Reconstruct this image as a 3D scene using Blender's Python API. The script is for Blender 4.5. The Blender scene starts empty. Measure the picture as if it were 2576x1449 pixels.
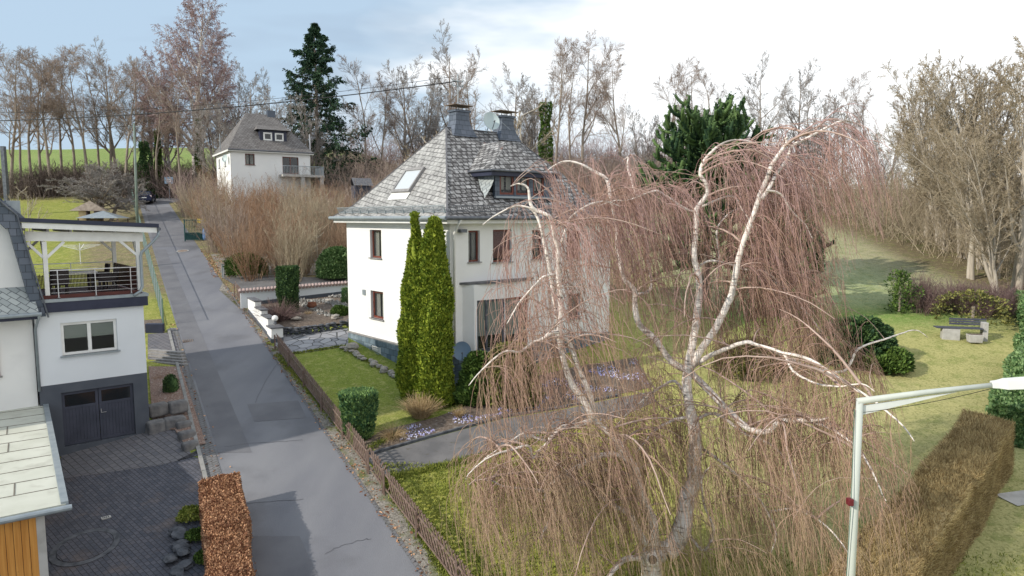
import bpy, bmesh, math, random
import numpy as np
from mathutils import Vector, Matrix
from math import sin, cos, tan, radians, pi, sqrt, atan2
random.seed(7); rng = np.random.default_rng(7)
sc = bpy.context.scene
COL = sc.collection
# ---------------------------------------------------------------- camera, sky, sun
PITCH = 5.8; FPX = 1740.0; CAM = np.array([0.0, 0.0, 10.0])
cd = bpy.data.cameras.new('camera'); cam = bpy.data.objects.new('camera', cd); COL.objects.link(cam)
cam.location = CAM; cam.rotation_euler = (radians(90 - PITCH), 0, 0)
cd.sensor_width = 36.0; cd.lens = 36.0 * FPX / 2576; cd.clip_end = 3000; cd.clip_start = 0.1
sc.camera = cam
SUN = Vector((-0.80, -0.40, 0)).normalized(); ELEV = radians(29)
SUN = Vector((SUN.x * cos(ELEV), SUN.y * cos(ELEV), sin(ELEV)))
sl = bpy.data.lights.new('sun', 'SUN'); sl.energy = 4.2; sl.angle = radians(0.6); sl.color = (1.0, 0.93, 0.82)
so = bpy.data.objects.new('sun', sl); COL.objects.link(so)
so.rotation_euler = SUN.to_track_quat('Z', 'Y').to_euler()
w = bpy.data.worlds.new('World'); sc.world = w; w.use_nodes = True
nt = w.node_tree; nt.nodes.clear()
def N(t, **k):
    n = nt.nodes.new(t)
    for a, b in k.items(): setattr(n, a, b)
    return n
L = lambda a, b: nt.links.new(a, b)
sky = N('ShaderNodeTexSky', sky_type='NISHITA', sun_disc=False)
sky.sun_elevation = ELEV; sky.sun_rotation = atan2(SUN.x, SUN.y) ; sky.air_density = 1.2; sky.dust_density = 2.0
tc = N('ShaderNodeTexCoord'); mp = N('ShaderNodeMapping'); mp.inputs['Scale'].default_value = (1.0, 1.0, 3.4)
L(tc.outputs['Generated'], mp.inputs['Vector'])
n1 = N('ShaderNodeTexNoise'); n1.inputs['Scale'].default_value = 2.1; n1.inputs['Detail'].default_value = 5; n1.inputs['Roughness'].default_value = .5
L(mp.outputs['Vector'], n1.inputs['Vector'])
n2 = N('ShaderNodeTexNoise'); n2.inputs['Scale'].default_value = 3.3; n2.inputs['Detail'].default_value = 3
mp2 = N('ShaderNodeMapping'); mp2.inputs['Scale'].default_value = (1, 1, 4); mp2.inputs['Location'].default_value = (3.1, 1.7, .4)
L(tc.outputs['Generated'], mp2.inputs['Vector']); L(mp2.outputs['Vector'], n2.inputs['Vector'])
sx = N('ShaderNodeSeparateXYZ'); L(tc.outputs['Generated'], sx.inputs[0])
def M(op, a, b=None, c=None):
    n = N('ShaderNodeMath', operation=op)
    for i, q in enumerate((a, b, c)):
        if q is None: continue
        if isinstance(q, (int, float)): n.inputs[i].default_value = q
        else: L(q, n.inputs[i])
    return n.outputs[0]
# thin bright cloud thickening towards the right of the view
bx = M('MULTIPLY_ADD', sx.outputs['X'], 1.7, 0.12)
f1 = M('MULTIPLY_ADD', n1.outputs['Fac'], 3.0, -1.28)
cr = M('ADD', bx, f1)
crc = N('ShaderNodeClamp'); L(cr, crc.inputs[0])
ramp = N('ShaderNodeValToRGB')
e = ramp.color_ramp.elements
e[0].position = 0.0; e[0].color = (4.2, 5.5, 6.9, 1)
e[1].position = 0.62; e[1].color = (10.0, 10.1, 10.2, 1)
q = e.new(0.25); q.color = (5.2, 6.3, 7.4, 1)
L(crc.outputs[0], ramp.inputs[0])
# grey cloud bellies
gr = N('ShaderNodeMapRange'); gr.inputs[1].default_value = .52; gr.inputs[2].default_value = .68; gr.inputs[3].default_value = 0; gr.inputs[4].default_value = .55
L(n2.outputs['Fac'], gr.inputs[0])
gf = M('MULTIPLY', gr.outputs[0], M('SUBTRACT', 1.0, crc.outputs[0]))
mixg = N('ShaderNodeMix', data_type='RGBA'); L(gf, mixg.inputs['Factor']); L(ramp.outputs[0], mixg.inputs['A']); mixg.inputs['B'].default_value = (3.0, 3.7, 4.8, 1)
mixs = N('ShaderNodeMix', data_type='RGBA'); mixs.inputs['Factor'].default_value = .86
L(sky.outputs[0], mixs.inputs['A']); L(mixg.outputs['Result'], mixs.inputs['B'])
bg = N('ShaderNodeBackground'); bg.inputs['Strength'].default_value = 0.13
L(mixs.outputs['Result'], bg.inputs['Color']); wo = N('ShaderNodeOutputWorld'); L(bg.outputs[0], wo.inputs[0])
sc.view_settings.view_transform = 'Standard'; sc.view_settings.look = 'None'; sc.view_settings.exposure = 0.0; sc.view_settings.gamma = 1.0
sc.cycles.use_denoising = True; sc.cycles.max_bounces = 6; sc.cycles.transparent_max_bounces = 12
sc.cycles.caustics_reflective = False; sc.cycles.caustics_refractive = False
# ---------------------------------------------------------------- geometry of the place
A0, B0 = -2.78, 0.167
def sm(a, b, x):
    t = np.clip((np.asarray(x, float) - a) / (b - a), 0, 1); return t * t * (3 - 2 * t)
def H(x, y):
    x = np.asarray(x, float); y = np.asarray(y, float)
    yc = 112 + (200 - 112) * (1 - sm(-48, -22, x))
    s = np.where(y < yc - 20, y, yc - 20 + 20 * (1 - np.exp(-np.maximum(y - yc + 20, 0) / 20.0)))
    return A0 + B0 * s
def h(x, y): return float(H(x, y))
th = radians(PITCH)
_F = np.array([0, cos(th), -sin(th)]); _U = np.array([0, sin(th), cos(th)]); _R = np.array([1.0, 0, 0])
def ray(px, py): return _F + (px - 1288) / FPX * _R + (724.5 - py) / FPX * _U
def G(px, py):                       # a point on the sloping ground
    d = ray(px, py); t = (A0 + B0 * CAM[1] - CAM[2]) / (d[2] - B0 * d[1]); return CAM + t * d
def P(px, py, Y):                    # a point at distance Y
    d = ray(px, py); return CAM + d * (Y / d[1])
def onpl(px, py, p, n):
    d = ray(px, py); p = np.array(p, float); n = np.array(n, float); return CAM + d * (np.dot(p - CAM, n) / np.dot(d, n))
AX = radians(41); u = np.array([cos(AX), sin(AX), 0.0]); v = np.array([-sin(AX), cos(AX), 0.0])
# ---------------------------------------------------------------- materials
def newmat(name):
    m = bpy.data.materials.new(name); m.use_nodes = True
    n = m.node_tree.nodes; l = m.node_tree.links; b = n['Principled BSDF']; return m, n, l, b
def c4(c): return (c[0], c[1], c[2], 1)
def pm(name, c1, c2=None, scale=4.0, rough=.7, bump=0.0, metal=0.0, detail=4, bscale=None, stretch=(1, 1, 1), spec=.3, lo=.35, hi=.65, third=None):
    m, n, l, b = newmat(name)
    b.inputs['Roughness'].default_value = rough; b.inputs['Metallic'].default_value = metal
    b.inputs['Specular IOR Level'].default_value = spec
    if c2 is None: c2 = tuple(x * .8 for x in c1)
    tcn = n.new('ShaderNodeTexCoord'); mpn = n.new('ShaderNodeMapping'); mpn.inputs['Scale'].default_value = stretch
    l.new(tcn.outputs['Object'], mpn.inputs['Vector'])
    t = n.new('ShaderNodeTexNoise'); t.inputs['Scale'].default_value = scale; t.inputs['Detail'].default_value = detail
    l.new(mpn.outputs['Vector'], t.inputs['Vector'])
    r = n.new('ShaderNodeValToRGB'); r.color_ramp.elements[0].position = lo; r.color_ramp.elements[1].position = hi
    r.color_ramp.elements[0].color = c4(c1); r.color_ramp.elements[1].color = c4(c2)
    l.new(t.outputs['Fac'], r.inputs[0]); out = r.outputs[0]
    if third:
        t3 = n.new('ShaderNodeTexNoise'); t3.inputs['Scale'].default_value = third[1]; t3.inputs['Detail'].default_value = 5
        l.new(tcn.outputs['Object'], t3.inputs['Vector'])
        mr = n.new('ShaderNodeMapRange'); mr.inputs[1].default_value = third[2]; mr.inputs[2].default_value = third[3]; l.new(t3.outputs['Fac'], mr.inputs[0])
        mx = n.new('ShaderNodeMix'); mx.data_type = 'RGBA'; l.new(mr.outputs[0], mx.inputs['Factor']); l.new(out, mx.inputs['A']); mx.inputs['B'].default_value = c4(third[0]); out = mx.outputs['Result']
    l.new(out, b.inputs['Base Color'])
    if bump:
        t2 = n.new('ShaderNodeTexNoise'); t2.inputs['Scale'].default_value = bscale or scale * 4; t2.inputs['Detail'].default_value = 3
        l.new(mpn.outputs['Vector'], t2.inputs['Vector'])
        bp = n.new('ShaderNodeBump'); bp.inputs['Strength'].default_value = min(1, bump); bp.inputs['Distance'].default_value = .02 if bump <= 1 else .02 * bump
        l.new(t2.outputs['Fac'], bp.inputs['Height']); l.new(bp.outputs[0], b.inputs['Normal'])
    return m
def leafm(name, c1, c2, rough=.7, scale=.8, var=.5, transl=.0):
    """foliage or twigs: clumpy noise through the crown plus a random shade per leaf"""
    m, n, l, b = newmat(name); b.inputs['Roughness'].default_value = rough; b.inputs['Specular IOR Level'].default_value = .2
    g = n.new('ShaderNodeNewGeometry'); tcn = n.new('ShaderNodeTexCoord')
    t = n.new('ShaderNodeTexNoise'); t.inputs['Scale'].default_value = scale; t.inputs['Detail'].default_value = 3
    l.new(tcn.outputs['Object'], t.inputs['Vector'])
    a = n.new('ShaderNodeMath'); a.operation = 'MULTIPLY_ADD'; l.new(g.outputs['Random Per Island'], a.inputs[0]); a.inputs[1].default_value = var; a.inputs[2].default_value = -var / 2
    s = n.new('ShaderNodeMath'); s.operation = 'ADD'; l.new(t.outputs['Fac'], s.inputs[0]); l.new(a.outputs[0], s.inputs[1])
    r = n.new('ShaderNodeValToRGB'); r.color_ramp.elements[0].position = .3; r.color_ramp.elements[1].position = .7
    r.color_ramp.elements[0].color = c4(c1); r.color_ramp.elements[1].color = c4(c2)
    l.new(s.outputs[0], r.inputs[0]); l.new(r.outputs[0], b.inputs['Base Color'])
    return m
def brickm(name, c1, c2, mortar, bw, bh, ms=.01, rough=.8, uv=True, offset=.5, bump=.6, noise=.02, stain=None, swap=False, mscale=1.0):
    m, n, l, b = newmat(name); b.inputs['Roughness'].default_value = rough; b.inputs['Specular IOR Level'].default_value = .3
    tcn = n.new('ShaderNodeTexCoord'); src = tcn.outputs['UV' if uv else 'Object']
    t = n.new('ShaderNodeTexNoise'); t.inputs['Scale'].default_value = 3.0; t.inputs['Detail'].default_value = 4; l.new(src, t.inputs['Vector'])
    ad = n.new('ShaderNodeVectorMath'); ad.operation = 'MULTIPLY_ADD'; l.new(t.outputs['Color'], ad.inputs[0]); ad.inputs[1].default_value = (noise * 2,) * 3; l.new(src, ad.inputs[2])
    mpn = n.new('ShaderNodeMapping'); l.new(ad.outputs[0], mpn.inputs['Vector'])
    if swap: mpn.inputs['Rotation'].default_value = (0, 0, swap)
    br = n.new('ShaderNodeTexBrick'); br.offset = offset; l.new(mpn.outputs[0], br.inputs['Vector'])
    br.inputs['Scale'].default_value = 1.0; br.inputs['Brick Width'].default_value = bw; br.inputs['Row Height'].default_value = bh
    br.inputs['Mortar Size'].default_value = ms; br.inputs['Mortar Smooth'].default_value = .3; br.inputs['Bias'].default_value = 0
    br.inputs['Color1'].default_value = c4(c1); br.inputs['Color2'].default_value = c4(c2); br.inputs['Mortar'].default_value = c4(mortar)
    out = br.outputs['Color']
    for st in (stain or []):          # (colour, scale, from, to, amount)
        t3 = n.new('ShaderNodeTexNoise'); t3.inputs['Scale'].default_value = st[1]; t3.inputs['Detail'].default_value = 6; t3.inputs['Roughness'].default_value = .65; l.new(src, t3.inputs['Vector'])
        mr = n.new('ShaderNodeMapRange'); mr.inputs[1].default_value = st[2]; mr.inputs[2].default_value = st[3]; mr.inputs[4].default_value = st[4]; l.new(t3.outputs['Fac'], mr.inputs[0])
        mx = n.new('ShaderNodeMix'); mx.data_type = 'RGBA'; l.new(mr.outputs[0], mx.inputs['Factor']); l.new(out, mx.inputs['A']); mx.inputs['B'].default_value = c4(st[0]); out = mx.outputs['Result']
    l.new(out, b.inputs['Base Color'])
    if bump:
        sb = n.new('ShaderNodeMath'); sb.operation = 'MULTIPLY_ADD'; l.new(br.outputs['Fac'], sb.inputs[0]); sb.inputs[1].default_value = -1; l.new(t.outputs['Fac'], sb.inputs[2])
        bp = n.new('ShaderNodeBump'); bp.inputs['Strength'].default_value = bump; bp.inputs['Distance'].default_value = .03; l.new(sb.outputs[0], bp.inputs['Height']); l.new(bp.outputs[0], b.inputs['Normal'])
    return m
def glassm(name, tint=(.02, .025, .03), alpha=.35):
    m, n, l, b = newmat(name)
    b.inputs['Base Color'].default_value = c4(tint); b.inputs['Roughness'].default_value = .06; b.inputs['Specular IOR Level'].default_value = .8
    b.inputs['Alpha'].default_value = alpha; return m
MT = {}
MT['render'] = pm('white_render', (.80, .80, .78), (.74, .74, .73), scale=.6, rough=.85, bump=.25, bscale=60, third=((.68, .68, .67), .9, .58, .85))
MT['render_shaded'] = pm('shaded_white_render', (.72, .75, .78), (.68, .71, .74), scale=.6, rough=.85, bump=.25, bscale=60)  # shaded copy of the white render, bluish shade put into its colour
MT['whitepaint'] = pm('white_paint', (.8, .8, .78), (.72, .72, .70), scale=3, rough=.5)
MT['darkwall'] = pm('dark_grey_render', (.075, .085, .105), (.095, .105, .125), scale=1.5, rough=.8, bump=.2)
MT['navy'] = pm('dark_blue_metal', (.025, .03, .055), (.035, .04, .07), scale=2, rough=.45)
MT['zinc'] = pm('weathered_zinc', (.34, .38, .40), (.27, .31, .34), scale=4, rough=.45, metal=.3)
MT['gutter'] = pm('dark_gutter_metal', (.10, .11, .13), (.16, .17, .19), scale=4, rough=.4, metal=.4)
MT['steel'] = pm('stainless_steel', (.55, .56, .58), (.45, .46, .48), scale=6, rough=.3, metal=.8)
MT['glass'] = glassm('window_glass', (.03, .035, .04), .22); MT['glass_dark'] = glassm('dark_glass', (.02, .025, .03), .75)
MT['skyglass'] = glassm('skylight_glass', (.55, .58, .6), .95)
MT['curtain'] = pm('curtain_cloth', (.62, .62, .55), (.45, .46, .42), scale=2, rough=.9, stretch=(8, 8, .3))
MT['blind'] = pm('green_grey_blind', (.42, .48, .42), (.36, .42, .37), scale=1, rough=.8)
MT['frame'] = pm('mahogany_frame', (.20, .055, .035), (.13, .04, .03), scale=5, rough=.4)
MT['shutter'] = pm('red_brown_shutter', (.22, .075, .055), (.17, .06, .045), scale=3, rough=.6, stretch=(1, 1, 20))
MT['sill'] = pm('grey_stone_sill', (.30, .29, .28), (.22, .21, .21), scale=8, rough=.7)
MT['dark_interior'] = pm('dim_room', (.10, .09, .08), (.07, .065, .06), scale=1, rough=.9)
MT['slate_lit'] = brickm('sunlit_roof_slate', (.27, .265, .255), (.43, .42, .405), (.09, .085, .08), .36, .26, ms=.020, rough=.62, noise=.045, bump=1.0, swap=.18,
    stain=[((.46, .46, .44), 1.5, .46, .62, .5), ((.07, .065, .065), 2.6, .52, .66, .55), ((.16, .07, .045), .9, .66, .72, .7)])  # sunlit copy of the house slate, sunlight put into its colours
MT['slate_shaded'] = brickm('mossy_shaded_slate', (.225, .22, .215), (.46, .455, .45), (.028, .025, .025), .34, .27, ms=.036, rough=.6, noise=.05, bump=1.0, swap=-.12,
    stain=[((.05, .045, .045), 3.2, .47, .58, .8), ((.55, .55, .54), 2.3, .55, .66, .5), ((.17, .06, .035), .7, .62, .68, .85)])  # shaded copy of the house slate: shade in its darker tones, plus moss
MT['slate_wall'] = brickm('blue_slate_cladding', (.08, .10, .13), (.13, .15, .19), (.03, .035, .045), .35, .25, ms=.01, rough=.5, noise=.01, bump=.4)
MT['slate_pale'] = brickm('pale_slate_cheek', (.30, .33, .33), (.42, .45, .44), (.10, .11, .12), .34, .2, ms=.012, rough=.45, noise=.03, bump=.6, swap=.8)
MT['plinth'] = brickm('blue_stone_plinth', (.085, .13, .17), (.22, .28, .32), (.05, .06, .07), .42, .30, ms=.012, rough=.6, noise=.03, bump=.6, stain=[((.10, .13, .15), 2.2, .5, .62, .7)])
MT['asphalt'] = pm('asphalt', (.155, .158, .178), (.205, .207, .222), scale=.45, rough=.85, bump=.5, bscale=70, detail=8, stretch=(1, .35, 1), third=((.11, .11, .12), .35, .52, .75))
MT['asphalt_dark'] = pm('darker_asphalt_patch', (.135, .135, .148), (.17, .17, .182), scale=.8, rough=.9, bump=.6, bscale=80, detail=8)
MT['asphalt_light'] = pm('lighter_asphalt_strip', (.25, .255, .27), (.22, .225, .24), scale=1.2, rough=.85, bump=.5, bscale=70, detail=8)
MT['path'] = pm('old_asphalt_path', (.12, .117, .12), (.175, .168, .168), scale=1.2, rough=.9, bump=.6, bscale=50, detail=8, third=((.10, .09, .07), 5, .6, .75))
MT['paver'] = brickm('grey_block_paving', (.075, .08, .10), (.11, .11, .13), (.04, .04, .045), .20, .13, ms=.009, rough=.85, uv=False, noise=.01, bump=.7, swap=.7, stain=[((.20, .15, .125), .5, .54, .68, .55), ((.055, .055, .065), 1.3, .52, .7, .6)])
MT['paver_big'] = brickm('large_block_paving', (.12, .12, .135), (.16, .155, .165), (.06, .055, .055), .30, .22, ms=.012, rough=.85, uv=False, noise=.01, bump=.7, swap=.7, stain=[((.12, .11, .12), 1.1, .5, .7, .6)])
MT['kerb'] = brickm('kerb_setts', (.15, .15, .155), (.18, .175, .18), (.10, .095, .09), .2, .16, ms=.012, rough=.9, uv=False, noise=.02, bump=.8, swap=radians(120), stain=[((.10, .11, .06), 2, .55, .7, .5)])
MT['kerbstone'] = pm('kerb_stone', (.30, .29, .28), (.22, .22, .21), scale=3, rough=.9, bump=.4)
MT['gravel'] = pm('gravel_verge', (.16, .145, .12), (.34, .31, .27), scale=14, rough=.95, bump=1.5, bscale=30, third=((.13, .14, .05), 1.5, .52, .66))
MT['flag'] = None
MT['soil'] = pm('garden_soil', (.10, .075, .06), (.19, .15, .12), scale=9, rough=.95, bump=2, bscale=20, third=((.26, .23, .20), 6, .6, .68))
MT['barkmulch'] = pm('pebble_mulch', (.19, .12, .09), (.34, .24, .20), scale=18, rough=.95, bump=2, bscale=35, third=((.40, .36, .33), 9, .58, .66))
MT['stone'] = pm('field_stone', (.42, .38, .33), (.27, .25, .23), scale=4, rough=.85, bump=1, bscale=10)
MT['darkstone'] = pm('dark_quarry_stone', (.06, .065, .075), (.13, .135, .15), scale=4, rough=.85, bump=1, bscale=10)
MT['boulder'] = pm('grey_boulder', (.10, .10, .105), (.22, .21, .205), scale=2.5, rough=.85, bump=1, bscale=9)
MT['lattice'] = pm('weathered_lattice_wood', (.15, .10, .078), (.24, .175, .145), scale=5, rough=.85, bump=.5, third=((.13, .14, .05), 2, .58, .7))
MT['greenpost'] = pm('green_fence_metal', (.09, .17, .13), (.14, .22, .17), scale=3, rough=.5)
MT['gate'] = pm('dark_teal_metal', (.015, .06, .06), (.03, .09, .085), scale=3, rough=.5)
MT['pole'] = pm('pale_green_pole', (.54, .57, .52), (.46, .49, .45), scale=2, rough=.55, stretch=(1, 1, .2))
MT['lamp'] = pm('lamp_housing', (.72, .74, .72), (.66, .68, .66), scale=2, rough=.4)
MT['terracotta'] = pm('terracotta', (.30, .12, .07), (.22, .09, .055), scale=6, rough=.8)
MT['tile'] = pm('pink_clay_tile', (.42, .31, .28), (.32, .25, .24), scale=5, rough=.8, bump=.5)
MT['bitumen'] = pm('pale_roofing_felt', (.50, .51, .44), (.57, .58, .51), scale=.9, rough=.9, bump=.5, bscale=60, third=((.44, .44, .38), 2.3, .55, .75))
MT['seam'] = pm('felt_seam', (.20, .18, .15), (.13, .12, .10), scale=5, rough=.9)
MT['timber'] = pm('orange_larch', (.62, .30, .075), (.48, .21, .045), scale=1.6, rough=.6, stretch=(9, 9, .5), bump=.3, third=((.22, .09, .03), 7, .70, .74))
MT['deck'] = pm('red_brown_deck', (.11, .035, .028), (.075, .025, .022), scale=2, rough=.6, stretch=(1, 12, 1))
MT['garagedoor'] = pm('dark_slate_door', (.045, .05, .07), (.06, .065, .09), scale=2, rough=.6)
MT['wicker'] = pm('dark_wicker', (.035, .028, .03), (.06, .05, .05), scale=30, rough=.8, bump=.5)
MT['cloth'] = pm('white_tabletop', (.75, .74, .74), (.66, .65, .66), scale=4, rough=.6)
MT['carpaint'] = pm('dark_blue_paint', (.012, .018, .05), (.016, .022, .06), scale=2, rough=.25, spec=.6)
MT['tyre'] = pm('tyre_rubber', (.02, .02, .02), (.03, .03, .03), scale=5, rough=.8)
MT['chrome'] = pm('bright_metal', (.7, .7, .7), (.6, .6, .6), scale=5, rough=.25, metal=.9)
MT['taillight'] = pm('tail_light_lens', (.75, .55, .55), (.6, .5, .5), scale=5, rough=.3)
MT['plate'] = pm('pale_plate', (.7, .7, .7), (.65, .65, .65), scale=5, rough=.4)
MT['dishm'] = pm('satellite_dish_grey', (.50, .58, .58), (.44, .52, .52), scale=2, rough=.5)
MT['dishblue'] = pm('blue_grey_dish', (.17, .25, .34), (.14, .21, .30), scale=2, rough=.45)
MT['rust'] = pm('rusty_plate', (.17, .12, .09), (.26, .20, .16), scale=5, rough=.7, metal=.2)
MT['concrete'] = pm('pale_concrete', (.46, .45, .43), (.36, .35, .33), scale=3, rough=.9, bump=.5)
MT['benchwood'] = pm('dark_bench_boards', (.05, .055, .075), (.09, .095, .12), scale=3, rough=.7, stretch=(.5, 8, 8))
MT['blue'] = pm('blue_plastic', (.12, .25, .5), (.10, .22, .45), rough=.5); MT['yellow'] = pm('yellow_plastic', (.7, .5, .03), (.6, .42, .03), rough=.5)
MT['wire'] = pm('black_cable', (.012, .012, .014), (.02, .02, .022), rough=.6)
MT['opal'] = pm('opal_globe', (.85, .85, .83), (.8, .8, .79), rough=.25); MT['red'] = pm('dark_red_marker', (.16, .02, .03), (.12, .015, .02), rough=.5)
MT['slate_far'] = brickm('brown_roof_slate', (.14, .13, .125), (.21, .20, .195), (.06, .05, .05), .35, .25, ms=.02, rough=.8, noise=.05, bump=.7, stain=[((.22, .21, .20), 1.0, .5, .66, .5)])
MT['slate_cap'] = pm('slate_cap', (.10, .10, .11), (.16, .16, .17), scale=3, rough=.6)
# crazy paving
m, n, l, b = newmat('crazy_paving'); b.inputs['Roughness'].default_value = .8
tcn = n.new('ShaderNodeTexCoord'); vo = n.new('ShaderNodeTexVoronoi'); vo.feature = 'DISTANCE_TO_EDGE'; vo.inputs['Scale'].default_value = 1.6; l.new(tcn.outputs['Object'], vo.inputs['Vector'])
vc = n.new('ShaderNodeTexVoronoi'); vc.inputs['Scale'].default_value = 1.6; l.new(tcn.outputs['Object'], vc.inputs['Vector'])
hs = n.new('ShaderNodeValToRGB'); hs.color_ramp.elements[0].color = (.20, .20, .22, 1); hs.color_ramp.elements[1].color = (.36, .36, .38, 1); l.new(vc.outputs['Color'], hs.inputs[0])
rr = n.new('ShaderNodeMapRange'); rr.inputs[1].default_value = .015; rr.inputs[2].default_value = .05; l.new(vo.outputs['Distance'], rr.inputs[0])
mx = n.new('ShaderNodeMix'); mx.data_type = 'RGBA'; mx.inputs['A'].default_value = (.07, .07, .07, 1); l.new(rr.outputs[0], mx.inputs['Factor']); l.new(hs.outputs[0], mx.inputs['B']); l.new(mx.outputs['Result'], b.inputs['Base Color'])
bp = n.new('ShaderNodeBump'); bp.inputs['Distance'].default_value = .03; l.new(rr.outputs[0], bp.inputs['Height']); l.new(bp.outputs[0], b.inputs['Normal']); MT['flag'] = m
# birch bark
m, n, l, b = newmat('birch_bark'); b.inputs['Roughness'].default_value = .7
tcn = n.new('ShaderNodeTexCoord'); mpn = n.new('ShaderNodeMapping'); mpn.inputs['Scale'].default_value = (3, 3, 16); l.new(tcn.outputs['Object'], mpn.inputs[0])
t = n.new('ShaderNodeTexNoise'); t.inputs['Scale'].default_value = 1.2; t.inputs['Detail'].default_value = 5; l.new(mpn.outputs[0], t.inputs['Vector'])
r = n.new('ShaderNodeValToRGB'); r.color_ramp.elements[0].position = .32; r.color_ramp.elements[0].color = (.12, .10, .09, 1); r.color_ramp.elements[1].position = .42; r.color_ramp.elements[1].color = (.70, .62, .56, 1)
q = r.color_ramp.elements.new(.62); q.color = (.84, .78, .72, 1); l.new(t.outputs['Fac'], r.inputs[0])
t4 = n.new('ShaderNodeTexNoise'); t4.inputs['Scale'].default_value = 1.7; t4.inputs['Detail'].default_value = 6; l.new(tcn.outputs['Object'], t4.inputs['Vector'])
mr = n.new('ShaderNodeMapRange'); mr.inputs[1].default_value = .58; mr.inputs[2].default_value = .66; mr.inputs[4].default_value = .7; l.new(t4.outputs['Fac'], mr.inputs[0])
mx = n.new('ShaderNodeMix'); mx.data_type = 'RGBA'; l.new(mr.outputs[0], mx.inputs['Factor']); l.new(r.outputs[0], mx.inputs['A']); mx.inputs['B'].default_value = (.24, .22, .19, 1); l.new(mx.outputs['Result'], b.inputs['Base Color'])
bp = n.new('ShaderNodeBump'); bp.inputs['Strength'].default_value = .6; bp.inputs['Distance'].default_value = .03; l.new(t.outputs['Fac'], bp.inputs['Height']); l.new(bp.outputs[0], b.inputs['Normal']); MT['birch'] = m
MT['bough'] = pm('birch_branch_bark', (.50, .38, .32), (.36, .25, .21), scale=2.5, rough=.75)
# hanging birch twigs: purple fresh shoots high up, tan lower down
m, n, l, b = newmat('birch_twigs'); b.inputs['Roughness'].default_value = .6; b.inputs['Specular IOR Level'].default_value = .3
tcn = n.new('ShaderNodeNewGeometry'); sz = n.new('ShaderNodeSeparateXYZ'); l.new(tcn.outputs['Position'], sz.inputs[0])
t = n.new('ShaderNodeTexNoise'); t.inputs['Scale'].default_value = .7; t.inputs['Detail'].default_value = 3; l.new(tcn.outputs['Position'], t.inputs['Vector'])
a1 = n.new('ShaderNodeMath'); a1.operation = 'MULTIPLY_ADD'; l.new(sz.outputs[2], a1.inputs[0]); a1.inputs[1].default_value = .085; a1.inputs[2].default_value = -.28
a2 = n.new('ShaderNodeMath'); a2.operation = 'MULTIPLY_ADD'; l.new(tcn.outputs['Random Per Island'], a2.inputs[0]); a2.inputs[1].default_value = .5; l.new(a1.outputs[0], a2.inputs[2])
a3 = n.new('ShaderNodeMath'); a3.operation = 'ADD'; l.new(a2.outputs[0], a3.inputs[0]); l.new(t.outputs['Fac'], a3.inputs[1])
r = n.new('ShaderNodeValToRGB'); r.color_ramp.elements[0].position = .3; r.color_ramp.elements[0].color = (.42, .31, .195, 1); r.color_ramp.elements[1].position = 1.15 / 1.6; r.color_ramp.elements[1].color = (.39, .24, .19, 1)
q = r.color_ramp.elements.new(1.0); q.color = (.46, .30, .285, 1)
a4 = n.new('ShaderNodeMath'); a4.operation = 'MULTIPLY'; l.new(a3.outputs[0], a4.inputs[0]); a4.inputs[1].default_value = .625; l.new(a4.outputs[0], r.inputs[0]); l.new(r.outputs[0], b.inputs['Base Color']); MT['twig'] = m
MT['bark'] = pm('grey_brown_bark', (.20, .16, .13), (.32, .27, .22), scale=3, rough=.9, bump=.6, stretch=(1, 1, .3))
MT['bark_pale'] = pm('pale_grey_bark', (.34, .30, .25), (.46, .41, .34), scale=3, rough=.9, stretch=(1, 1, .3))
MT['bark_white'] = pm('white_birch_bark', (.62, .57, .52), (.30, .26, .24), scale=2.5, rough=.8, stretch=(1, 1, 3), lo=.5, hi=.62)
MT['tw_brown_hazy'] = leafm('hazy_brown_twigs', (.22, .17, .14), (.42, .335, .28), scale=.25, var=.5)  # lightened so that distance haze is painted into the twig colour
MT['tw_rust'] = leafm('rusty_brown_twigs', (.26, .165, .11), (.42, .30, .21), scale=.4, var=.6)
MT['tw_dark'] = leafm('dark_hedgerow_twigs', (.085, .065, .055), (.18, .14, .125), scale=.3, var=.5)
MT['pole_dark'] = pm('grey_green_pole', (.20, .25, .21), (.15, .19, .16), scale=2, rough=.6)
MT['tw_purple'] = leafm('mauve_twigs', (.26, .175, .165), (.42, .31, .30), scale=.3, var=.5)
MT['tw_pale'] = leafm('pale_tan_twigs', (.27, .22, .15), (.46, .385, .28), scale=.3, var=.5)
MT['tw_grey'] = leafm('grey_twigs', (.25, .23, .215), (.44, .41, .385), scale=.3, var=.5)
MT['tw_orange'] = leafm('russet_stems', (.28, .16, .095), (.40, .27, .18), scale=.6, var=.6)
MT['thuja'] = leafm('yellow_green_scales', (.10, .155, .016), (.31, .365, .042), scale=3.0, var=.7)
MT['yew'] = leafm('yew_needles', (.022, .055, .024), (.09, .155, .05), scale=2.5, var=.7)
MT['laurel'] = leafm('laurel_leaves', (.05, .11, .035), (.20, .30, .12), scale=3, var=.8, rough=.45)
MT['ivy'] = leafm('ivy_leaves', (.035, .07, .015), (.12, .19, .04), scale=2, var=.7)
MT['spruce'] = leafm('spruce_needles', (.012, .035, .025), (.05, .10, .045), scale=.5, var=.6)
MT['arauc'] = leafm('monkey_puzzle_scales', (.02, .05, .022), (.11, .18, .06), scale=1.0, var=.6)
MT['bluegreen'] = leafm('blue_green_sprays', (.05, .12, .055), (.20, .31, .10), scale=3, var=.7)
MT['goldgreen'] = leafm('golden_green_leaves', (.09, .10, .035), (.24, .23, .07), scale=2, var=.8)
MT['beech'] = leafm('dry_beech_leaves', (.20, .09, .05), (.52, .30, .17), scale=2.5, var=.9)
MT['hornbeam'] = leafm('clipped_bare_stems', (.28, .20, .09), (.58, .45, .23), scale=1.2, var=.7)
MT['drygrass'] = leafm('dry_stalks', (.38, .27, .14), (.55, .42, .25), scale=2, var=.6)
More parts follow.
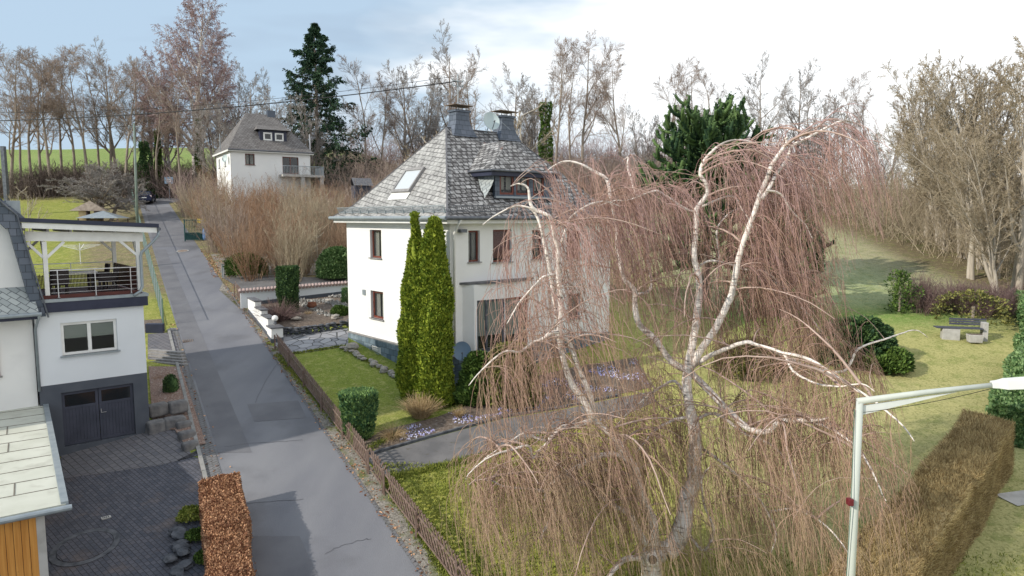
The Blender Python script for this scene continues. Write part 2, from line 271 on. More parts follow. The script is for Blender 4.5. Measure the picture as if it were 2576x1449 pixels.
MT['crocus'] = leafm('pale_violet_petals', (.42, .40, .80), (.85, .85, .95), scale=1.2, var=.6)
MT['grassb'] = leafm('grass_blades', (.10, .14, .02), (.30, .32, .07), scale=.6, var=.7)
MT['purple'] = leafm('purple_brown_stems', (.13, .08, .08), (.27, .19, .175), scale=.7, var=.6)
# ---------------------------------------------------------------- mesh helpers
def mesh_np(name, Vt, Fc):
    """Vt (n,3); Fc list of int arrays (m,k)"""
    me = bpy.data.meshes.new(name); Vt = np.asarray(Vt, np.float32)
    if not isinstance(Fc, list): Fc = [Fc]
    Fc = [f for f in Fc if len(f)]
    me.vertices.add(len(Vt)); me.vertices.foreach_set('co', Vt.ravel())
    lo = np.concatenate([f.ravel() for f in Fc]).astype(np.int32); tot = np.concatenate([np.full(len(f), f.shape[1], np.int32) for f in Fc])
    me.loops.add(len(lo)); me.loops.foreach_set('vertex_index', lo)
    me.polygons.add(len(tot)); st = np.concatenate([[0], np.cumsum(tot)[:-1]]).astype(np.int32)
    me.polygons.foreach_set('loop_start', st); me.polygons.foreach_set('loop_total', tot)
    me.update(calc_edges=True); return me
def tagset(o, label=None, cat=None, group=None, kind=None):
    if label: o['label'] = label
    if cat: o['category'] = cat
    if group: o['group'] = group
    if kind: o['kind'] = kind
    return o
def thing(name, label, cat, loc=(0, 0, 0), rotz=0, group=None):
    o = bpy.data.objects.new(name, None); COL.objects.link(o); o.location = tuple(float(t) for t in loc); o.rotation_euler = (0, 0, rotz); o.empty_display_size = .3
    return tagset(o, label, cat, group)
def obj(name, me, m, parent=None, smooth=False, label=None, kind=None):
    o = bpy.data.objects.new(name, me); COL.objects.link(o)
    if m and not me.materials: me.materials.append(MT[m] if isinstance(m, str) else m)
    if smooth: me.polygons.foreach_set('use_smooth', [True] * len(me.polygons))
    if parent: o.parent = parent
    if label: o['label'] = label
    if kind: o['kind'] = kind
    return o
def copy_tree(o, parent=None):
    c = o.copy(); COL.objects.link(c)
    if parent: c.parent = parent
    for ch in list(o.children): copy_tree(ch, c)
    return c
class MB:
    def __init__(s): s.v = []; s.f = []; s.uv = {}
    def add(s, vs, fs):
        o = len(s.v); s.v += [tuple(map(float, p)) for p in vs]; s.f += [tuple(i + o for i in f) for f in fs]; return s
    def face(s, vs, uvs=None):
        o = len(s.v); s.v += [tuple(map(float, p)) for p in vs]; s.f.append(tuple(range(o, o + len(vs))))
        if uvs: s.uv[len(s.f) - 1] = uvs
        return s
    def box(s, a, b):
        x0, y0, z0 = a; x1, y1, z1 = b
        return s.add([(x0, y0, z0), (x1, y0, z0), (x1, y1, z0), (x0, y1, z0), (x0, y0, z1), (x1, y0, z1), (x1, y1, z1), (x0, y1, z1)],
                     [(0, 3, 2, 1), (4, 5, 6, 7), (0, 1, 5, 4), (1, 2, 6, 5), (2, 3, 7, 6), (3, 0, 4, 7)])
    def prism(s, poly, z0, z1):       # polygon in xy, extruded in z (z may be callables)
        k = len(poly); a = z0 if callable(z0) else (lambda x, y: z0); b = z1 if callable(z1) else (lambda x, y: z1)
        return s.add([(x, y, a(x, y)) for x, y in poly] + [(x, y, b(x, y)) for x, y in poly],
                     [tuple(range(k))[::-1], tuple(range(k, 2 * k))] + [(i, (i + 1) % k, k + (i + 1) % k, k + i) for i in range(k)])
    def slab(s, poly, t):             # 3D planar polygon thickened along its normal
        p = [Vector(q) for q in poly]; n = (p[1] - p[0]).cross(p[2] - p[0]).normalized() * t; k = len(p)
        return s.add([tuple(q) for q in p] + [tuple(q + n) for q in p], [tuple(range(k))[::-1], tuple(range(k, 2 * k))] + [(i, (i + 1) % k, k + (i + 1) % k, k + i) for i in range(k)])
    def bar(s, a, b, w, d=None, up=(0, 0, 1)):
        a = Vector([float(t) for t in a]); b = Vector([float(t) for t in b]); d = d or w; t = (b - a).normalized(); x = t.cross(Vector(up))
        if x.length < 1e-4: x = Vector((1, 0, 0))
        x.normalize(); y = x.cross(t)
        vs = [tuple(p + x * sx_ * w / 2 + y * sy_ * d / 2) for p in (a, b) for sx_, sy_ in ((-1, -1), (1, -1), (1, 1), (-1, 1))]
        return s.add(vs, [(0, 3, 2, 1), (4, 5, 6, 7), (0, 1, 5, 4), (1, 2, 6, 5), (2, 3, 7, 6), (3, 0, 4, 7)])
    def tube(s, pts, r, k=8, cap=True):
        pts = [Vector([float(t) for t in p]) for p in pts]; rs = r if hasattr(r, '__len__') else [r] * len(pts); vs = []; fs = []
        ref = Vector((.31, .17, .93)) if abs((pts[-1] - pts[0]).normalized().z) < .9 else Vector((1, .1, 0))
        for i, p in enumerate(pts):
            t = (pts[min(i + 1, len(pts) - 1)] - pts[max(i - 1, 0)]).normalized(); x = t.cross(ref).normalized(); y = t.cross(x)
            for j in range(k): a = 2 * pi * j / k; vs.append(tuple(p + (x * cos(a) + y * sin(a)) * rs[i]))
        for i in range(len(pts) - 1):
            for j in range(k): fs.append((i * k + j, i * k + (j + 1) % k, (i + 1) * k + (j + 1) % k, (i + 1) * k + j))
        if cap: fs += [tuple(range(k))[::-1], tuple(range((len(pts) - 1) * k, len(pts) * k))]
        return s.add(vs, fs)
    def lathe(s, c, prof, k=16, sx=1, sy=1):
        vs = []; fs = []
        for (r, z) in prof:
            for j in range(k): a = 2 * pi * j / k; vs.append((c[0] + r * cos(a) * sx, c[1] + r * sin(a) * sy, c[2] + z))
        for i in range(len(prof) - 1):
            for j in range(k): fs.append((i * k + j, i * k + (j + 1) % k, (i + 1) * k + (j + 1) % k, (i + 1) * k + j))
        fs += [tuple(range(k))[::-1], tuple(range((len(prof) - 1) * k, len(prof) * k))]
        return s.add(vs, fs)
    def rock(s, c, r, seed=0, sq=(1, 1, .7)):
        rd = random.Random(seed); bm = bmesh.new(); bmesh.ops.create_icosphere(bm, subdivisions=2, radius=1)
        ph = [rd.uniform(0, 6) for _ in range(6)]
        vs = []
        for q in bm.verts:
            p = q.co; k = 1 + .18 * sin(3 * p.x + ph[0]) + .15 * sin(4 * p.y + ph[1]) + .12 * sin(5 * p.z + ph[2]) ; k *= 1 - .1 * rd.random()
            vs.append((c[0] + p.x * r * k * sq[0], c[1] + p.y * r * k * sq[1], c[2] + p.z * r * k * sq[2]))
        fs = [tuple(q.index for q in f.verts) for f in bm.faces]; bm.free(); return s.add(vs, fs)
    def mesh(s, name):
        me = bpy.data.meshes.new(name); me.from_pydata(s.v, [], s.f)
        if s.uv:
            ul = me.uv_layers.new(name='UVMap')
            for fi, uvs in s.uv.items():
                for li, q in zip(me.polygons[fi].loop_indices, uvs): ul.data[li].uv = q
        return me
    def build(s, name, m, parent=None, smooth=False, label=None, kind=None, bevel=0):
        o = obj(name, s.mesh(name), m, parent, smooth, label, kind)
        if bevel: bv = o.modifiers.new('bevel', 'BEVEL'); bv.width = bevel; bv.segments = 2; bv.limit_method = 'ANGLE'
        return o
def roofface(mb, pts):
    """planar roof face with uv in metres: first edge is the eave"""
    p = [Vector([float(t) for t in q]) for q in pts]; e = (p[1] - p[0]).normalized(); n = (p[1] - p[0]).cross(p[2] - p[0]).normalized(); s = n.cross(e)
    mb.face(p, [((q - p[0]).dot(e) + p[0].x, (q - p[0]).dot(s)) for q in p])
def uvbox(o, sc_=1.0):
    """metric box-projected uv"""
    me = o.data; ul = me.uv_layers.get('UVMap') or me.uv_layers.new(name='UVMap')
    for f in me.polygons:
        nx, ny, nz = (abs(t) for t in f.normal)
        for li in f.loop_indices:
            c = me.vertices[me.loops[li].vertex_index].co
            ul.data[li].uv = (c.x, c.y) if nz > max(nx, ny) else ((c.y, c.z) if nx > ny else (c.x, c.z))
    return o
# ---- numpy strands
class ST:
    """a bag of thin tapering tubes"""
    def __init__(s): s.V = []; s.F = []; s.n = 0
    def add(s, Pt, R, k=3):
        Pt = np.asarray(Pt, float); R = np.asarray(R, float)
        if Pt.size == 0: return s
        Nn, K, _ = Pt.shape
        T = np.gradient(Pt, axis=1); T /= np.linalg.norm(T, axis=2, keepdims=True) + 1e-9
        ref = rng.normal(size=(Nn, 1, 3)); X = np.cross(T, ref); X /= np.linalg.norm(X, axis=2, keepdims=True) + 1e-9; Y = np.cross(T, X)
        a = np.arange(k) * 2 * pi / k
        V = Pt[:, :, None, :] + R[:, :, None, None] * (X[:, :, None, :] * np.cos(a)[None, None, :, None] + Y[:, :, None, :] * np.sin(a)[None, None, :, None])
        i = np.arange(Nn)[:, None, None] * K * k + np.arange(K - 1)[None, :, None] * k; j = np.arange(k)[None, None, :]; j2 = (j + 1) % k
        F = np.stack([i + j, i + j2, i + k + j2, i + k + j], -1).reshape(-1, 4) + s.n
        s.V.append(V.reshape(-1, 3)); s.F.append(F); s.n += Nn * K * k; return s
    def mesh(s, name): return mesh_np(name, np.concatenate(s.V), np.concatenate(s.F))
def perp_rot(T, ang, az):
    """tilt unit vectors T by ang towards a random azimuth az"""
    ref = np.where(np.abs(T[:, 2:3]) > .9, np.array([[1.0, 0, 0]]), np.array([[0, 0, 1.0]]))
    X = np.cross(T, ref); X /= np.linalg.norm(X, axis=1, keepdims=True); Y = np.cross(T, X)
    return T * np.cos(ang)[:, None] + (X * np.cos(az)[:, None] + Y * np.sin(az)[:, None]) * np.sin(ang)[:, None]
def paths(P0, D, Ln, K, grav=0.0, wob=.1, wind=(0, 0, 0)):
    """curved paths from points P0 with directions D"""
    Nn = len(P0); out = np.zeros((Nn, K, 3)); out[:, 0] = P0; d = D.copy(); st = (Ln / (K - 1))[:, None]
    g = np.array([0, 0, 1.0]) * grav + np.array(wind)
    for i in range(1, K):
        d = d + g + rng.normal(size=(Nn, 3)) * wob; d /= np.linalg.norm(d, axis=1, keepdims=True); out[:, i] = out[:, i - 1] + d * st
    return out
def grow(Pt, R, n, t0, t1, lf, ang, K=5, grav=0, wob=.1, rr=.55, rend=.3, wind=(0, 0, 0), abslen=False, rmin=0.0, shape=None):
    """n child branches on every parent strand"""
    Nn, K0, _ = Pt.shape
    if n <= 0: return np.zeros((0, K, 3)), np.zeros((0, K))
    t = t0 + (t1 - t0) * (np.arange(n)[None, :] + rng.random((Nn, n))) / n; x = t * (K0 - 1); i = np.minimum(x.astype(int), K0 - 2); fr = (x - i)[..., None]
    I = np.arange(Nn)[:, None]
    A = Pt[I, i]; B = Pt[I, i + 1]; p = A + (B - A) * fr; T = (B - A); T /= np.linalg.norm(T, axis=2, keepdims=True) + 1e-9
    r = R[I, i] * (1 - fr[..., 0]) + R[I, i + 1] * fr[..., 0]
    plen = np.linalg.norm(np.diff(Pt, axis=1), axis=2).sum(1)[:, None]
    Ln = (lf if abslen else lf * plen) * (shape(t) if shape else (1.05 - .6 * t)) * (.7 + .6 * rng.random(t.shape))
    T = T.reshape(-1, 3); az = rng.random(len(T)) * 2 * pi; an = np.radians(ang) * (.7 + .6 * rng.random(len(T)))
    D = perp_rot(T, an, az)
    C = paths(p.reshape(-1, 3), D, Ln.reshape(-1), K, grav, wob, wind)
    r0 = np.maximum(r.reshape(-1) * rr, rmin); RR = r0[:, None] * np.linspace(1, rend, K)[None, :]; return C, np.maximum(RR, rmin * .7)
def quads(Pc, D, size, asp=.6, rnd=.6, name='leaves'):
    """leaf-like quads at Pc pointing along D"""
    Nn = len(Pc); D = D + rng.normal(size=(Nn, 3)) * rnd; D /= np.linalg.norm(D, axis=1, keepdims=True) + 1e-9
    X = np.cross(D, rng.normal(size=(Nn, 3))); X /= np.linalg.norm(X, axis=1, keepdims=True) + 1e-9
    s = (size * (.6 + .8 * rng.random(Nn)))[:, None] if np.isscalar(size) else (size * (.6 + .8 * rng.random(Nn)))[:, None]
    V = np.stack([Pc, Pc + D * s * .5 + X * s * asp * .5, Pc + D * s, Pc + D * s * .5 - X * s * asp * .5], 1).reshape(-1, 3)
    return V, np.arange(Nn * 4).reshape(-1, 4)
def leafmesh(name, Pc, D, size, asp=.6, rnd=.6):
    V, F = quads(np.asarray(Pc, float), np.asarray(D, float), size, asp, rnd); return mesh_np(name, V, F)
def lump(p, s, seed=0):               # cheap smooth 3D noise in [-1,1]
    r = np.random.default_rng(seed); k = r.normal(size=(5, 3)) / s; ph = r.random(5) * 6.28
    return np.mean([np.sin(p @ k[i] + ph[i]) for i in range(5)], 0) * 1.6
def tolocal(me, root):
    mt = Matrix.LocRotScale(root.location, root.rotation_euler, None).inverted(); me.transform(mt); return me
def wb(mb, name, m, root, **k):       # world-coordinate MB built as a part of root
    me = mb.mesh(name); tolocal(me, root); bev = k.pop('bevel', 0); o = obj(name, me, m, root, **k)
    if bev: bv = o.modifiers.new('bevel', 'BEVEL'); bv.width = bev; bv.segments = 2; bv.limit_method = 'ANGLE'
    return o
def wst(st, name, m, root, **k):
    me = st.mesh(name) if isinstance(st, ST) else st; tolocal(me, root); return obj(name, me, m, root, **k)
# ================================================================ GROUND
def terrain():
    xs = np.concatenate([np.arange(-420, -80, 8.0), np.arange(-80, 80, 1.0), np.arange(80, 421, 8.0)]); ys = np.concatenate([np.arange(-60, 0, 6.0), np.arange(0, 130, 1.0), np.arange(130, 620, 8.0)])
    X, Y = np.meshgrid(xs, ys); Z = H(X, Y); wgt = sm(104, 130, Y) + sm(75, 120, np.abs(X)); Z = Z + lump(np.stack([X, Y, X * 0], -1).reshape(-1, 3), 30, 3).reshape(X.shape) * .5 * np.clip(wgt, 0, 1)
    Z = Z - np.maximum(np.hypot(X, Y) - 260, 0) ** 1.3 * .03
    nx_, ny_ = len(xs), len(ys); V = np.stack([X, Y, Z], -1).reshape(-1, 3); i = np.arange(ny_ - 1)[:, None] * nx_ + np.arange(nx_ - 1)[None, :]
    F = np.stack([i, i + 1, i + nx_ + 1, i + nx_], -1).reshape(-1, 4); me = mesh_np('ground', V, F)
    x, y = V[:, 0], V[:, 1]; P3 = np.stack([x, y, x * 0], 1)
    nz = lump(P3, 5, 1); nz2 = lump(P3, 1.6, 2)
    col = np.tile(np.array([.34, .335, .065]), (len(x), 1))
    def blend(c, k):
        k = np.clip(k, 0, 1)[:, None]; col[:] = col * (1 - k) + np.array(c) * k
    blend((.19, .25, .045), sm(.1, .9, nz) * .8); blend((.36, .33, .11), sm(.2, 1, nz2) * .6)
    # dry pale lawn on the right, meadow behind, greener band between
    blend((.43, .395, .20), sm(3, 10, x) * sm(14, 20, y) * .85 * (.8 + .3 * nz)); blend((.345, .385, .215), sm(9, 13, x) * sm(38, 44, y + nz * 1.5)); blend((.48, .46, .30), sm(-.2, .8, nz2 + .4 * nz) * sm(9, 13, x) * sm(42, 50, y) * .65)
    blend((.14, .26, .045), sm(10, 14, x) * np.exp(-((y - 41.5 - nz) / 2.2) ** 2) * .8)
    blend((.38, .33, .22), sm(26, 31, x + nz) * sm(36, 42, y) * .7)
    # left garden
    blend((.26, .28, .06), sm(-17, -20, x) * sm(35, 39, y)); blend((.30, .28, .09), sm(-17, -20, x) * sm(36, 40, y) * sm(.2, .9, nz) * .7)
    # forest floor and bramble ground
    fl = (.17, .125, .085)
    blend(fl, sm(90, 96, y + nz * 2)); blend(fl, sm(31, 34, x + nz)); blend(fl, sm(74, 80, y + nz * 2) * sm(-40, -34, x))
    blend((.21, .165, .11), sm(44, 47, y + nz) * (1 - sm(7, 10, x)) * sm(-.9, .9, x + .60 * y + 1.5 + nz))
    fieldk = sm(104, 108, y) * (1 - sm(-30, -22, x)); blend((.19, .27, .08), fieldk); blend((.25, .31, .11), fieldk * sm(0, 1, nz) * .6)
    ca = me.color_attributes.new('tint', 'FLOAT_COLOR', 'POINT'); ca.data.foreach_set('color', np.concatenate([col, np.ones((len(col), 1))], 1).astype(np.float32).ravel())
    m, n, l, b = newmat('grass_and_litter'); b.inputs['Roughness'].default_value = .95; b.inputs['Specular IOR Level'].default_value = .1
    at = n.new('ShaderNodeVertexColor'); at.layer_name = 'tint'; tcn = n.new('ShaderNodeTexCoord'); out = at.outputs['Color']
    for sc_, c, a, d, amt in ((1.3, (.10, .17, .02), .5, .64, .7), (2.7, (.50, .45, .20), .52, .64, .65), (9, (.07, .10, .015), .48, .62, .75), (17, (.60, .55, .28), .54, .66, .7)):
        t = n.new('ShaderNodeTexNoise'); t.inputs['Scale'].default_value = sc_; t.inputs['Detail'].default_value = 6; t.inputs['Roughness'].default_value = .6; l.new(tcn.outputs['Object'], t.inputs['Vector'])
        mr = n.new('ShaderNodeMapRange'); mr.inputs[1].default_value = a; mr.inputs[2].default_value = d; mr.inputs[4].default_value = amt; l.new(t.outputs['Fac'], mr.inputs[0])
        mx = n.new('ShaderNodeMix'); mx.data_type = 'RGBA'; mx.blend_type = 'MIX'; l.new(mr.outputs[0], mx.inputs['Factor']); l.new(out, mx.inputs['A']); mx.inputs['B'].default_value = c4(c)
        out = mx.outputs['Result']
    # keep most of the local tint
    mx = n.new('ShaderNodeMix'); mx.data_type = 'RGBA'; mx.inputs['Factor'].default_value = .38; l.new(out, mx.inputs['A']); l.new(at.outputs['Color'], mx.inputs['B']); l.new(mx.outputs['Result'], b.inputs['Base Color'])
    bp = n.new('ShaderNodeBump'); bp.inputs['Distance'].default_value = .05; bp.inputs['Strength'].default_value = .9; t = n.new('ShaderNodeTexNoise'); t.inputs['Scale'].default_value = 22; t.inputs['Detail'].default_value = 4
    l.new(tcn.outputs['Object'], t.inputs['Vector']); l.new(t.outputs['Fac'], bp.inputs['Height']); l.new(bp.outputs[0], b.inputs['Normal'])
    obj('ground', me, m, smooth=True, kind='structure')
terrain()
def sheet(name, pts, dz, m, kind='structure', label=None, parent=None):
    mb = MB(); mb.face([(x, y, h(x, y) + dz) for x, y in pts]); o = mb.build(name, m, parent)
    if kind: o['kind'] = kind
    return o
def gp(*q): return [tuple(G(a, b_)[:2]) for a, b_ in q]
def RL(y): return -10.0 - .5726 * (y - 23.13)       # left edge of the road at depth y
def RR_(y): return -2.48 - .585 * (y - 18.06)       # right edge
sheet('road', [(RL(2), 2), (RR_(2), 2), (RR_(88), 88), (RL(88) , 88)], .010, 'asphalt')
sheet('turning_area', [(RL(85.5), 87.5), (RR_(88), 87.5), (-40.5, 90), (-41, 98), (-52, 98), (-50.5, 88)], .014, 'asphalt_dark')
pts = [(RL(19.8) + .15, 19.8), (RL(19.8) + 1.75, 19.8), (RL(10) + 1.9, 10), (RL(10) + .15, 10)]
sheet('road_patch', pts, .018, 'asphalt_dark')
sheet('road_patch', [(RL(24.8) + .1, 24.8), (RL(24.8) + 1.35, 24.8), (RL(38.5) + 1.25, 38.5), (RL(60) + 1.1, 60), (RL(60) + .1, 60)], .018, 'asphalt_dark')
sheet('road_patch', gp((622, 1018), (750, 1008), (772, 1052), (640, 1062)), .018, 'asphalt_dark')
sheet('road_patch', [(RR_(61.5), 61.5), (RL(61) + .2, 61), (RL(84) + .6, 84), (RR_(84) - .4, 84)], .018, 'asphalt_dark')
# verge strip between road and fence, kerbs
sheet('gravel_verge', [(RR_(6) + .0, 6), (RR_(6) + 1.2, 6), (-1.35, 17.64), (-12.0, 35.6), (RR_(36.5), 36.5)], .014, 'gravel')
sheet('gutter_stones', [(RR_(6) - .02, 6), (RR_(6) + .12, 6), (RR_(48) + .12, 48), (RR_(48) - .02, 48)], .024, 'kerb')
sheet('gravel_verge', [(RR_(36.5), 36.5), (-12.9, 37.0), (-17.9, 46.0), (-20, 47), (RR_(49) , 49)], .014, 'gravel')
sheet('gutter_stones', [(RL(22.5) - .55, 22.5), (RL(22.5) + .0, 22.5), (RL(39) + .0, 39), (RL(39) - .45, 39)], .026, 'kerb')
def kerb(pts, wd, ht, m='kerbstone', name='kerb', seg=1.0):
    mb = MB(); rd = random.Random(3)
    for (a, b_) in zip(pts[:-1], pts[1:]):
        a = np.array(a[:2]); b_ = np.array(b_[:2]); Ln = np.linalg.norm(b_ - a); k = max(1, int(Ln / seg))
        for i in range(k):
            p = a + (b_ - a) * (i + .01) / k; q = a + (b_ - a) * (i + .99) / k; dd = (b_ - a) / Ln; nn = np.array([-dd[1], dd[0]]) * wd / 2; j = rd.uniform(-.006, .006)
            mb.prism([tuple(p - nn), tuple(q - nn), tuple(q + nn), tuple(p + nn)], lambda x, y: h(x, y) - .1, lambda x, y: h(x, y) + ht + j)
    o = mb.build(name, m); o['kind'] = 'structure'; return o
kerb([(RL(22.5) - .62, 22.5), (RL(38.6) - .52, 38.6)], .13, .10)
kerb(gp((697, 893), (740, 930), (840, 1065), (925, 1160)), .08, .05)
# paved yard in front of the garage
CO = np.array([-10.95, 16.35]); CA = radians(36)
sheet('paved_yard', [(RL(22.6) - .65, 22.6), (-10.75, 24.3), (-12.3, 24.6), (-14.0, 26.5), (-17.5, 23.45), (-26, 16), (-24, 4), (RL(4), 4), (RL(18), 18)], .012, 'paver')
sheet('driveway', gp((150, 1125), (378, 1088), (440, 1082), (487, 1150), (400, 1172), (160, 1205)), .020, 'paver_big')
sheet('driveway', gp((487, 1150), (520, 1120), (530, 1138), (440, 1163)), .020, 'paver_big')
sheet('side_path', gp((372, 915), (372, 842), (437, 838), (460, 915), (372, 905)), .05, 'paver_big')
sheet('planting_bed', gp((374, 925), (455, 925), (518, 1120), (470, 1130), (440, 1085), (385, 1080)), .07, 'barkmulch')
sheet('planting_bed', gp((362, 838), (362, 808), (408, 805), (415, 838)), .07, 'soil')
# path, driveway and beds on the right
sheet('garden_path', gp((918, 1151), (1085, 1103), (1262, 1055), (1420, 1030), (1560, 1000), (1640, 985), (1650, 1010), (1560, 1050), (1400, 1085), (1262, 1135), (1100, 1180), (972, 1204)), .012, 'path')
sheet('driveway', gp((690, 846), (876, 826), (876, 868), (735, 891), (697, 893)) , .012, 'flag')
sheet('planting_bed', gp((690, 838), (655, 770), (750, 756), (880, 742), (880, 818)), .16, 'soil')
sheet('planting_bed', gp((922, 1146), (905, 1120), (960, 1085), (1100, 1050), (1180, 1020), (1200, 985), (1440, 925), (1600, 900), (1640, 975), (1560, 992), (1420, 1022), (1262, 1049), (1085, 1096)), .03, 'soil')
sheet('planting_bed', gp((560, 700), (876, 690), (876, 640), (530, 640)), .03, 'gravel')
sheet('side_road', gp((560, 700), (700, 697), (876, 700), (876, 720), (617, 735)), .04, 'path')
kerb(gp((920, 1148), (1085, 1100), (1262, 1052), (1420, 1026), (1560, 996)), .09, .10, 'darkstone', seg=.5)
kerb(gp((735, 891), (800, 882), (876, 870)), .06, .03, 'kerbstone')
sheet('stepping_slab', gp((2500, 1245), (2576, 1235), (2640, 1262), (2560, 1275)), .03, 'concrete')
# road edge dirt and small marks
def manhole(px_, py_, r, m='rust', ring='concrete', group=None, label=''):
    c = G(px_, py_); t = thing('manhole_cover', label, 'manhole cover', (c[0], c[1], h(c[0], c[1])), 0); t.rotation_euler = (math.atan(B0), 0, 0)
    MB().lathe((0, 0, .0), [(r * 1.2, .02), (r * 1.2, .034), (r * .98, .036), (r * .97, .02)], 24).build('ring', ring, t)
    MB().lathe((0, 0, .0), [(r * .95, .015), (r * .95, .040), (r * .8, .046), (r * .3, .043), (.01, .046)], 24).build('lid', m, t)
manhole(215, 1377, .75, 'paver', 'darkstone', label='large round stone lid set in the dark yard paving')
manhole(459, 632, .42, 'rust', 'concrete', label='round iron cover in the lane level with the green gate')
t = thing('drain_grate', 'small rectangular iron grate at the left edge of the lane', 'drain', (*G(475, 858)[:2], h(*G(475, 858)[:2])), radians(30)); t.rotation_euler = (math.atan(B0) * .9, 0, radians(30))
MB().box((-.3, -.2, .01), (.3, .2, .035)).build('frame', 'rust', t)
mb = MB(); [mb.box((-.25 + i * .09, -.16, .036), (-.21 + i * .09, .16, .045)) for i in range(6)]; mb.build('bars', 'darkstone', t)
t = thing('drain_plate', 'small white drain plate on the dark yard paving', 'drain', (*G(267, 1304)[:2], h(*G(267, 1304)[:2])), radians(41)); t.rotation_euler = (math.atan(B0) * .8, 0, radians(41))
MB().box((-.13, -.07, .01), (.13, .07, .04)).build('plate', 'concrete', t)
mb = MB(); [mb.box((-.10 + i * .05, -.035, .041), (-.07 + i * .05, .035, .045)) for i in range(4)]; mb.build('slot', 'darkstone', t)
# ================================================================ WALL TOOL
def wall(mb, org, ex, nrm, w0, w1, z0, z1, holes, t=.25):
    """vertical wall with openings. org: 3D, ex: unit dir along, nrm: outward normal; thickness goes inward"""
    org = np.array(org, float); ex = np.array(ex, float); nrm = np.array(nrm, float)
    q = lambda s, z, d: tuple(org + ex * s - nrm * d + np.array([0, 0, z]))
    xs = sorted(set([w0, w1] + [a for hh in holes for a in hh[:2]])); zs = sorted(set([z0, z1] + [a for hh in holes for a in hh[2:4]]))
    inside = lambda x, z: any(a < x < b and c < z < d for a, b, c, d in holes)
    for i in range(len(xs) - 1):
        for j in range(len(zs) - 1):
            if inside((xs[i] + xs[i + 1]) / 2, (zs[j] + zs[j + 1]) / 2): continue
            a, b, c, d = xs[i], xs[i + 1], zs[j], zs[j + 1]
            mb.face([q(a, c, 0), q(b, c, 0), q(b, d, 0), q(a, d, 0)]); mb.face([q(a, c, t), q(a, d, t), q(b, d, t), q(b, c, t)])
    for a, b, c, d in holes:
        mb.face([q(a, c, 0), q(a, d, 0), q(a, d, t), q(a, c, t)]); mb.face([q(b, c, 0), q(b, c, t), q(b, d, t), q(b, d, 0)])
        mb.face([q(a, c, 0), q(a, c, t), q(b, c, t), q(b, c, 0)]); mb.face([q(a, d, 0), q(b, d, 0), q(b, d, t), q(a, d, t)])
    mb.face([q(w0, z1, 0), q(w1, z1, 0), q(w1, z1, t), q(w0, z1, t)])
def window(parent, org, ex, nrm, a, b, c, d, frame='frame', fw=.08, depth=.14, mull=(), trans=(), sill=True, fill='curtain', fillz=(0, 1), glass='glass', sillm='sill', label=None):
    org = np.array(org, float); ex = np.array(ex, float); nrm = np.array(nrm, float)
    q = lambda s, z, dd: org + ex * s - nrm * dd + np.array([0, 0, z])
    def bx(mb, s0, s1, z0, z1, d0, d1):
        mb.add([q(s, z, dd) for s, z, dd in ((s0, z0, d0), (s1, z0, d0), (s1, z0, d1), (s0, z0, d1), (s0, z1, d0), (s1, z1, d0), (s1, z1, d1), (s0, z1, d1))],
               [(0, 3, 2, 1), (4, 5, 6, 7), (0, 1, 5, 4), (1, 2, 6, 5), (2, 3, 7, 6), (3, 0, 4, 7)])
    mb = MB(); e = .004; d0, d1 = depth, depth + .07
    bx(mb, a + e, b - e, c + e, c + fw, d0, d1); bx(mb, a + e, b - e, d - fw, d - e, d0, d1); bx(mb, a + e, a + fw, c + fw, d - fw, d0, d1); bx(mb, b - fw, b - e, c + fw, d - fw, d0, d1)
    for mu in mull: x = a + (b - a) * mu; bx(mb, x - fw * .6, x + fw * .6, c + fw, d - fw, d0 + .002, d1)
    for tr in trans: z = c + (d - c) * tr; bx(mb, a + fw, b - fw, z - fw * .5, z + fw * .5, d0 - .01, d1)
    root = mb.build('window', frame, parent, label=label)
    mb = MB(); bx(mb, a + fw, b - fw, c + fw, d - fw, d0 + .03, d0 + .04); mb.build('pane', glass, root)
    if fill:
        mb = MB(); z0 = c + (d - c) * fillz[0]; z1 = c + (d - c) * fillz[1]
        if fill == 'curtain':
            k = 14
            for i in range(k):
                s0 = a + (b - a) * i / k; s1 = a + (b - a) * (i + 1) / k; o0 = .06 * (i % 2); o1 = .06 * ((i + 1) % 2)
                if .42 < (i + .5) / k < .55: continue
                mb.face([q(s0, z0, d1 + .05 + o0), q(s1, z0, d1 + .05 + o1), q(s1, z1, d1 + .05 + o1), q(s0, z1, d1 + .05 + o0)])
            mb.build('curtain', 'curtain', root)
        else:
            bx(mb, a + fw, b - fw, z0, z1, d0 + .05, d0 + .06); mb.build('blind', fill, root)
    if sill: mb = MB(); bx(mb, a - .06, b + .06, c - .05, c + .0, -.09, .1); mb.build('sill', sillm, root)
    return root
# ================================================================ MAIN HOUSE (local: x along the shaded face, y along the sunlit face)
NZ = 2.0; NP = np.array([-2.72, 30.3, NZ])
house = thing('white_house', 'two storey white rendered house with a steep grey slate hipped roof and front dormer', 'house', NP, AX)
def HL(p): q = np.array(p) - NP; return np.array([q @ u, q @ v, q[2]])
X1, Y1 = 10.6, 9.45; ZP, ZW = 1.85, 7.75
LH = [(5.83, 6.96, 5.97, 7.39), (5.75, 7.01, 2.85, 4.27)]
RH = [(1.02, 1.67, 6.02, 7.43), (2.44, 3.58, 5.95, 7.45), (4.9, 5.6, 6.0, 7.4), (7.26, 8.29, 5.95, 7.35), (7.44, 8.3, 2.8, 4.1), (1.2, 4.25, 1.95, 4.3)]
ex_y, ex_x = (0, 1, 0), (1, 0, 0)
mb = MB()
wall(mb, (0, 0, 0), ex_y, (-1, 0, 0), 0, Y1, -.6, ZW + .3, LH)
wall(mb, (0, 0, 0), ex_x, (0, -1, 0), 0, X1, -.6, ZW + .3, RH)
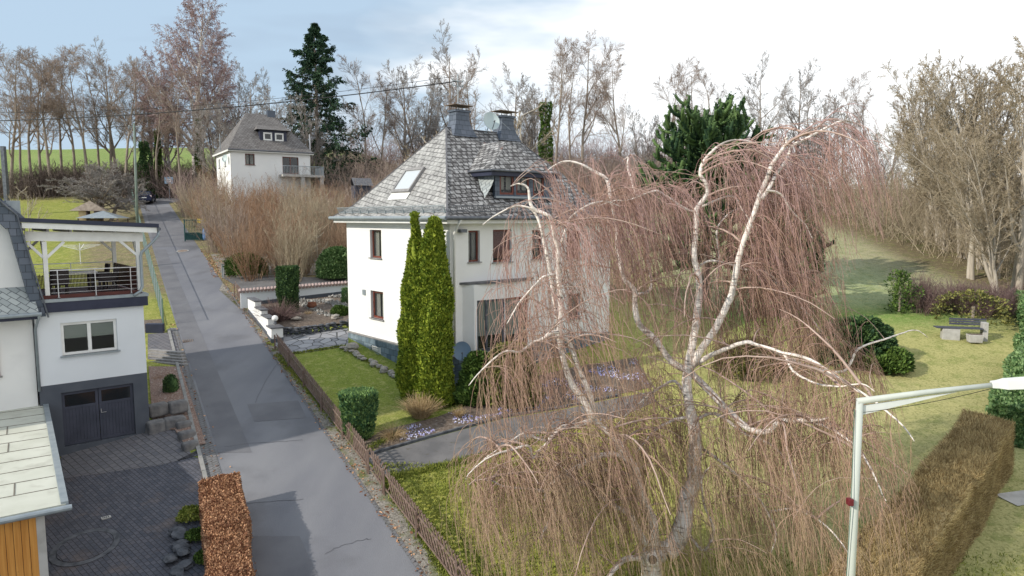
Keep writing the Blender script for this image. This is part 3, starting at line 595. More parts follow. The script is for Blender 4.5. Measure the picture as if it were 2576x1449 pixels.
mb.box((X1 - .25, .26, -.6), (X1, Y1, ZW + .3)); mb.box((.26, Y1 - .25, -.6), (X1 - .26, Y1 - .001, ZW + .3))
for z in (1.7, 4.75, 7.6): mb.box((.26, .26, z), (X1 - .26, Y1 - .26, z + .12))
mb.box((4.6, .3, 1.83), (4.7, Y1 - .3, 7.55)); mb.box((.3, 4.9, 1.83), (X1 - .3, 5.0, 7.55))
mb.build('wall', 'render', house)
# bay
mb = MB(); BP = [(.67, 0), (1.05, -.36), (2.74, -.50), (4.43, -.36), (4.81, 0)]
for i, (a, b_) in enumerate(zip(BP[:-1], BP[1:])):
    a = np.array([*a, 0.0]); b_ = np.array([*b_, 0.0]); Ln = np.linalg.norm(b_ - a); d = (b_ - a) / Ln; nr = np.array([d[1], -d[0], 0])
    hol = []
    if i in (1, 2): hol = [(.15, Ln - .02, 1.95, 4.3)] if i == 1 else [(.02, Ln - .15, 1.95, 4.3)]
    wall(mb, a, d, nr, 0, Ln, -.6, 5.02, hol, .2)
    if hol:
        window(house, a, d, nr, *hol[0], frame='darkstone' if i == 1 else 'frame', fw=.09, depth=.05, mull=(.36,) if i == 1 else (.7,), fill='blind', fillz=(.3 if i == 1 else .25, 1))
mb.build('bay_window_wall', 'render', house)
mb = MB(); arc = [(.5 + 4.5 * i / 12, -.0 - .62 * sin(pi * i / 12) ** .6) for i in range(13)]
mb.prism(arc[::1], 5.03, 5.13); o = mb.build('bay_ledge', 'slate_cap', house)
window(house, (0, 0, 0), ex_y, (-1, 0, 0), *LH[0], fill='curtain', fillz=(0, 1)); window(house, (0, 0, 0), ex_y, (-1, 0, 0), *LH[1], fw=.11, fill='curtain', fillz=(0, 1))
window(house, (0, 0, 0), ex_x, (0, -1, 0), *RH[0], frame='frame', fill='curtain')
window(house, (0, 0, 0), ex_x, (0, -1, 0), *RH[1], fill='shutter', fillz=(.12, 1), label='window behind a lowered red brown roller shutter')
window(house, (0, 0, 0), ex_x, (0, -1, 0), *RH[2]); window(house, (0, 0, 0), ex_x, (0, -1, 0), *RH[3], fill='shutter', fillz=(0, 1)); window(house, (0, 0, 0), ex_x, (0, -1, 0), *RH[4])
mb = MB(); t_ = .05       # plinth cladding, with the barred basement window opening
wall(mb, (-t_, -t_, 0), ex_y, (-1, 0, 0), 0, Y1 + t_, -.7, ZP - .07, [(6.05, 7.05, .72, 1.4)], .048)
wall(mb, (-t_, -t_, 0), ex_x, (0, -1, 0), .0, .62, -.7, ZP - .07, [], .048)
uvbox(mb.build('plinth', 'plinth', house)); mb = MB(); wall(mb, (-t_, -t_, 0), ex_x, (0, -1, 0), 4.95, X1 + t_, -.7, ZP - .07, [], .048); uvbox(mb.build('plinth', 'plinth', house))
mb = MB(); mb.box((-.11, -.11, ZP - .07), (0.0, Y1 + .05, ZP)); mb.box((0.0, -.11, ZP - .069), (.64, 0.0, ZP)); mb.box((4.86, -.11, ZP - .07), (X1, -.0, ZP)); mb.build('plinth_ledge', 'sill', house)
mb = MB()
for i in range(9): mb.box((-.13, 6.07 + i * .117, .74), (-.11, 6.085 + i * .117, 1.38))
for z in (.74, 1.05, 1.36): mb.box((-.138, 6.04, z), (-.12, 7.04, z + .025))
mb.build('window_grille', 'zinc', house)
MB().box((-.06, 7.52, 3.98), (.0, 7.78, 4.25)).build('wall_vent', 'zinc', house)
OH = .5
mb = MB(); mb.box((-OH, -OH, ZW), (X1 + OH, 0.001, ZW + .24)); mb.box((-OH, .0015, ZW), (-.001, Y1 + OH, ZW + .24)); mb.box((X1 + .001, .0015, ZW), (X1 + OH, Y1 + OH, ZW + .24)); mb.box((0, Y1 + .001, ZW), (X1, Y1 + OH, ZW + .24))
mb.build('eaves_box', 'whitepaint', house)
ZE = 8.03; E0, E1, F0, F1 = -.56, X1 + .56, -.56, Y1 + .56; K = 1.0; KX = .75; ZK = ZE + .62; RZ = 12.6; RY = Y1 / 2; RX0, RX1 = 3.25, 7.55
def roof(name, faces, m):
    mb = MB()
    for f in faces: roofface(mb, f)
    return mb.build(name, m, house)
kA, kB, kC, kD = (E0 + KX, F0 + K, ZK), (E1 - KX, F0 + K, ZK), (E1 - KX, F1 - K, ZK), (E0 + KX, F1 - K, ZK)
eA, eB, eC, eD = (E0, F0, ZE), (E1, F0, ZE), (E1, F1, ZE), (E0, F1, ZE); r0, r1 = (RX0, RY, RZ), (RX1, RY, RZ)
roof('roof', [(eA, eB, kB, kA), (kA, kB, r1, r0), (eC, eD, kD, kC), (kC, kD, r0, r1), (eB, eC, kC, kB), (kB, kC, r1)], 'slate_shaded')
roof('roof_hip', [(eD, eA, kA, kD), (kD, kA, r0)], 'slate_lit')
mb = MB()
for a, b_ in ((eA, kA), (kA, r0), (eD, kD), (kD, r0), (eB, kB), (kB, r1), (r0, r1)): mb.bar(a, b_, .08, .05)
mb.build('ridge_capping', 'slate_cap', house)
mb = MB(); g = .09
mb.tube([(E0 - g, F0 - g, ZE - .04), (E0 - g, F1 + g, ZE - .04)], .085, 10); mb.build('gutter', 'zinc', house)
mb = MB(); mb.tube([(E0 - g, F0 - g, ZE - .045), (E1 + g, F0 - g, ZE - .045)], .085, 10); mb.build('gutter', 'gutter', house)
mb = MB(); mb.tube([(.14, F0 - g, ZE - .1), (.14, -.42, ZE - .35), (.14, -.12, ZE - .75), (.14, -.12, 2.0)], .055, 10); mb.build('downpipe', 'whitepaint', house, smooth=True)
mb = MB()
zg = lambda d: ZE + .62 * d / K
n_ = int((F1 - F0 - .6) / .11)
for i in range(n_): y = F0 + .35 + i * .11; mb.bar((E0 + .22, y, ZE + .22), (E0 + .10, y, ZE + .50), .02)
for k in (0, 1): mb.bar((E0 + .22 - .12 * k, F0 + .3, ZE + .23 + .26 * k), (E0 + .22 - .12 * k, F1 - .4, ZE + .23 + .26 * k), .03)
for i in range(12): y = F0 + .4 + i * .82; mb.bar((E0 + .34, y, ZE + .2), (E0 + .16, y, ZE + .30), .04, .03); mb.bar((E0 + .2, y, ZE + .1), (E0 + .14, y, ZE + .45), .04, .03)
mb.build('snow_guard', 'zinc', house)
mb = MB()
for i in range(int((E1 - E0 - .6) / .11)): x = E0 + .3 + i * .11; mb.bar((x, F0 + .30, ZE + .24), (x, F0 + .18, ZE + .50), .018)
for k in (0, 1): mb.bar((E0 + .25, F0 + .30 - .12 * k, ZE + .25 + .25 * k), (E1 - .3, F0 + .30 - .12 * k, ZE + .25 + .25 * k), .028)
mb.build('snow_guard', 'gutter', house)
# skylight, placed on the sunlit hip
k0 = np.array(kD); nn = np.cross(np.array(kA) - k0, np.array(r0) - k0); nn /= np.linalg.norm(nn); nn = nn if nn[2] > 0 else -nn
nw = u * nn[0] + v * nn[1] + np.array([0, 0, nn[2]]); pw = NP + u * kA[0] + v * kA[1] + np.array([0, 0, kA[2]])
sk = [HL(onpl(a, b_, pw, nw)) for a, b_ in ((993, 485), (1034, 487), (1066, 427), (1024, 425))]
ya = (sk[1][1] + sk[2][1]) / 2; yb = (sk[0][1] + sk[3][1]) / 2; xa = (sk[0][0] + sk[1][0]) / 2; xb = (sk[2][0] + sk[3][0]) / 2
onh = lambda x, y, o_=0: tuple(np.array([x, y, kA[2] + (x - kA[0]) * (RZ - ZK) / (RX0 - kA[0])]) + nn * o_)
mb = MB()
for (x0, y0, x1, y1) in ((xa, ya, xa + .1, yb), (xb - .1, ya, xb, yb), (xa + .1, ya, xb - .1, ya + .1), (xa + .1, yb - .1, xb - .1, yb)):
    mb.add([onh(x, y, o_) for o_ in (-.02, .14) for x, y in ((x0, y0), (x1, y0), (x1, y1), (x0, y1))], [(0, 3, 2, 1), (4, 5, 6, 7), (0, 1, 5, 4), (1, 2, 6, 5), (2, 3, 7, 6), (3, 0, 4, 7)])
skl = mb.build('skylight', 'sill', house)
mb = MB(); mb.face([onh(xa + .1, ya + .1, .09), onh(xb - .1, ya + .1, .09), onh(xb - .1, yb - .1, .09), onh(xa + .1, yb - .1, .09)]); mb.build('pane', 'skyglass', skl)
mb = MB(); mb.add([onh(x, y, .03) for x, y in ((xa - .25, ya - .05), (xa, ya - .05), (xa, yb + .05), (xa - .25, yb + .05))], [(0, 1, 2, 3)]); mb.build('flashing', 'whitepaint', skl)
# dormer
DX0, DX1, DY, DZ = 3.14, 6.82, .7, 10.22
slope = (RZ - ZK) / (RY - (F0 + K)); rz = lambda y: ZK + slope * (y - (F0 + K)); ry = lambda z: (z - ZK) / slope + F0 + K
DW = [(.3, 1.2, .15, 1.1), (1.34, 2.2, .15, 1.1), (2.45, 3.2, .15, 1.1)]
mb = MB(); wall(mb, (DX0, DY, 8.95), ex_x, (0, -1, 0), 0, DX1 - DX0, -.2, DZ - 8.95, DW, .15)
mb.face([(DX1, DY, 8.7), (DX1, ry(DZ), DZ), (DX1, DY, DZ)])
dor = mb.build('dormer', 'slate_wall', house); uvbox(dor)
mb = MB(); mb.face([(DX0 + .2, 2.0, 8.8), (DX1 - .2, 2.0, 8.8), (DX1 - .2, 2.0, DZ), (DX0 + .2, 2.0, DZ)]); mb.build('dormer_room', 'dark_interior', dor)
for k, hh in enumerate(DW): window(dor, (DX0, DY, 8.95), ex_x, (0, -1, 0), *hh, fw=.1, depth=.03, sill=False, fill='curtain', fillz=(.25, 1))
mb = MB(); mb.box((DX0 - .05, DY - .16, 8.93), (DX1 + .05, DY - .002, 9.02)); mb.build('sill', 'zinc', dor)
mb = MB(); K_ = 10                                              # flared left cheek
top = [(DX0, DY + (ry(DZ - .05) - DY) * i / K_, DZ - .03) for i in range(K_ + 1)]
rows = []
for j in range(7):
    f = j / 6
    rows.append([])
    for (x, y, z) in top:
        zr = rz(y) + .02; zz = z + (zr - z) * f; fl = (z - zr) * .55 * (1 - cos(f * pi / 2)) ; rows[-1].append((x - fl, y - .1 * f * (1 if y < DY + .3 else 0), zz))
for j in range(6):
    for i in range(K_): mb.face([rows[j][i], rows[j][i + 1], rows[j + 1][i + 1], rows[j + 1][i]], [(rows[j][i][1], rows[j][i][2]), (rows[j][i + 1][1], rows[j][i + 1][2]), (rows[j + 1][i + 1][1], rows[j + 1][i + 1][2]), (rows[j + 1][i][1], rows[j + 1][i][2])])
mb.build('dormer_cheek', 'slate_pale', dor, smooth=True)
mb = MB(); oe = .3; xm = (DX0 + DX1) / 2; zr = 11.82; yr = 2.0
a, b_, c = (DX0 - oe - .15, DY - oe, DZ), (DX1 + oe, DY - oe, DZ), (xm, yr, zr); d_ = (xm, ry(zr), zr); l0 = (DX0 - oe - .15, ry(DZ), DZ); r0_ = (DX1 + oe, ry(DZ), DZ)
roofface(mb, (a, b_, c)); roofface(mb, (l0, a, c, d_)); roofface(mb, (b_, r0_, d_, c)); mb.build('dormer_roof', 'slate_shaded', dor)
mb = MB(); mb.box((a[0] + .03, a[1] + .03, DZ - .26), (b_[0] - .03, DY - .01, DZ - .01)); mb.box((a[0] + .03, DY - .009, DZ - .26), (DX0 - .01, ry(DZ) - .1, DZ - .01)); mb.build('dormer_fascia', 'navy', dor)
mb = MB(); mb.tube([(a[0], a[1] - .05, DZ - .02), (b_[0], b_[1] - .05, DZ - .02)], .05); mb.tube([(a[0] - .04, a[1] - .05, DZ - .02), (a[0] - .04, l0[1], DZ - .02)], .05); mb.build('dormer_gutter', 'gutter', dor)
for cx in (4.09, 7.15):
    mb = MB(); pf = [(.78, -.45), (.55, .0), (.44, .35), (.42, .8), (.50, .82), (.50, .92)]
    vs = []; 
    for (hw, z) in pf:
        for sx_, sy_ in ((-1, -1), (1, -1), (1, 1), (-1, 1)): vs.append((cx + sx_ * hw, RY + sy_ * hw * .72, RZ + z))
    fs = [(i * 4 + j, i * 4 + (j + 1) % 4, i * 4 + 4 + (j + 1) % 4, i * 4 + 4 + j) for i in range(len(pf) - 1) for j in range(4)] + [tuple(range(len(vs) - 4, len(vs)))]
    mb.add(vs, fs); ch = mb.build('chimney', 'slate_wall', house); uvbox(ch)
    mb = MB(); mb.slab([(cx - .62, RY - .42, RZ + 1.14), (cx + .62, RY - .42, RZ + 1.14), (cx + .62, RY + .42, RZ + 1.14), (cx - .62, RY + .42, RZ + 1.14)], .03)
    mb.prism([(cx - .3, RY - .2), (cx + .3, RY - .2), (cx + .3, RY + .2), (cx - .3, RY + .2)], RZ + 1.17, RZ + 1.2)
    for sx_ in (-.35, .35):
        for sy_ in (-.2, .2): mb.bar((cx + sx_, RY + sy_, RZ + .92), (cx + sx_, RY + sy_, RZ + 1.14), .03)
    mb.build('chimney_cap', 'rust', ch)
mb = MB(); mx_, my_ = 4.35, RY + .45
mb.tube([(mx_, my_, RZ - .6), (mx_, my_, 15.45)], .03, 8); mb.bar((mx_ - .35, my_, 15.1), (mx_ + .35, my_, 15.1), .04); mb.bar((mx_ - .35, my_, 14.85), (mx_ + .35, my_, 14.85), .04)
for s_ in (-.33, .33):
    for z in (15.12, 14.87): mb.lathe((mx_ + s_, my_, z), [(.03, 0), (.05, .05), (.03, .1)], 8)
mb.bar((mx_, my_, 15.0), (mx_ + 2.6, my_ - 1.2, RZ + .1), .015); mb.build('service_mast', 'zinc', house)
def dish(parent, c, r, face, m, arm=True, stand=None):
    """parabolic dish at c looking along face (local coordinates)"""
    F_ = Vector(face).normalized(); X_ = F_.cross(Vector((0, 0, 1))).normalized(); Z_ = X_.cross(F_); C_ = Vector(c); mb = MB(); vs = []; k = 28
    for i in range(6):
        q = i / 5 * r
        for j in range(k): a = 2 * pi * j / k; vs.append(tuple(C_ + X_ * cos(a) * q * .93 + Z_ * sin(a) * q + F_ * (q * q / r * .22)))
    fs = [(i * k + j, i * k + (j + 1) % k, (i + 1) * k + (j + 1) % k, (i + 1) * k + j) for i in range(5) for j in range(k)]
    nb = len(vs); vs += [tuple(Vector(p) - F_ * .02) for p in vs]; fs += [tuple(reversed([q + nb for q in f])) for f in fs]; fs += [(5 * k + j, 5 * k + (j + 1) % k, nb + 5 * k + (j + 1) % k, nb + 5 * k + j) for j in range(k)]
    mb.add(vs, fs); o = mb.build('dish', m, parent, smooth=False)
    mb = MB(); e_ = C_ - Z_ * r * .35 + F_ * r * .95; mb.bar(C_ - Z_ * r * .98, e_, .03); mb.build('feed_arm', 'darkstone', o if parent else None)
    mb = MB(); mb.tube([e_, e_ - F_ * .12], .035, 10); mb.build('receiver', 'darkstone', o)
    if stand: mb = MB(); mb.tube([C_ - F_ * .03, C_ - F_ * .12, Vector(stand)], .025, 8); mb.build('bracket', 'zinc', o)
    return o
dish(house, (5.75, RY - .55, 13.05), .50, (-.25, -1, .35), 'dishm', stand=(5.75, RY - .1, 12.4))
fl = MB(); fl.box((.42, -.28, 7.35), (.75, -.06, 7.5)); fl.box((.5, -.06, 7.38), (.62, -.0, 7.48)); fl.build('flood_light', 'gutter', house)
# ================================================================ GARAGE WING AND LEFT HOUSE
GC = np.array([-14.23, 26.49, 1.64])
gar = thing('terrace_house', 'white house with mansard slate roof, garage below and a covered roof terrace', 'house', GC, AX)
mb = MB(); GW = 3.5; GD = 4.4
wall(mb, (0, 0, 0), ex_x, (0, -1, 0), -GW, 0, 2.36, 5.0, [(-2.74, -.94, 3.37, 4.57)])
wall(mb, (0, 0, 0), ex_y, (1, 0, 0), .26, GD, 2.36, 5.0, [])
mb.box((-GW, GD - .25, 2.36), (-.26, GD, 5.0)); mb.build('wall', 'render_shaded', gar)
mb = MB(); wall(mb, (-.001, .0, 0), ex_x, (0, -1, 0), -GW, 0, -.7, 2.359, [(-2.85, -.5, .0, 2.02)]); wall(mb, (0, 0, 0), ex_y, (1, 0, 0), .26, GD, -.7, 2.359, []); mb.box((-GW, GD - .25, -.7), (-.26, GD, 2.359)); mb.box((-GW, .26, -.05), (-.26, GD - .26, -.02)); mb.box((-GW, .26, 2.2), (-.26, GD - .26, 2.34)); mb.build('basement_wall', 'darkwall', gar)
window(gar, (0, 0, 0), ex_x, (0, -1, 0), -2.74, -.94, 3.37, 4.57, frame='whitepaint', fw=.1, depth=.08, mull=(.5,), fill='blind', fillz=(.5, .97), sillm='zinc')
for s_, a in ((0, -2.84), (1, -1.665)):
    b_ = a + 1.155; mb = MB()
    mb.box((a, .08, .02), (a + .09, .14, 2.0)); mb.box((b_ - .09, .08, .02), (b_, .14, 2.0)); mb.box((a + .09, .081, .02), (b_ - .09, .139, .12)); mb.box((a + .09, .081, 1.36), (b_ - .09, .139, 1.46)); mb.box((a + .09, .081, 1.9), (b_ - .09, .139, 2.0))
    for i in range(9): x = a + .09 + i * .1083; mb.box((x + .008, .095, .12), (x + .1, .125, 1.36))
    mb.box((a + .09, .105, .12), (b_ - .09, .115, 1.36)); d = mb.build('garage_door', 'garagedoor', gar)
    MB().box((a + .09, .10, 1.46), (b_ - .09, .11, 1.9)).build('pane', 'glass_dark', d)
    if s_ == 1: m2 = MB(); m2.bar((a + .05, .05, 1.2), (a + .05, .05, 1.05), .03); m2.bar((a + .05, .05, 1.06), (a + .22, .05, 1.06), .02); m2.build('handle', 'steel', d)
# terrace slab, fascia, deck
mb = MB(); mb.box((-GW + .1, -.14, 5.0), (.14, GD + .1, 5.36)); mb.build('terrace_fascia', 'navy', gar)
mb = MB(); mb.box((-GW + .12, -.16, 5.361), (.17, -.0, 5.47)); mb.box((.0, .0, 5.361), (.17, GD + .1, 5.47)); mb.build('terrace_edge', 'zinc', gar)
mb = MB(); [mb.box((-GW + .1, .001 + i * .145, 5.37), (-.001, .138 + i * .145, 5.50)) for i in range(29)]; mb.build('terrace_floor', 'deck', gar)
mb = MB(); mb.box((-GW + .1, .02, 5.50), (-.1, .13, 5.60)); mb.build('deck_edge', 'deck', gar)
# roof over the terrace
rzf = lambda x: 8.20 - (x + 3.55) * .052
def beam(mb, a, b_, w_=.12, d_=.16): mb.bar(a, b_, w_, d_)
mb = MB(); mb.prism([(-3.75, -.32), (.62, -.32), (.62, GD + .2), (-3.75, GD + .2)], lambda x, y: rzf(x) + .0, lambda x, y: rzf(x) + .15); mb.build('canopy_roof', 'navy', gar)
mb = MB(); mb.prism([(-3.7, -.28), (.55, -.28), (.55, -.22), (-3.7, -.22)], lambda x, y: rzf(x) - .2, lambda x, y: rzf(x) - .005); mb.build('canopy_fascia', 'whitepaint', gar); mb = MB(); mb.prism([(-3.7, -.21), (.5, -.21), (.5, GD + .1), (-3.7, GD + .1)], lambda x, y: rzf(x) - .16, lambda x, y: rzf(x) - .01); mb.build('canopy_soffit', 'tile', gar)
mb = MB(); beam(mb, (-3.6, .10, 7.72), (.12, .10, 7.62), .12, .34); beam(mb, (-3.6, GD - .2, 7.62), (.12, GD - .2, 7.58)); beam(mb, (-.05, .18, 7.58), (-.05, GD - .28, 7.58))
for i in range(6): beam(mb, (-3.6 + i * .7, .2, rzf(-3.6 + i * .7) - .24), (-3.6 + i * .7, GD - .3, rzf(-3.6 + i * .7) - .24), .08, .12)
mb.build('canopy_beam', 'whitepaint', gar)
for (x, y) in ((-3.05, .10), (-.07, .10), (-.07, GD - .2), (-3.3, GD - .2)):
    mb = MB(); mb.box((x - .07, y - .07, 5.505), (x + .07, y + .07, 7.52)); s_ = 1 if x < -1 else -1; mb.bar((x + s_ * .05, y, 6.95), (x + s_ * .6, y, 7.5), .09, .09, up=(0, 1, 0))
    if s_ == 1 and y < 1: mb.bar((x - .05, y, 6.95), (x - .5, y, 7.5), .09, .09, up=(0, 1, 0))
    if y < 1: mb.bar((x, y + .07, 6.95), (x, y + .6, 7.5), .09, .09)
    mb.build('post', 'whitepaint', gar)
mb = MB(); mb.tube([(.62, -.32, 7.93), (.62, GD + .2, 7.93)], .07, 10); mb.build('gutter', 'gutter', gar)
mb = MB(); mb.tube([(.62, -.22, 7.85), (.60, -.22, 7.68), (.42, -.20, 7.45), (.02, -.12, 7.05), (-.02, -.10, 6.9), (-.02, -.10, 5.75), (-.1, -.14, 5.56), (-.35, -.19, 5.42)], .055, 10); mb.build('downpipe', 'zinc', gar, smooth=True)
def railing(y, x0, x1, n, m='steel'):
    mb = MB()
    for i in range(n): x = x0 + (x1 - x0) * (.08 + .84 * i / (n - 1)); mb.bar((x, y, 5.50), (x, y, 6.48), .03); mb.lathe((x, y, 5.50), [(.05, 0), (.05, .015)], 8)
    for z in (5.68, 5.84, 6.0, 6.16, 6.32): mb.bar((x0, y, z), (x1, y, z), .012)
    mb.bar((x0, y, 6.49), (x1, y, 6.49), .035); return mb
railing(.0, -2.95, -.16, 3).build('railing', 'steel', gar); railing(GD - .2, -3.2, -.16, 3).build('railing', 'steel', gar)
mb = MB()
for i in range(60): x = -3.2 + i * .05; mb.box((x, GD - .28, 5.50), (x + .034, GD - .265, 6.02 + .03 * (i % 3)))
mb.build('reed_mat', 'lattice', gar)
mb = MB()
for i in range(28): y = .25 + i * .14; mb.box((-.10, y, 5.55), (-.07, y + .12, 6.45))
mb.build('side_screen', 'deck', gar)
MB().box((-3.42, GD - .7, 5.5), (-3.3, GD - .5, 6.9)).build('screen_post', 'deck', gar)
# mansard house: gable wall facing the viewer
WL = -11.5; cx = (WL - 3.5) / 2; mb = MB()
gx = lambda z: -3.3 + (-3.86 + 3.3) * (z - 5.0) / 3.4            # right outline of the steep lower roof
mb.box((WL, .12, -.8), (-3.55, .38, 5.05))
poly = [(-3.5, 5.05), (gx(8.4) - .1, 8.35), (cx, 12.1), (2 * cx + 3.96, 8.35), (2 * cx + 3.5, 5.05)]
mb.add([(x, .15, z) for x, z in poly] + [(x, .38, z) for x, z in poly], [tuple(range(5)), tuple(range(5, 10))[::-1]] + [(i, (i + 1) % 5, 5 + (i + 1) % 5, 5 + i) for i in range(5)])
mb.box((-3.80, .39, -.8), (-3.55, 9.5, 5.0)); mb.box((WL, 9.2, -.8), (-3.81, 9.5, 8)); mb.box((WL, .39, -.8), (WL + .25, 9.19, 5.0)); mb.build('wall', 'render', gar)
mb = MB(); D0, D1 = -.30, 9.8                                    # steep lower slope, then the shallower top
roofface(mb, [(-3.18, D0, 4.9), (-3.18, D1, 4.9), (-3.82, D1, 8.42), (-3.82, D0, 8.42)]); roofface(mb, [(-3.70, D0, 8.30), (-3.70, D1, 8.30), (cx, D1, 12.35), (cx, D0, 12.35)])
roofface(mb, [(2 * cx + 3.70, D1, 8.30), (2 * cx + 3.70, D0, 8.30), (cx, D0, 12.35), (cx, D1, 12.35)]); roofface(mb, [(2 * cx + 3.18, D1, 4.9), (2 * cx + 3.18, D0, 4.9), (2 * cx + 3.82, D0, 8.42), (2 * cx + 3.82, D1, 8.42)])
mb.build('roof', 'slate_wall', gar)
mb = MB()      # slate-hung verge bands on the gable
mb.slab([(-3.18, D0, 4.9), (-3.82, D0, 8.42), (-4.12, D0, 8.30), (-3.52, D0, 4.9)], -.42); mb.slab([(-3.60, D0 + .002, 8.36), (cx, D0 + .002, 12.4), (cx, D0 + .002, 12.0), (-4.13, D0 + .002, 7.98)], -.42)
uvbox(mb.build('verge', 'slate_wall', gar))
mb = MB(); mb.tube([(-3.12, D0 - .05, 4.86), (-3.82, D0 - .05, 8.44), (cx, D0 - .05, 12.42)], .03, 6); mb.build('verge_trim', 'gutter', gar)
mb = MB(); roofface(mb, [(WL, -.62, 5.08), (-3.42, -.62, 5.08), (-3.52, .14, 5.95), (WL, .14, 5.95)]); mb.build('pent_roof', 'slate_pale', gar)
mb = MB(); mb.box((WL, -.60, 4.86), (-3.44, .11, 5.06)); mb.build('pent_soffit', 'navy', gar); mb = MB(); mb.tube([(WL, -.70, 5.04), (-3.36, -.70, 5.04)], .07, 10); mb.build('gutter', 'zinc', gar)
mb = MB(); mb.tube([(-3.42, -.7, 5.0), (-3.46, -.35, 4.7), (-3.5, -.07, 4.45), (-3.5, -.07, 2.2)], .045, 10); mb.build('downpipe', 'zinc', gar, smooth=True)
window(gar, (0, .12, 0), ex_x, (0, -1, 0), -5.7, -4.58, 2.9, 4.1, frame='frame', depth=-.08, fill=None, glass='glass_dark')
MB().box((-4.05, .2, 8.42), (-3.65, .7, 8.95)).build('roof_vent', 'zinc', gar)
# terrace furniture
def Gw(x, y, z): return GC + u * x + v * y + np.array([0, 0, z])
t = thing('terrace_table', 'white topped table on the covered terrace between wicker chairs', 'table', Gw(-1.9, 2.2, 5.5), AX)
MB().box((-.85, -.45, .72), (.75, .45, .77)).build('tabletop', 'cloth', t, bevel=.01)
for sx_ in (-1, 1):
    for sy_ in (-1, 1): MB().box((sx_ * .55 - .03, sy_ * .35 - .03, 0), (sx_ * .55 + .03, sy_ * .35 + .03, .70)).build('leg', 'wicker', t)
def chair(x, y, rz, label):
    t = thing('wicker_chair', label, 'chair', Gw(x, y, 5.5), AX + rz, 'wicker chairs on the terrace')
    MB().box((-.28, -.27, .36), (.28, .27, .44)).build('seat', 'wicker', t, bevel=.02)
    mb = MB(); pts = [(-.3, .24), (-.22, .32), (0, .35), (.22, .32), (.3, .24)]
    for a, b_ in zip(pts[:-1], pts[1:]): mb.slab([(a[0], a[1], .40), (b_[0], b_[1], .40), (b_[0], b_[1] + .08, .98), (a[0], a[1] + .08, .98)], .04)
    mb.build('backrest', 'wicker', t)
    for s_ in (-1, 1): MB().box((s_ * .29 - .03, -.25, .44), (s_ * .29 + .03, .26, .66)).build('armrest', 'wicker', t)
    for sx_ in (-1, 1):
        for sy_ in (-1, 1): MB().box((sx_ * .25 - .025, sy_ * .23 - .025, 0), (sx_ * .25 + .025, sy_ * .23 + .025, .36)).build('leg', 'wicker', t)
chair(-2.55, 1.15, pi, 'dark wicker chair at the left end of the white terrace table'); chair(-.85, 1.6, -pi / 2 - .4, 'dark wicker chair at the right of the white terrace table near the corner post')
chair(-.9, 3.0, -pi / 2, 'dark wicker chair at the far right side of the white terrace table')
# carport with felt roof and timber end wall
cxv = np.array([cos(CA), sin(CA), 0]); cyv = np.array([-sin(CA), cos(CA), 0])
cp = thing('carport', 'low building with pale felt sheet roof and orange timber boarded end wall', 'carport', (CO[0], CO[1], h(*CO)), CA); cz = cp.location.z
zr = lambda x, y: 3.02 - cz + .028 * y
mb = MB(); mb.prism([(-9, 0), (0, 0), (0, 11.4), (-9, 11.4)], lambda x, y: zr(x, y) - .12, zr); mb.build('roof_sheet', 'bitumen', cp)
mb = MB(); rd = random.Random(5)
for i in range(1, 12):
    y = .3 + i * .93; pts = [(-.12 - k * .6, y + rd.uniform(-.012, .012), zr(0, y) + .004) for k in range(16)]
    for a, b_ in zip(pts[:-1], pts[1:]): mb.bar(a, b_, .028, .012)
    if i % 2 == 0: x = -rd.uniform(1.2, 4.5); mb.bar((x, y, zr(0, y) + .005), (x - .03, y + .9, zr(0, y + .9) + .005), .03, .012)
    if i % 2: x = -rd.uniform(1.0, 2.5); mb.bar((x, y, zr(0, y) + .005), (x + .02, y + .9, zr(0, y + .9) + .005), .03, .012)
mb.build('roof_seam', 'seam', cp)
mb = MB(); mb.prism([(-.10, .02), (.06, .02), (.06, 11.45), (-.10, 11.45)], lambda x, y: zr(x, y) - .16, lambda x, y: zr(x, y) + .05); mb.build('edge_flashing', 'zinc', cp)
mb = MB(); mb.tube([(-9, -.07, 2.97 - cz), (.12, -.07, 2.93 - cz)], .075, 10); mb.build('gutter', 'zinc', cp)
mb = MB(); rd = random.Random(9)
for i in range(38): x = -.62 - i * .155; mb.box((x - .146, .20 + (i % 2) * .018, -.5), (x, .23 + (i % 2) * .018, 2.86 - cz))
mb.build('timber_wall', 'timber', cp)
mb = MB(); mb.box((-.62, .19, -.5), (-.44, 6, 2.84 - cz)); mb.build('side_wall', 'concrete', cp)
mb = MB(); [mb.bar((-x, .18, 2.86 - cz), (-x, -.02, 2.86 - cz), .1, .12) for x in (1.6, 4, 7)]; mb.bar((-.9, .3, 2.80 - cz), (-.05, .3, 2.80 - cz), .12, .14); mb.build('rafter_end', 'darkstone', cp)
for y in (6.2, 11.2): mb = MB(); mb.box((-.3, y - .08, -.4), (-.14, y + .08, zr(0, y) - .12)); mb.build('post', 'timber', cp)
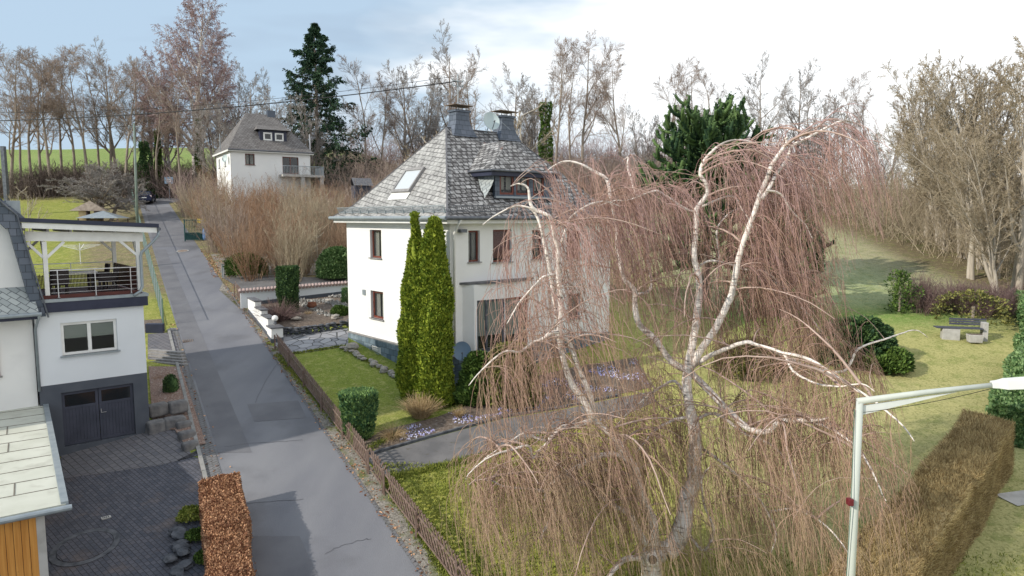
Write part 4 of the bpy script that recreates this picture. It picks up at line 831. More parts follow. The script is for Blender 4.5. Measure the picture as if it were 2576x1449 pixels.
# neighbour houses just outside the frame on the left, whose shadows cross the lane
def plain_house(loc, rz, wd, dp, eh, rh, label):
    t = thing('neighbour_house', label, 'house', (loc[0], loc[1], h(*loc) - .5), rz); mb = MB(); mb.box((0, 0, 0), (wd, dp, eh)); mb.build('wall', 'render', t)
    mb = MB(); o = .5; roofface(mb, [(-o, -o, eh), (wd + o, -o, eh), (wd + o, dp / 2, eh + rh), (-o, dp / 2, eh + rh)]); roofface(mb, [(wd + o, dp + o, eh), (-o, dp + o, eh), (-o, dp / 2, eh + rh), (wd + o, dp / 2, eh + rh)])
    mb.face([(0, 0, eh), (0, dp / 2, eh + rh), (0, dp, eh)]); mb.face([(wd, 0, eh), (wd, dp, eh), (wd, dp / 2, eh + rh)]); mb.build('roof', 'slate_far', t)
    for k in range(3): m = MB(); m.box((wd * (.15 + .3 * k), -.03, eh - 1.8), (wd * (.15 + .3 * k) + 1, -.001, eh - .6)); m.build('window', 'glass_dark', t)
# ================================================================ SECOND HOUSE UP THE SLOPE
S0 = P(580, 376, 75.0); sz0 = h(S0[0], S0[1]) + .2; SE = S0[2] - sz0; SA = radians(33)
h2 = thing('hillside_house', 'white house with brown grey hipped roof and small dormer above the thicket', 'house', (S0[0], S0[1], sz0), SA)
WX, WY = 8.5, 8.2; EZ = SE
mb = MB(); FH = [(1.45, 2.45, EZ - 1.55, EZ - .35), (5.4, 7.2, EZ - 2.35, EZ - .5)]
wall(mb, (0, 0, 0), ex_x, (0, -1, 0), 0, WX, -1.5, EZ, FH); wall(mb, (0, 0, 0), ex_y, (-1, 0, 0), .26, WY, -1.5, EZ, [(2.6, 3.5, EZ - 1.6, EZ - .6), (6.0, 6.9, EZ - 1.6, EZ - .6)]); mb.box((WX - .25, .26, -1.5), (WX, WY, EZ)); mb.box((.26, WY - .25, -1.5), (WX - .26, WY, EZ)); mb.build('wall', 'render', h2)
for a in ((2.6, 3.5, EZ - 1.6, EZ - .6), (6.0, 6.9, EZ - 1.6, EZ - .6)): window(h2, (0, 0, 0), ex_y, (-1, 0, 0), *a, frame='whitepaint')
window(h2, (0, 0, 0), ex_x, (0, -1, 0), *FH[0], frame='frame'); window(h2, (0, 0, 0), ex_x, (0, -1, 0), *FH[1], frame='frame', mull=(.5,), glass='glass_dark', fill='curtain')
o = .35; a, b_, c, d = (-o, -o, EZ), (WX + o, -o, EZ), (WX + o, WY + o, EZ), (-o, WY + o, EZ); RH_ = EZ + 4.55; p0, p1 = (2.6, WY / 2, RH_), (WX - 2.9, WY / 2, RH_)
mb = MB(); roofface(mb, (a, b_, p1, p0)); roofface(mb, (c, d, p0, p1)); roofface(mb, (d, a, p0)); roofface(mb, (b_, c, p1)); mb.face([a, d, c, b_]); mb.build('roof', 'slate_far', h2)
mb = MB(); mb.box((-o, -o, EZ - .18), (WX + o, -o + .06, EZ - .01)); mb.box((-o, -o + .061, EZ - .18), (-o + .06, WY + o, EZ - .01)); mb.build('eaves_board', 'whitepaint', h2)
mb = MB(); mb.tube([(-o, -o - .06, EZ), (WX + o, -o - .06, EZ)], .07, 8); mb.build('gutter', 'gutter', h2)
s2 = (RH_ - EZ) / (WY / 2 + o); dy = .9; dz = EZ + 1.15
mb = MB(); wall(mb, (3.3, dy, dz), ex_x, (0, -1, 0), 0, 2.9, -.15, 1.25, [(.35, 1.3, .12, 1.0), (1.6, 2.55, .12, 1.0)], .15); yb_ = (dz + 1.25 - EZ) / s2 - o
mb.face([(3.3, dy, dz), (3.3, dy, dz + 1.25), (3.3, yb_, dz + 1.25)]); mb.face([(6.2, dy, dz), (6.2, yb_, dz + 1.25), (6.2, dy, dz + 1.25)]); dm = mb.build('dormer', 'navy', h2)
for a_ in ((.35, 1.3, .12, 1.0), (1.6, 2.55, .12, 1.0)): window(dm, (3.3, dy, dz), ex_x, (0, -1, 0), *a_, frame='whitepaint', fw=.16, depth=-.05, sill=False, fill=None, glass='glass_dark')
mb = MB(); zt = dz + 1.27; yt = (zt + .7 - EZ) / s2 - o; roofface(mb, [(2.9, dy - .4, zt), (6.6, dy - .4, zt), (6.1, yt, zt + .7), (3.4, yt, zt + .7)]); roofface(mb, [(2.9, (zt - EZ) / s2 - o, zt), (2.9, dy - .4, zt), (3.4, yt, zt + .7)]); roofface(mb, [(6.6, dy - .4, zt), (6.6, (zt - EZ) / s2 - o, zt), (6.1, yt, zt + .7)]); mb.build('dormer_roof', 'slate_far', dm)
MB().box((WX - 3.6, WY / 2 - .3, RH_ - .3), (WX - 2.7, WY / 2 + .3, RH_ + .45)).build('chimney', 'slate_wall', h2)
mb = MB(); mb.box((5.0, -1.6, EZ - 2.75), (9.6, -.01, EZ - 2.5)); mb.box((WX + .01, 0.0, EZ - 2.75), (9.6, 2.0, EZ - 2.5)); bal = mb.build('balcony', 'concrete', h2)
mb = MB(); [mb.bar((5.05 + i * .16, -1.55, EZ - 2.5), (5.05 + i * .16, -1.55, EZ - 1.6), .03) for i in range(29)]; [mb.bar((9.55, -1.5 + i * .16, EZ - 2.5), (9.55, -1.5 + i * .16, EZ - 1.6), .03) for i in range(20)]; mb.bar((5, -1.55, EZ - 1.58), (9.6, -1.55, EZ - 1.58), .06); mb.build('railing', 'zinc', bal)
mb = MB(); [mb.box((x - .2, -1.5, -2), (x + .2, -1.1, EZ - 2.751)) for x in (7.2, 9.35)]; mb.build('pillar', 'concrete', bal)
dish(h2, (-.35, 1.2, EZ - .9), .42, (-1, -.7, .35), 'dishm')
mb = MB(); mb.tube([(-.2, 4.5, EZ + .1), (-.2, 4.5, EZ + 2.1)], .05); mb.build('vent_pipe', 'zinc', h2); mb = MB(); mb.tube([(WX + .2, .6, EZ - .1), (WX + .2, .6, EZ + 2.2)], .09); mb.build('flue', 'steel', h2)
# small dark shed with purple tarpaulin behind the thicket, and off-frame neighbours
c = P(893, 455, 66); t = thing('garden_shed', 'small dark shed half hidden in the thicket left of the slate roof', 'shed', (c[0], c[1], h(c[0], c[1])), radians(30)); zz = c[2] - t.location.z; t.scale = (.5, .5, .92)
mb = MB(); mb.box((0, 0, 0), (3.2, 2.5, zz)); mb.build('wall', 'garagedoor', t); mb = MB(); roofface(mb, [(-.3, -.3, zz), (3.5, -.3, zz + .0), (3.5, 1.3, zz + .8), (-.3, 1.3, zz + .8)]); roofface(mb, [(3.5, 2.8, zz), (-.3, 2.8, zz), (-.3, 1.3, zz + .8), (3.5, 1.3, zz + .8)]); mb.build('roof', 'slate_cap', t)
# ================================================================ PLANTS: shells of leaf faces
def surf_cloud(n, f, thick=.12):
    """n points on a parametric solid f(u,v)->(p,nrm) arrays"""
    a, b_ = rng.random(n), rng.random(n); p, nr = f(a, b_); return p + nr * (rng.random((n, 1)) - .75) * thick, nr
def column_plant(name, label, cat, c, r, ht, m, n=12000, size=.10, top='point', lum=.10, up=.9, flat=False, group=None, sq=1.0, base=.8, trunk=True, core=True, seed=0):
    t = thing(name, label, cat, (c[0], c[1], h(c[0], c[1])), 0, group)
    def prof(z):
        if top == 'point': q = np.clip((1 - z ** 1.6), 0, 1) ** .62; q = np.minimum(q, base + (1 - base) * sm(0, .2, z)); return r * q * (1.0)
        if top == 'flat': return r * (base + (1 - base) * sm(0, .7, z)) * np.where(z > .97, 1 - (z - .97) / .03, 1) ** .3
        if top == 'ball': return r * np.sqrt(np.clip(1 - (2 * z - 1) ** 2, 0, 1)) ** .8
        if top == 'dome': return r * np.sqrt(np.clip(1 - z ** 2.2, 0, 1))
    def f(a, b_):
        z = b_ ** 1.0; ph = a * 2 * pi; R = prof(z); P_ = np.stack([R * np.cos(ph), R * np.sin(ph) * sq, z * ht], 1)
        nr = np.stack([np.cos(ph), np.sin(ph), 0.3 + 0 * ph], 1)
        lm = lump(P_ * np.array([1, 1, .45]), .28 * max(.6, r), seed) * lum + lump(P_, .12, seed + 1) * lum * .35
        return P_ * np.array([1, 1, 1]) + nr * lm[:, None], nr
    Pc, Nr = surf_cloud(n, f, .10 + .12 * r)
    if top in ('flat', 'dome', 'ball'):
        k = n // 5; ph = rng.random(k) * 2 * pi; q = np.sqrt(rng.random(k)) * .97; 
        if top == 'flat':
            T = np.stack([r * q * np.cos(ph), r * q * np.sin(ph) * sq, ht + 0 * q], 1); T[:, 2] += lump(T, .3, seed) * lum * .6 - .03; Pc = np.concatenate([Pc, T]); Nr = np.concatenate([Nr, np.tile([0, 0, 1.0], (k, 1))])
    Pc[:, 2] = np.maximum(Pc[:, 2], .02); D = Nr * (1 - up) + np.array([0, 0, 1.0]) * up
    obj('foliage', leafmesh('foliage', Pc, D, size, .5, .45), m, t)
    if core:
        zs = np.linspace(.02, 1, 14); pf = [(max(.01, float(prof(np.array(z_))) * .84), z_ * ht * .98) for z_ in zs]; MB().lathe((0, 0, 0), pf, 14, sy=sq).build('inner_growth', m, t)
    if trunk: MB().tube([(0, 0, -.2), (0, 0, ht * .5)], .06 + .02 * r).build('trunk', 'bark', t)
    return t
def pos(px_, py_): p = G(px_, py_); return (p[0], p[1])
for i, (px_, py_, wpx, top, lab) in enumerate(((1050, 1000, 92, 538, 'tall yellow green columnar conifer at the house corner, left one of the pair'), (1098, 1012, 96, 552, 'tall yellow green columnar conifer at the house corner, right one of the pair'))):
    c = G(px_, py_); tp = P(px_, top, c[1]); column_plant('columnar_conifer', lab, 'conifer', c, wpx / 2 / FPX * c[1] * .93, tp[2] - c[2], 'thuja', n=70000, size=.14, lum=.15, up=.80, base=.95, group='tall conifers at the house corner', seed=i)
c = G(903, 1100); column_plant('clipped_conifer', 'round topped clipped green conifer on the lawn just behind the lattice fence', 'conifer', c, .66, 1.75, 'bluegreen', n=20000, size=.12, top='flat', lum=.10, base=.62, up=.8, seed=4)
c = G(903, 1100); 
c = G(727, 790); column_plant('clipped_yew', 'dark green column shaped yew in the walled bed', 'conifer', c, .62, 2.85, 'yew', n=16000, size=.11, top='flat', lum=.07, base=.74, seed=5)
c = G(836, 700); column_plant('laurel_bush', 'large round glossy green bush at the left corner of the white house', 'bush', (c[0] + .4, c[1] + .3), 1.45, 2.15, 'laurel', n=16000, size=.16, top='dome', lum=.12, up=.4, seed=6)
c = G(622, 692); column_plant('garden_bush', 'loose green bush below the bare thicket beside the lane', 'bush', c, 1.35, 1.7, 'ivy', n=9000, size=.13, top='dome', lum=.35, up=.4, core=False, seed=7)
c = G(858, 795); column_plant('low_shrub', 'low round olive green shrub in the walled bed by the house', 'shrub', c, .55, .62, 'ivy', n=4000, size=.09, top='dome', lum=.08, up=.5, seed=8)
c = G(872, 765); column_plant('low_shrub', 'silvery green shrub against the end of the tiled garden wall', 'shrub', c, .35, 1.0, 'bluegreen', n=2500, size=.08, top='dome', lum=.15, up=.7, core=False, seed=9)
c = G(1215, 935); column_plant('conifer_shrub', 'dark green conifer shrub below the big bay window', 'shrub', c, .7, 2.6, 'yew', n=14000, size=.16, top='point', lum=.25, up=.4, base=.9, seed=10)
c = G(1205, 1010); column_plant('conifer_shrub', 'green conifer shrub behind the left fringe of the birch', 'shrub', c, .85, 2.1, 'ivy', n=14000, size=.16, top='point', lum=.25, up=.45, base=.9, seed=11)
c = G(1290, 1012); column_plant('conifer_shrub', 'golden green conifer shrub seen through the birch twigs', 'shrub', c, 1.15, 2.6, 'goldgreen', n=14000, size=.17, top='dome', lum=.25, up=.45, seed=12)
c = G(1880, 935); column_plant('leafy_shrub', 'yellow green shrub seen through the right side of the birch', 'shrub', c, 1.5, 1.6, 'goldgreen', n=6000, size=.2, top='dome', lum=.3, up=.4, core=False, seed=13)
c = G(2150, 905); column_plant('spreading_conifer', 'wide low dark green conifer on the lawn right of the birch', 'conifer', c, 1.9, 2.0, 'yew', n=26000, size=.26, top='dome', lum=.28, up=.15, sq=.8, seed=14)
c = G(2215, 925); column_plant('spreading_conifer', 'lower greener conifer touching the wide dark one on its right side', 'conifer', c, 1.2, 1.0, 'ivy', n=9000, size=.2, top='dome', lum=.25, up=.3, seed=15)
c = G(2262, 785); column_plant('ivy_clad_stump', 'ivy grown bush at the edge of the meadow left of the purple brown shrubs', 'bush', c, .65, 2.5, 'ivy', n=1700, size=.15, top='point', lum=.5, up=.3, core=False, base=.7, seed=16)
c = G(2490, 830); column_plant('berry_shrub', 'green and yellow leaved shrub behind the stone bench', 'bush', (c[0], c[1] + 1.5), 1.9, 1.8, 'goldgreen', n=1700, size=.17, top='dome', lum=.4, up=.3, core=False, seed=17)
# dry clumps in the flower bed
def clump(name, label, c, r, ht, m, n, cat='dry plant', spread=.9, rad=.006, group=None):
    t = thing(name, label, cat, (c[0], c[1], h(c[0], c[1])), 0, group); S = ST(); a = rng.random(n) * 2 * pi; q = rng.random(n) * .3 * r
    P0 = np.stack([q * np.cos(a), q * np.sin(a), 0 * a], 1); D = np.stack([np.cos(a) * spread * rng.random(n), np.sin(a) * spread * rng.random(n), np.ones(n)], 1); D /= np.linalg.norm(D, axis=1, keepdims=True)
    C = paths(P0, D, np.full(n, ht * 1.1) * (.6 + .6 * rng.random(n)), 6, grav=-.12 * spread, wob=.08); S.add(C, np.linspace(1, .4, 6)[None] * np.full((n, 1), rad)); obj('stalks', S.mesh('stalks'), m, t); return t
clump('dry_stalks', 'dry tan shrub at the foot of the tall columnar conifers', G(1058, 1050), 1.1, .85, 'drygrass', 520, spread=.9, rad=.010)
clump('dry_grass_clump', 'arching brown grass tuft at the left end of the crocus bed', G(988, 1100), .8, .6, 'drygrass', 350, spread=1.6)
clump('dry_grass_clump', 'small tan tuft among the crocuses below the conifers', G(1155, 1050), .4, .4, 'drygrass', 200, spread=.9)
clump('red_brown_shrub', 'reddish brown bare shrub beside the stepped wall', G(700, 812), 1.3, 1.25, 'purple', 600, 'shrub', spread=1.2, rad=.01)
clump('small_dry_tuft', 'pale dry tuft between the stones of the walled bed', G(776, 795), .3, .3, 'drygrass', 150)
for q, lab in (((432, 985), 'small round dark evergreen in the pebbly bed by the garage'),): c = G(*q); column_plant('small_evergreen', lab, 'shrub', c, .33, .75, 'yew', n=2500, size=.07, top='dome', lum=.06, seed=20)
clump('heather_patch', 'low rust coloured cushion in the pebbly bed by the garage', G(425, 1035), 1.2, .3, 'tw_orange', 400, 'plant', spread=2.5); clump('heather_patch', 'low brown cushion at the far end of the pebbly garage bed', G(405, 950), .9, .25, 'tw_orange', 300, 'plant', spread=2.5)
# crocuses
def scatter(poly, n, zoff, f):
    poly = np.array(poly); lo = poly.min(0); hi = poly.max(0); out = []
    p = lo + (hi - lo) * rng.random((n * 3, 2)); ins = np.zeros(len(p), bool); j = len(poly) - 1
    for i in range(len(poly)):
        a, b_ = poly[i], poly[j]; cnd = ((a[1] > p[:, 1]) != (b_[1] > p[:, 1])) & (p[:, 0] < (b_[0] - a[0]) * (p[:, 1] - a[1]) / (b_[1] - a[1] + 1e-12) + a[0]); ins ^= cnd; j = i
    p = p[ins]; z = H(p[:, 0], p[:, 1]) + zoff; Q = np.stack([p[:, 0], p[:, 1], z], 1); return Q[f(Q)] if f else Q
Q = scatter(gp((935, 1140), (1000, 1085), (1100, 1052), (1185, 1022), (1300, 985), (1440, 940), (1600, 905), (1630, 970), (1420, 1018), (1262, 1046), (1085, 1093)), 3000, .04, lambda q: lump(q, .45, 5) > .15)
V, F = quads(np.repeat(Q, 3, 0) + rng.normal(size=(len(Q) * 3, 3)) * .015, np.tile([0, 0, 1.0], (len(Q) * 3, 1)), .06, .8, .7)
tagset(obj('crocuses', mesh_np('crocuses', V, F), 'crocus'), 'pale violet and white crocuses flowering in the bed beside the garden path', 'flowers', kind='stuff')
Q = scatter(gp((745, 772), (760, 760), (870, 748), (878, 800), (820, 805)), 1000, .18, lambda q: lump(q, .5, 8) > .1)
V, F = quads(Q, np.tile([0, 0, 1.0], (len(Q), 1)), .13, .8, .8); tagset(obj('gravel_chips', mesh_np('gravel_chips', V, F), 'concrete'), 'pale stone chips scattered along the tiled wall', 'gravel', kind='stuff')
# grass tufts at the edges, where lawns meet path and fence
E_ = []
def edge(a, b_, n, w_=.10):
    a = np.array(pos(*a)); b_ = np.array(pos(*b_)); t_ = rng.random((n, 1)); p = a + (b_ - a) * t_ + rng.normal(size=(n, 2)) * w_; E_.append(np.stack([p[:, 0], p[:, 1], H(p[:, 0], p[:, 1])], 1))
edge((972, 1206), (1262, 1138), 2500); edge((1262, 1138), (1400, 1090), 1200); edge((972, 1206), (1150, 1475), 4200, .12); edge((697, 893), (918, 1151), 2500, .08); edge((735, 891), (876, 870), 700, .06); edge((870, 880), (1000, 950), 900, .08); edge((1000, 1090), (930, 1130), 500)
p = G(985, 1215); Q = rng.uniform([-4.6, 17.5], [4, 24], (14000, 2)); E_.append(np.stack([Q[:, 0], Q[:, 1], H(Q[:, 0], Q[:, 1])], 1)[(Q[:, 0] + .585 * Q[:, 1]) > 9.35])
Q = rng.uniform([3, 12], [22, 19], (9000, 2)); E_.append(np.stack([Q[:, 0], Q[:, 1], H(Q[:, 0], Q[:, 1])], 1))
Q = np.concatenate(E_); V, F = quads(np.repeat(Q, 2, 0), np.tile([0, 0, 1.0], (len(Q) * 2, 1)), .11, .22, .6); tagset(obj('grass_tufts', mesh_np('grass_tufts', V, F), 'grassb'), 'short rough grass blades along lawn edges and between fence and path', 'grass', kind='stuff')
# dead leaves along the gutter
Q = []
for y in rng.uniform(12, 60, 1500): Q.append((RR_(y) + abs(rng.normal()) * .45 - .08, y))
for y in rng.uniform(16, 40, 300): Q.append((RL(y) - .3 + rng.normal() * .2, y))
Q = np.array(Q); Q = np.stack([Q[:, 0], Q[:, 1], H(Q[:, 0], Q[:, 1]) + .03], 1); Q2 = scatter(gp((535, 700), (660, 690), (560, 640), (520, 650)), 900, .05, None); Q = np.concatenate([Q, Q2])
V, F = quads(Q, rng.normal(size=Q.shape) * np.array([1, 1, .15]), .09, .7, .3); tagset(obj('fallen_leaves', mesh_np('fallen_leaves', V, F), 'beech'), 'dry brown leaves lying along the edge of the lane', 'leaves', kind='stuff')
# ---- clipped hedges
def hedge(name, label, line, wd, ht, m, n, size, up=.3, lum=.06, seed=0, twigs=False, sub=60):
    """hedge following a ground polyline, half width wd"""
    line = np.array(line, float); a0 = line[0]; t = thing(name, label, 'hedge', (a0[0], a0[1], h(*a0))); S = np.linalg.norm(np.diff(line, axis=0), axis=1); cum = np.concatenate([[0], np.cumsum(S)]); T = cum[-1]
    def at(s): return np.stack([np.interp(s, cum, line[:, 0]), np.interp(s, cum, line[:, 1])], -1)
    def dirv(s): d = at(np.minimum(s + .15, T)) - at(np.maximum(s - .15, 0)); return d / (np.linalg.norm(d, axis=-1, keepdims=True) + 1e-9)
    per = 2 * ht + 2 * wd; s = rng.random(n) * T; q = rng.random(n) * per; d = dirv(s); nn = np.stack([-d[:, 1], d[:, 0]], 1); b_ = at(s)
    off = np.where(q < ht, -wd, np.where(q < ht + 2 * wd, q - ht - wd, wd)); z = np.where(q < ht, q, np.where(q < ht + 2 * wd, ht, per - q)); topf = (q >= ht) & (q < ht + 2 * wd)
    off = off * (1 - .10 * (z / ht) ** 4); off = off * (1 + .06 * lump(np.stack([s, z, s * 0], 1), 1.1, seed)); z = z - topf * ((np.abs(off) / wd) ** 3 * .17 - .05 * lump(np.stack([s, off, s * 0], 1), .9, seed + 3))
    e1 = rng.random(n) < (2 * wd / T); sgn = rng.random(n) < .5; s = np.where(e1, np.where(sgn, 0, T), s); b_ = at(s); d = dirv(s); nn = np.stack([-d[:, 1], d[:, 0]], 1); off = np.where(e1, (rng.random(n) * 2 - 1) * wd, off); z = np.where(e1, rng.random(n) * ht, z)
    N3 = np.stack([nn[:, 0] * np.sign(off) * (~topf), nn[:, 1] * np.sign(off) * (~topf), topf * 1.0], 1)
    xy = b_ + nn * off[:, None]; P3 = np.stack([xy[:, 0], xy[:, 1], H(xy[:, 0], xy[:, 1]) + z], 1); P3 += N3 * (lump(P3, .45, seed) * lum + (rng.random(n) - .7) * .09)[:, None]
    P3 -= np.array(t.location)
    if twigs:
        S_ = ST(); D = N3 * .7 + np.array([0, 0, .8]) + rng.normal(size=(n, 3)) * .35; D /= np.linalg.norm(D, axis=1, keepdims=True); C = paths(P3 - D * size * .6, D, np.full(n, size) * (.5 + rng.random(n)), 3, wob=.15); S_.add(C, np.array([[.009, .007, .004]]).repeat(n, 0)); obj('twigs', S_.mesh('twigs'), m, t)
    else: obj('foliage', leafmesh('foliage', P3, N3 * (1 - up) + np.array([0, 0, up]), size, .7, .7), m, t)
    mb = MB(); ss = np.linspace(.04, T - .04, max(4, int(T * 2))); pts = at(ss); dd = dirv(ss); w2 = wd - .09; vs = []
    for p_, d_ in zip(pts, dd):
        for o_, zz_ in ((-w2, -.3), (-w2, ht - .12), (w2, ht - .12), (w2, -.3)): x = p_[0] - d_[1] * o_; y = p_[1] + d_[0] * o_; vs.append((x - t.location.x, y - t.location.y, h(x, y) + zz_ - t.location.z))
    k = len(pts); fs = [(i * 4 + j, i * 4 + (j + 1) % 4, i * 4 + 4 + (j + 1) % 4, i * 4 + 4 + j) for i in range(k - 1) for j in range(4)] + [(0, 1, 2, 3), tuple(range(4 * k - 4, 4 * k))[::-1]]
    mb.add(vs, fs); mb.build('inner_growth', m, t); return t
g0, g1 = G(545, 1215 + 45), G(640, 1480)
hedge('beech_hedge', 'clipped beech hedge with dry copper leaves beside the lane in the foreground', [(-9.25, 21.2), (-8.35, 19.4), (-7.4, 17.3), (-6.5, 14.5)], .56, 1.08, 'beech', 95000, .062, seed=31)
hedge('bare_hedge', 'long clipped tan hedge without leaves along the right corner of the garden', [(17.0, 24.1), (14.6, 21.6), (11.2, 18.3), (7.8, 15.0), (4.0, 11.6), (1.5, 9.5)], .78, 1.75, 'hornbeam', 110000, .13, twigs=True, lum=.05, seed=32)
hedge('laurel_hedge', 'dense green leafy hedge at the right edge behind the tan hedge', [(18.7, 25.5), (20.7, 27.6), (23.0, 30.2), (25.5, 33.2)], .7, 1.45, 'laurel', 30000, .13, lum=.22, seed=33)
hedge('boxed_evergreen_hedge', 'green clipped hedge right of the bench at the right edge', [(28.3, 36.0), (29.5, 38.6), (30.8, 41)], .6, 1.5, 'laurel', 9000, .15, lum=.1, seed=34)
# ================================================================ FENCES AND WALLS
def lattice_fence(name, label, a, b_, ht=.85, step=.24, w_=.058):
    a = np.array(a); b_ = np.array(b_); Ln = np.linalg.norm(b_ - a); d = (b_ - a) / Ln; t = thing(name, label, 'fence', (a[0], a[1], h(*a))); nrm = np.array([-d[1], d[0]])
    q = lambda s, z, o=0: (a[0] + d[0] * s + nrm[0] * o, a[1] + d[1] * s + nrm[1] * o, h(a[0] + d[0] * s, a[1] + d[1] * s) + z)
    mb = MB(); k = int(Ln / step); run = ht * .72
    for i in range(-3, k):
        for sg, of in ((1, .035), (-1, -.0)):
            s0 = i * step + (0 if sg == 1 else run); s1 = s0 + sg * run
            if min(s0, s1) < 0 or max(s0, s1) > Ln: continue
            mb.bar(q(s0, .05, of), q(s1, ht, of), w_, .028, up=(nrm[0], nrm[1], 0))
    wb(mb, 'lattice', 'lattice', t)
    for z in (.18, .68): mb = MB(); mb.bar(q(0, z, -.045), q(Ln, z, -.045), .035, .04); wb(mb, 'rail', 'lattice', t)
    for i in range(max(2, int(Ln / 2.4) + 1)): s = min(Ln, i * Ln / max(1, int(Ln / 2.4))); mb = MB(); mb.bar(q(s, -.2, -.10), q(s, ht - .05, -.10), .06); wb(mb, 'post', 'lattice', t)
    return t
f0, f1 = np.array([-12.24, 35.53]), np.array([-1.47, 17.64]); fd = (f1 - f0) / np.linalg.norm(f1 - f0); fl_ = np.linalg.norm(f1 - f0)
lattice_fence('lattice_fence', 'low brown crossed lattice fence between lane and lawn, far stretch up to the garden path', f0, f0 + fd * 14.1); lattice_fence('lattice_gate', 'brown lattice gate leaf where the grey garden path meets the lane', f0 + fd * 14.2, f0 + fd * 15.6, ht=.9)
lattice_fence('lattice_fence', 'low brown crossed lattice fence along the lawn in the foreground', f0 + fd * 15.7, f0 + fd * 29)
a, b_ = G(617, 775), G(594, 745); lattice_fence('lattice_fence', 'short dark piece of fence at the far end of the stepped white wall', (b_[0], b_[1]), (a[0], a[1]), ht=.9)
# stepped white wall with slate caps and globe lamp
wA = np.array(G(686, 863)[:2]); wB = np.array(G(622, 783)[:2]); t = thing('stepped_wall', 'white rendered wall stepping up along the lane under dark slate caps', 'wall', (wA[0], wA[1], h(*wA))); d = (wB - wA) / np.linalg.norm(wB - wA); Ln = np.linalg.norm(wB - wA); nr = np.array([d[1], -d[0]])
if nr[0] < 0: nr = -nr
segs = [(0, .16, 812 + 6), (.16, .40, 792), (.40, .65, 772), (.65, .97, 749)]
def ppoly(s0, s1, o0, o1): return [tuple(wA + d * s0 + nr * o0), tuple(wA + d * s1 + nr * o0), tuple(wA + d * s1 + nr * o1), tuple(wA + d * s0 + nr * o1)]
mbw, mbb, mbc = MB(), MB(), MB()
for s0, s1, py_ in segs:
    yy = wA[1] + d[1] * Ln * (s0 + s1) / 2; zt = P(660, py_ + 6, yy)[2]; o0 = -.04 if s0 == 0 else .02; o1 = .56 if s0 == 0 else .36
    mbw.prism(ppoly(s0 * Ln, s1 * Ln - .004, o0, o1), lambda x, y: h(x, y) - .2, zt); mbc.prism(ppoly(s0 * Ln - .05, s1 * Ln - .02, o0 - .06, o1 + .06), zt + .002, zt + .07)
    mbb.prism(ppoly(s0 * Ln - .003, s1 * Ln - .01, o0 - .012, o1 + .012), lambda x, y: h(x, y) - .2, lambda x, y: h(x, y) + .22)
wb(mbw, 'wall', 'render', t); wb(mbc, 'cap', 'slate_cap', t); wb(mbb, 'base_band', 'darkwall', t)
p = wA + d * .45 + nr * .26; zt = P(660, 818, wA[1] + d[1] * .5)[2]; t = thing('globe_lamp', 'white globe lamp on the nearest pier of the stepped wall', 'lamp', (p[0], p[1], zt + .07))
MB().lathe((0, 0, 0), [(.09, 0), (.09, .04), (.05, .08), (.06, .14)], 12).build('base', 'gutter', t); MB().lathe((0, 0, .29), [(.02, -.17), (.1, -.14), (.16, -.06), (.17, 0), (.15, .08), (.09, .145), (.02, .17)], 18).build('globe', 'opal', t, smooth=True)
# long wall with clay tile coping
a = np.array(G(640, 772)[:2]); b_ = np.array(G(905, 741)[:2]); d = (b_ - a) / np.linalg.norm(b_ - a); Ln = np.linalg.norm(b_ - a); nr = np.array([-d[1], d[0]]); za = P(620, 731, a[1])[2]; zb = P(876, 711, b_[1])[2]
a2 = a - d * .9
t = thing('tiled_garden_wall', 'white garden wall with wavy clay tile coping running to the house', 'wall', (a[0], a[1], h(*a))); zf = lambda x, y: za + (zb - za) * ((np.array([x, y]) - a) @ d) / Ln
q = lambda s, o: tuple(a + d * s + nr * o)
mb = MB(); mb.prism([q(-.8, -.12), q(Ln, -.12), q(Ln, .12), q(-.8, .12)], lambda x, y: h(x, y) - .3, zf); wb(mb, 'wall', 'render_shaded', t)
mb = MB(); mb.prism([q(-.1, -.135), q(Ln, -.135), q(Ln, -.121), q(-.1, -.121)], lambda x, y: h(x, y) - .3, lambda x, y: h(x, y) + .38); wb(mb, 'base_band', 'darkwall', t)
mb = MB(); s = -.8; 
while s < Ln - .1:
    x, y = q(s, 0); z = zf(x, y); mb.tube([(q(s, -.26)[0], q(s, -.26)[1], z + .0), (q(s, 0)[0], q(s, 0)[1], z + .11), (q(s, .26)[0], q(s, .26)[1], z + .0)], .095, 8); s += .21
wb(mb, 'coping', 'tile', t)
# low dry-stone edge of the bed
pts = [G(x, y)[:2] for x, y in ((692, 842), (740, 843), (800, 836), (850, 828), (885, 820))]; t = thing('dry_stone_edge', 'low curved dark dry stone edging between the driveway and the walled bed', 'wall', (pts[0][0], pts[0][1], h(*pts[0]))); mb = MB(); rd = random.Random(2)
for a, b_ in zip(pts[:-1], pts[1:]):
    Ln = np.linalg.norm(b_ - a); k = int(Ln / .32)
    for i in range(k):
        for L_ in range(4): p = a + (b_ - a) * (i + rd.uniform(.3, .7)) / k; mb.rock((p[0], p[1], h(*p) + .05 + L_ * .11), rd.uniform(.15, .21), rd.randint(0, 999), (1.1, .8, .36))
wb(mb, 'stones', 'darkstone', t)
for i, (px_, py_, r, lab) in enumerate(((664 + 82, 812, .24, 'pale boulder in the middle of the walled bed'), (842, 808, .26, 'flat pale stone near the house end of the walled bed'), (828, 765, .22, 'grey stone close to the tiled wall'))):
    c = G(px_, py_); t = MB().rock((0, 0, .16), r, i, (1.2, .9, .55)).build('garden_stone', 'stone'); t.location = (c[0], c[1], h(c[0], c[1]) + .1); tagset(t, lab, 'stone')
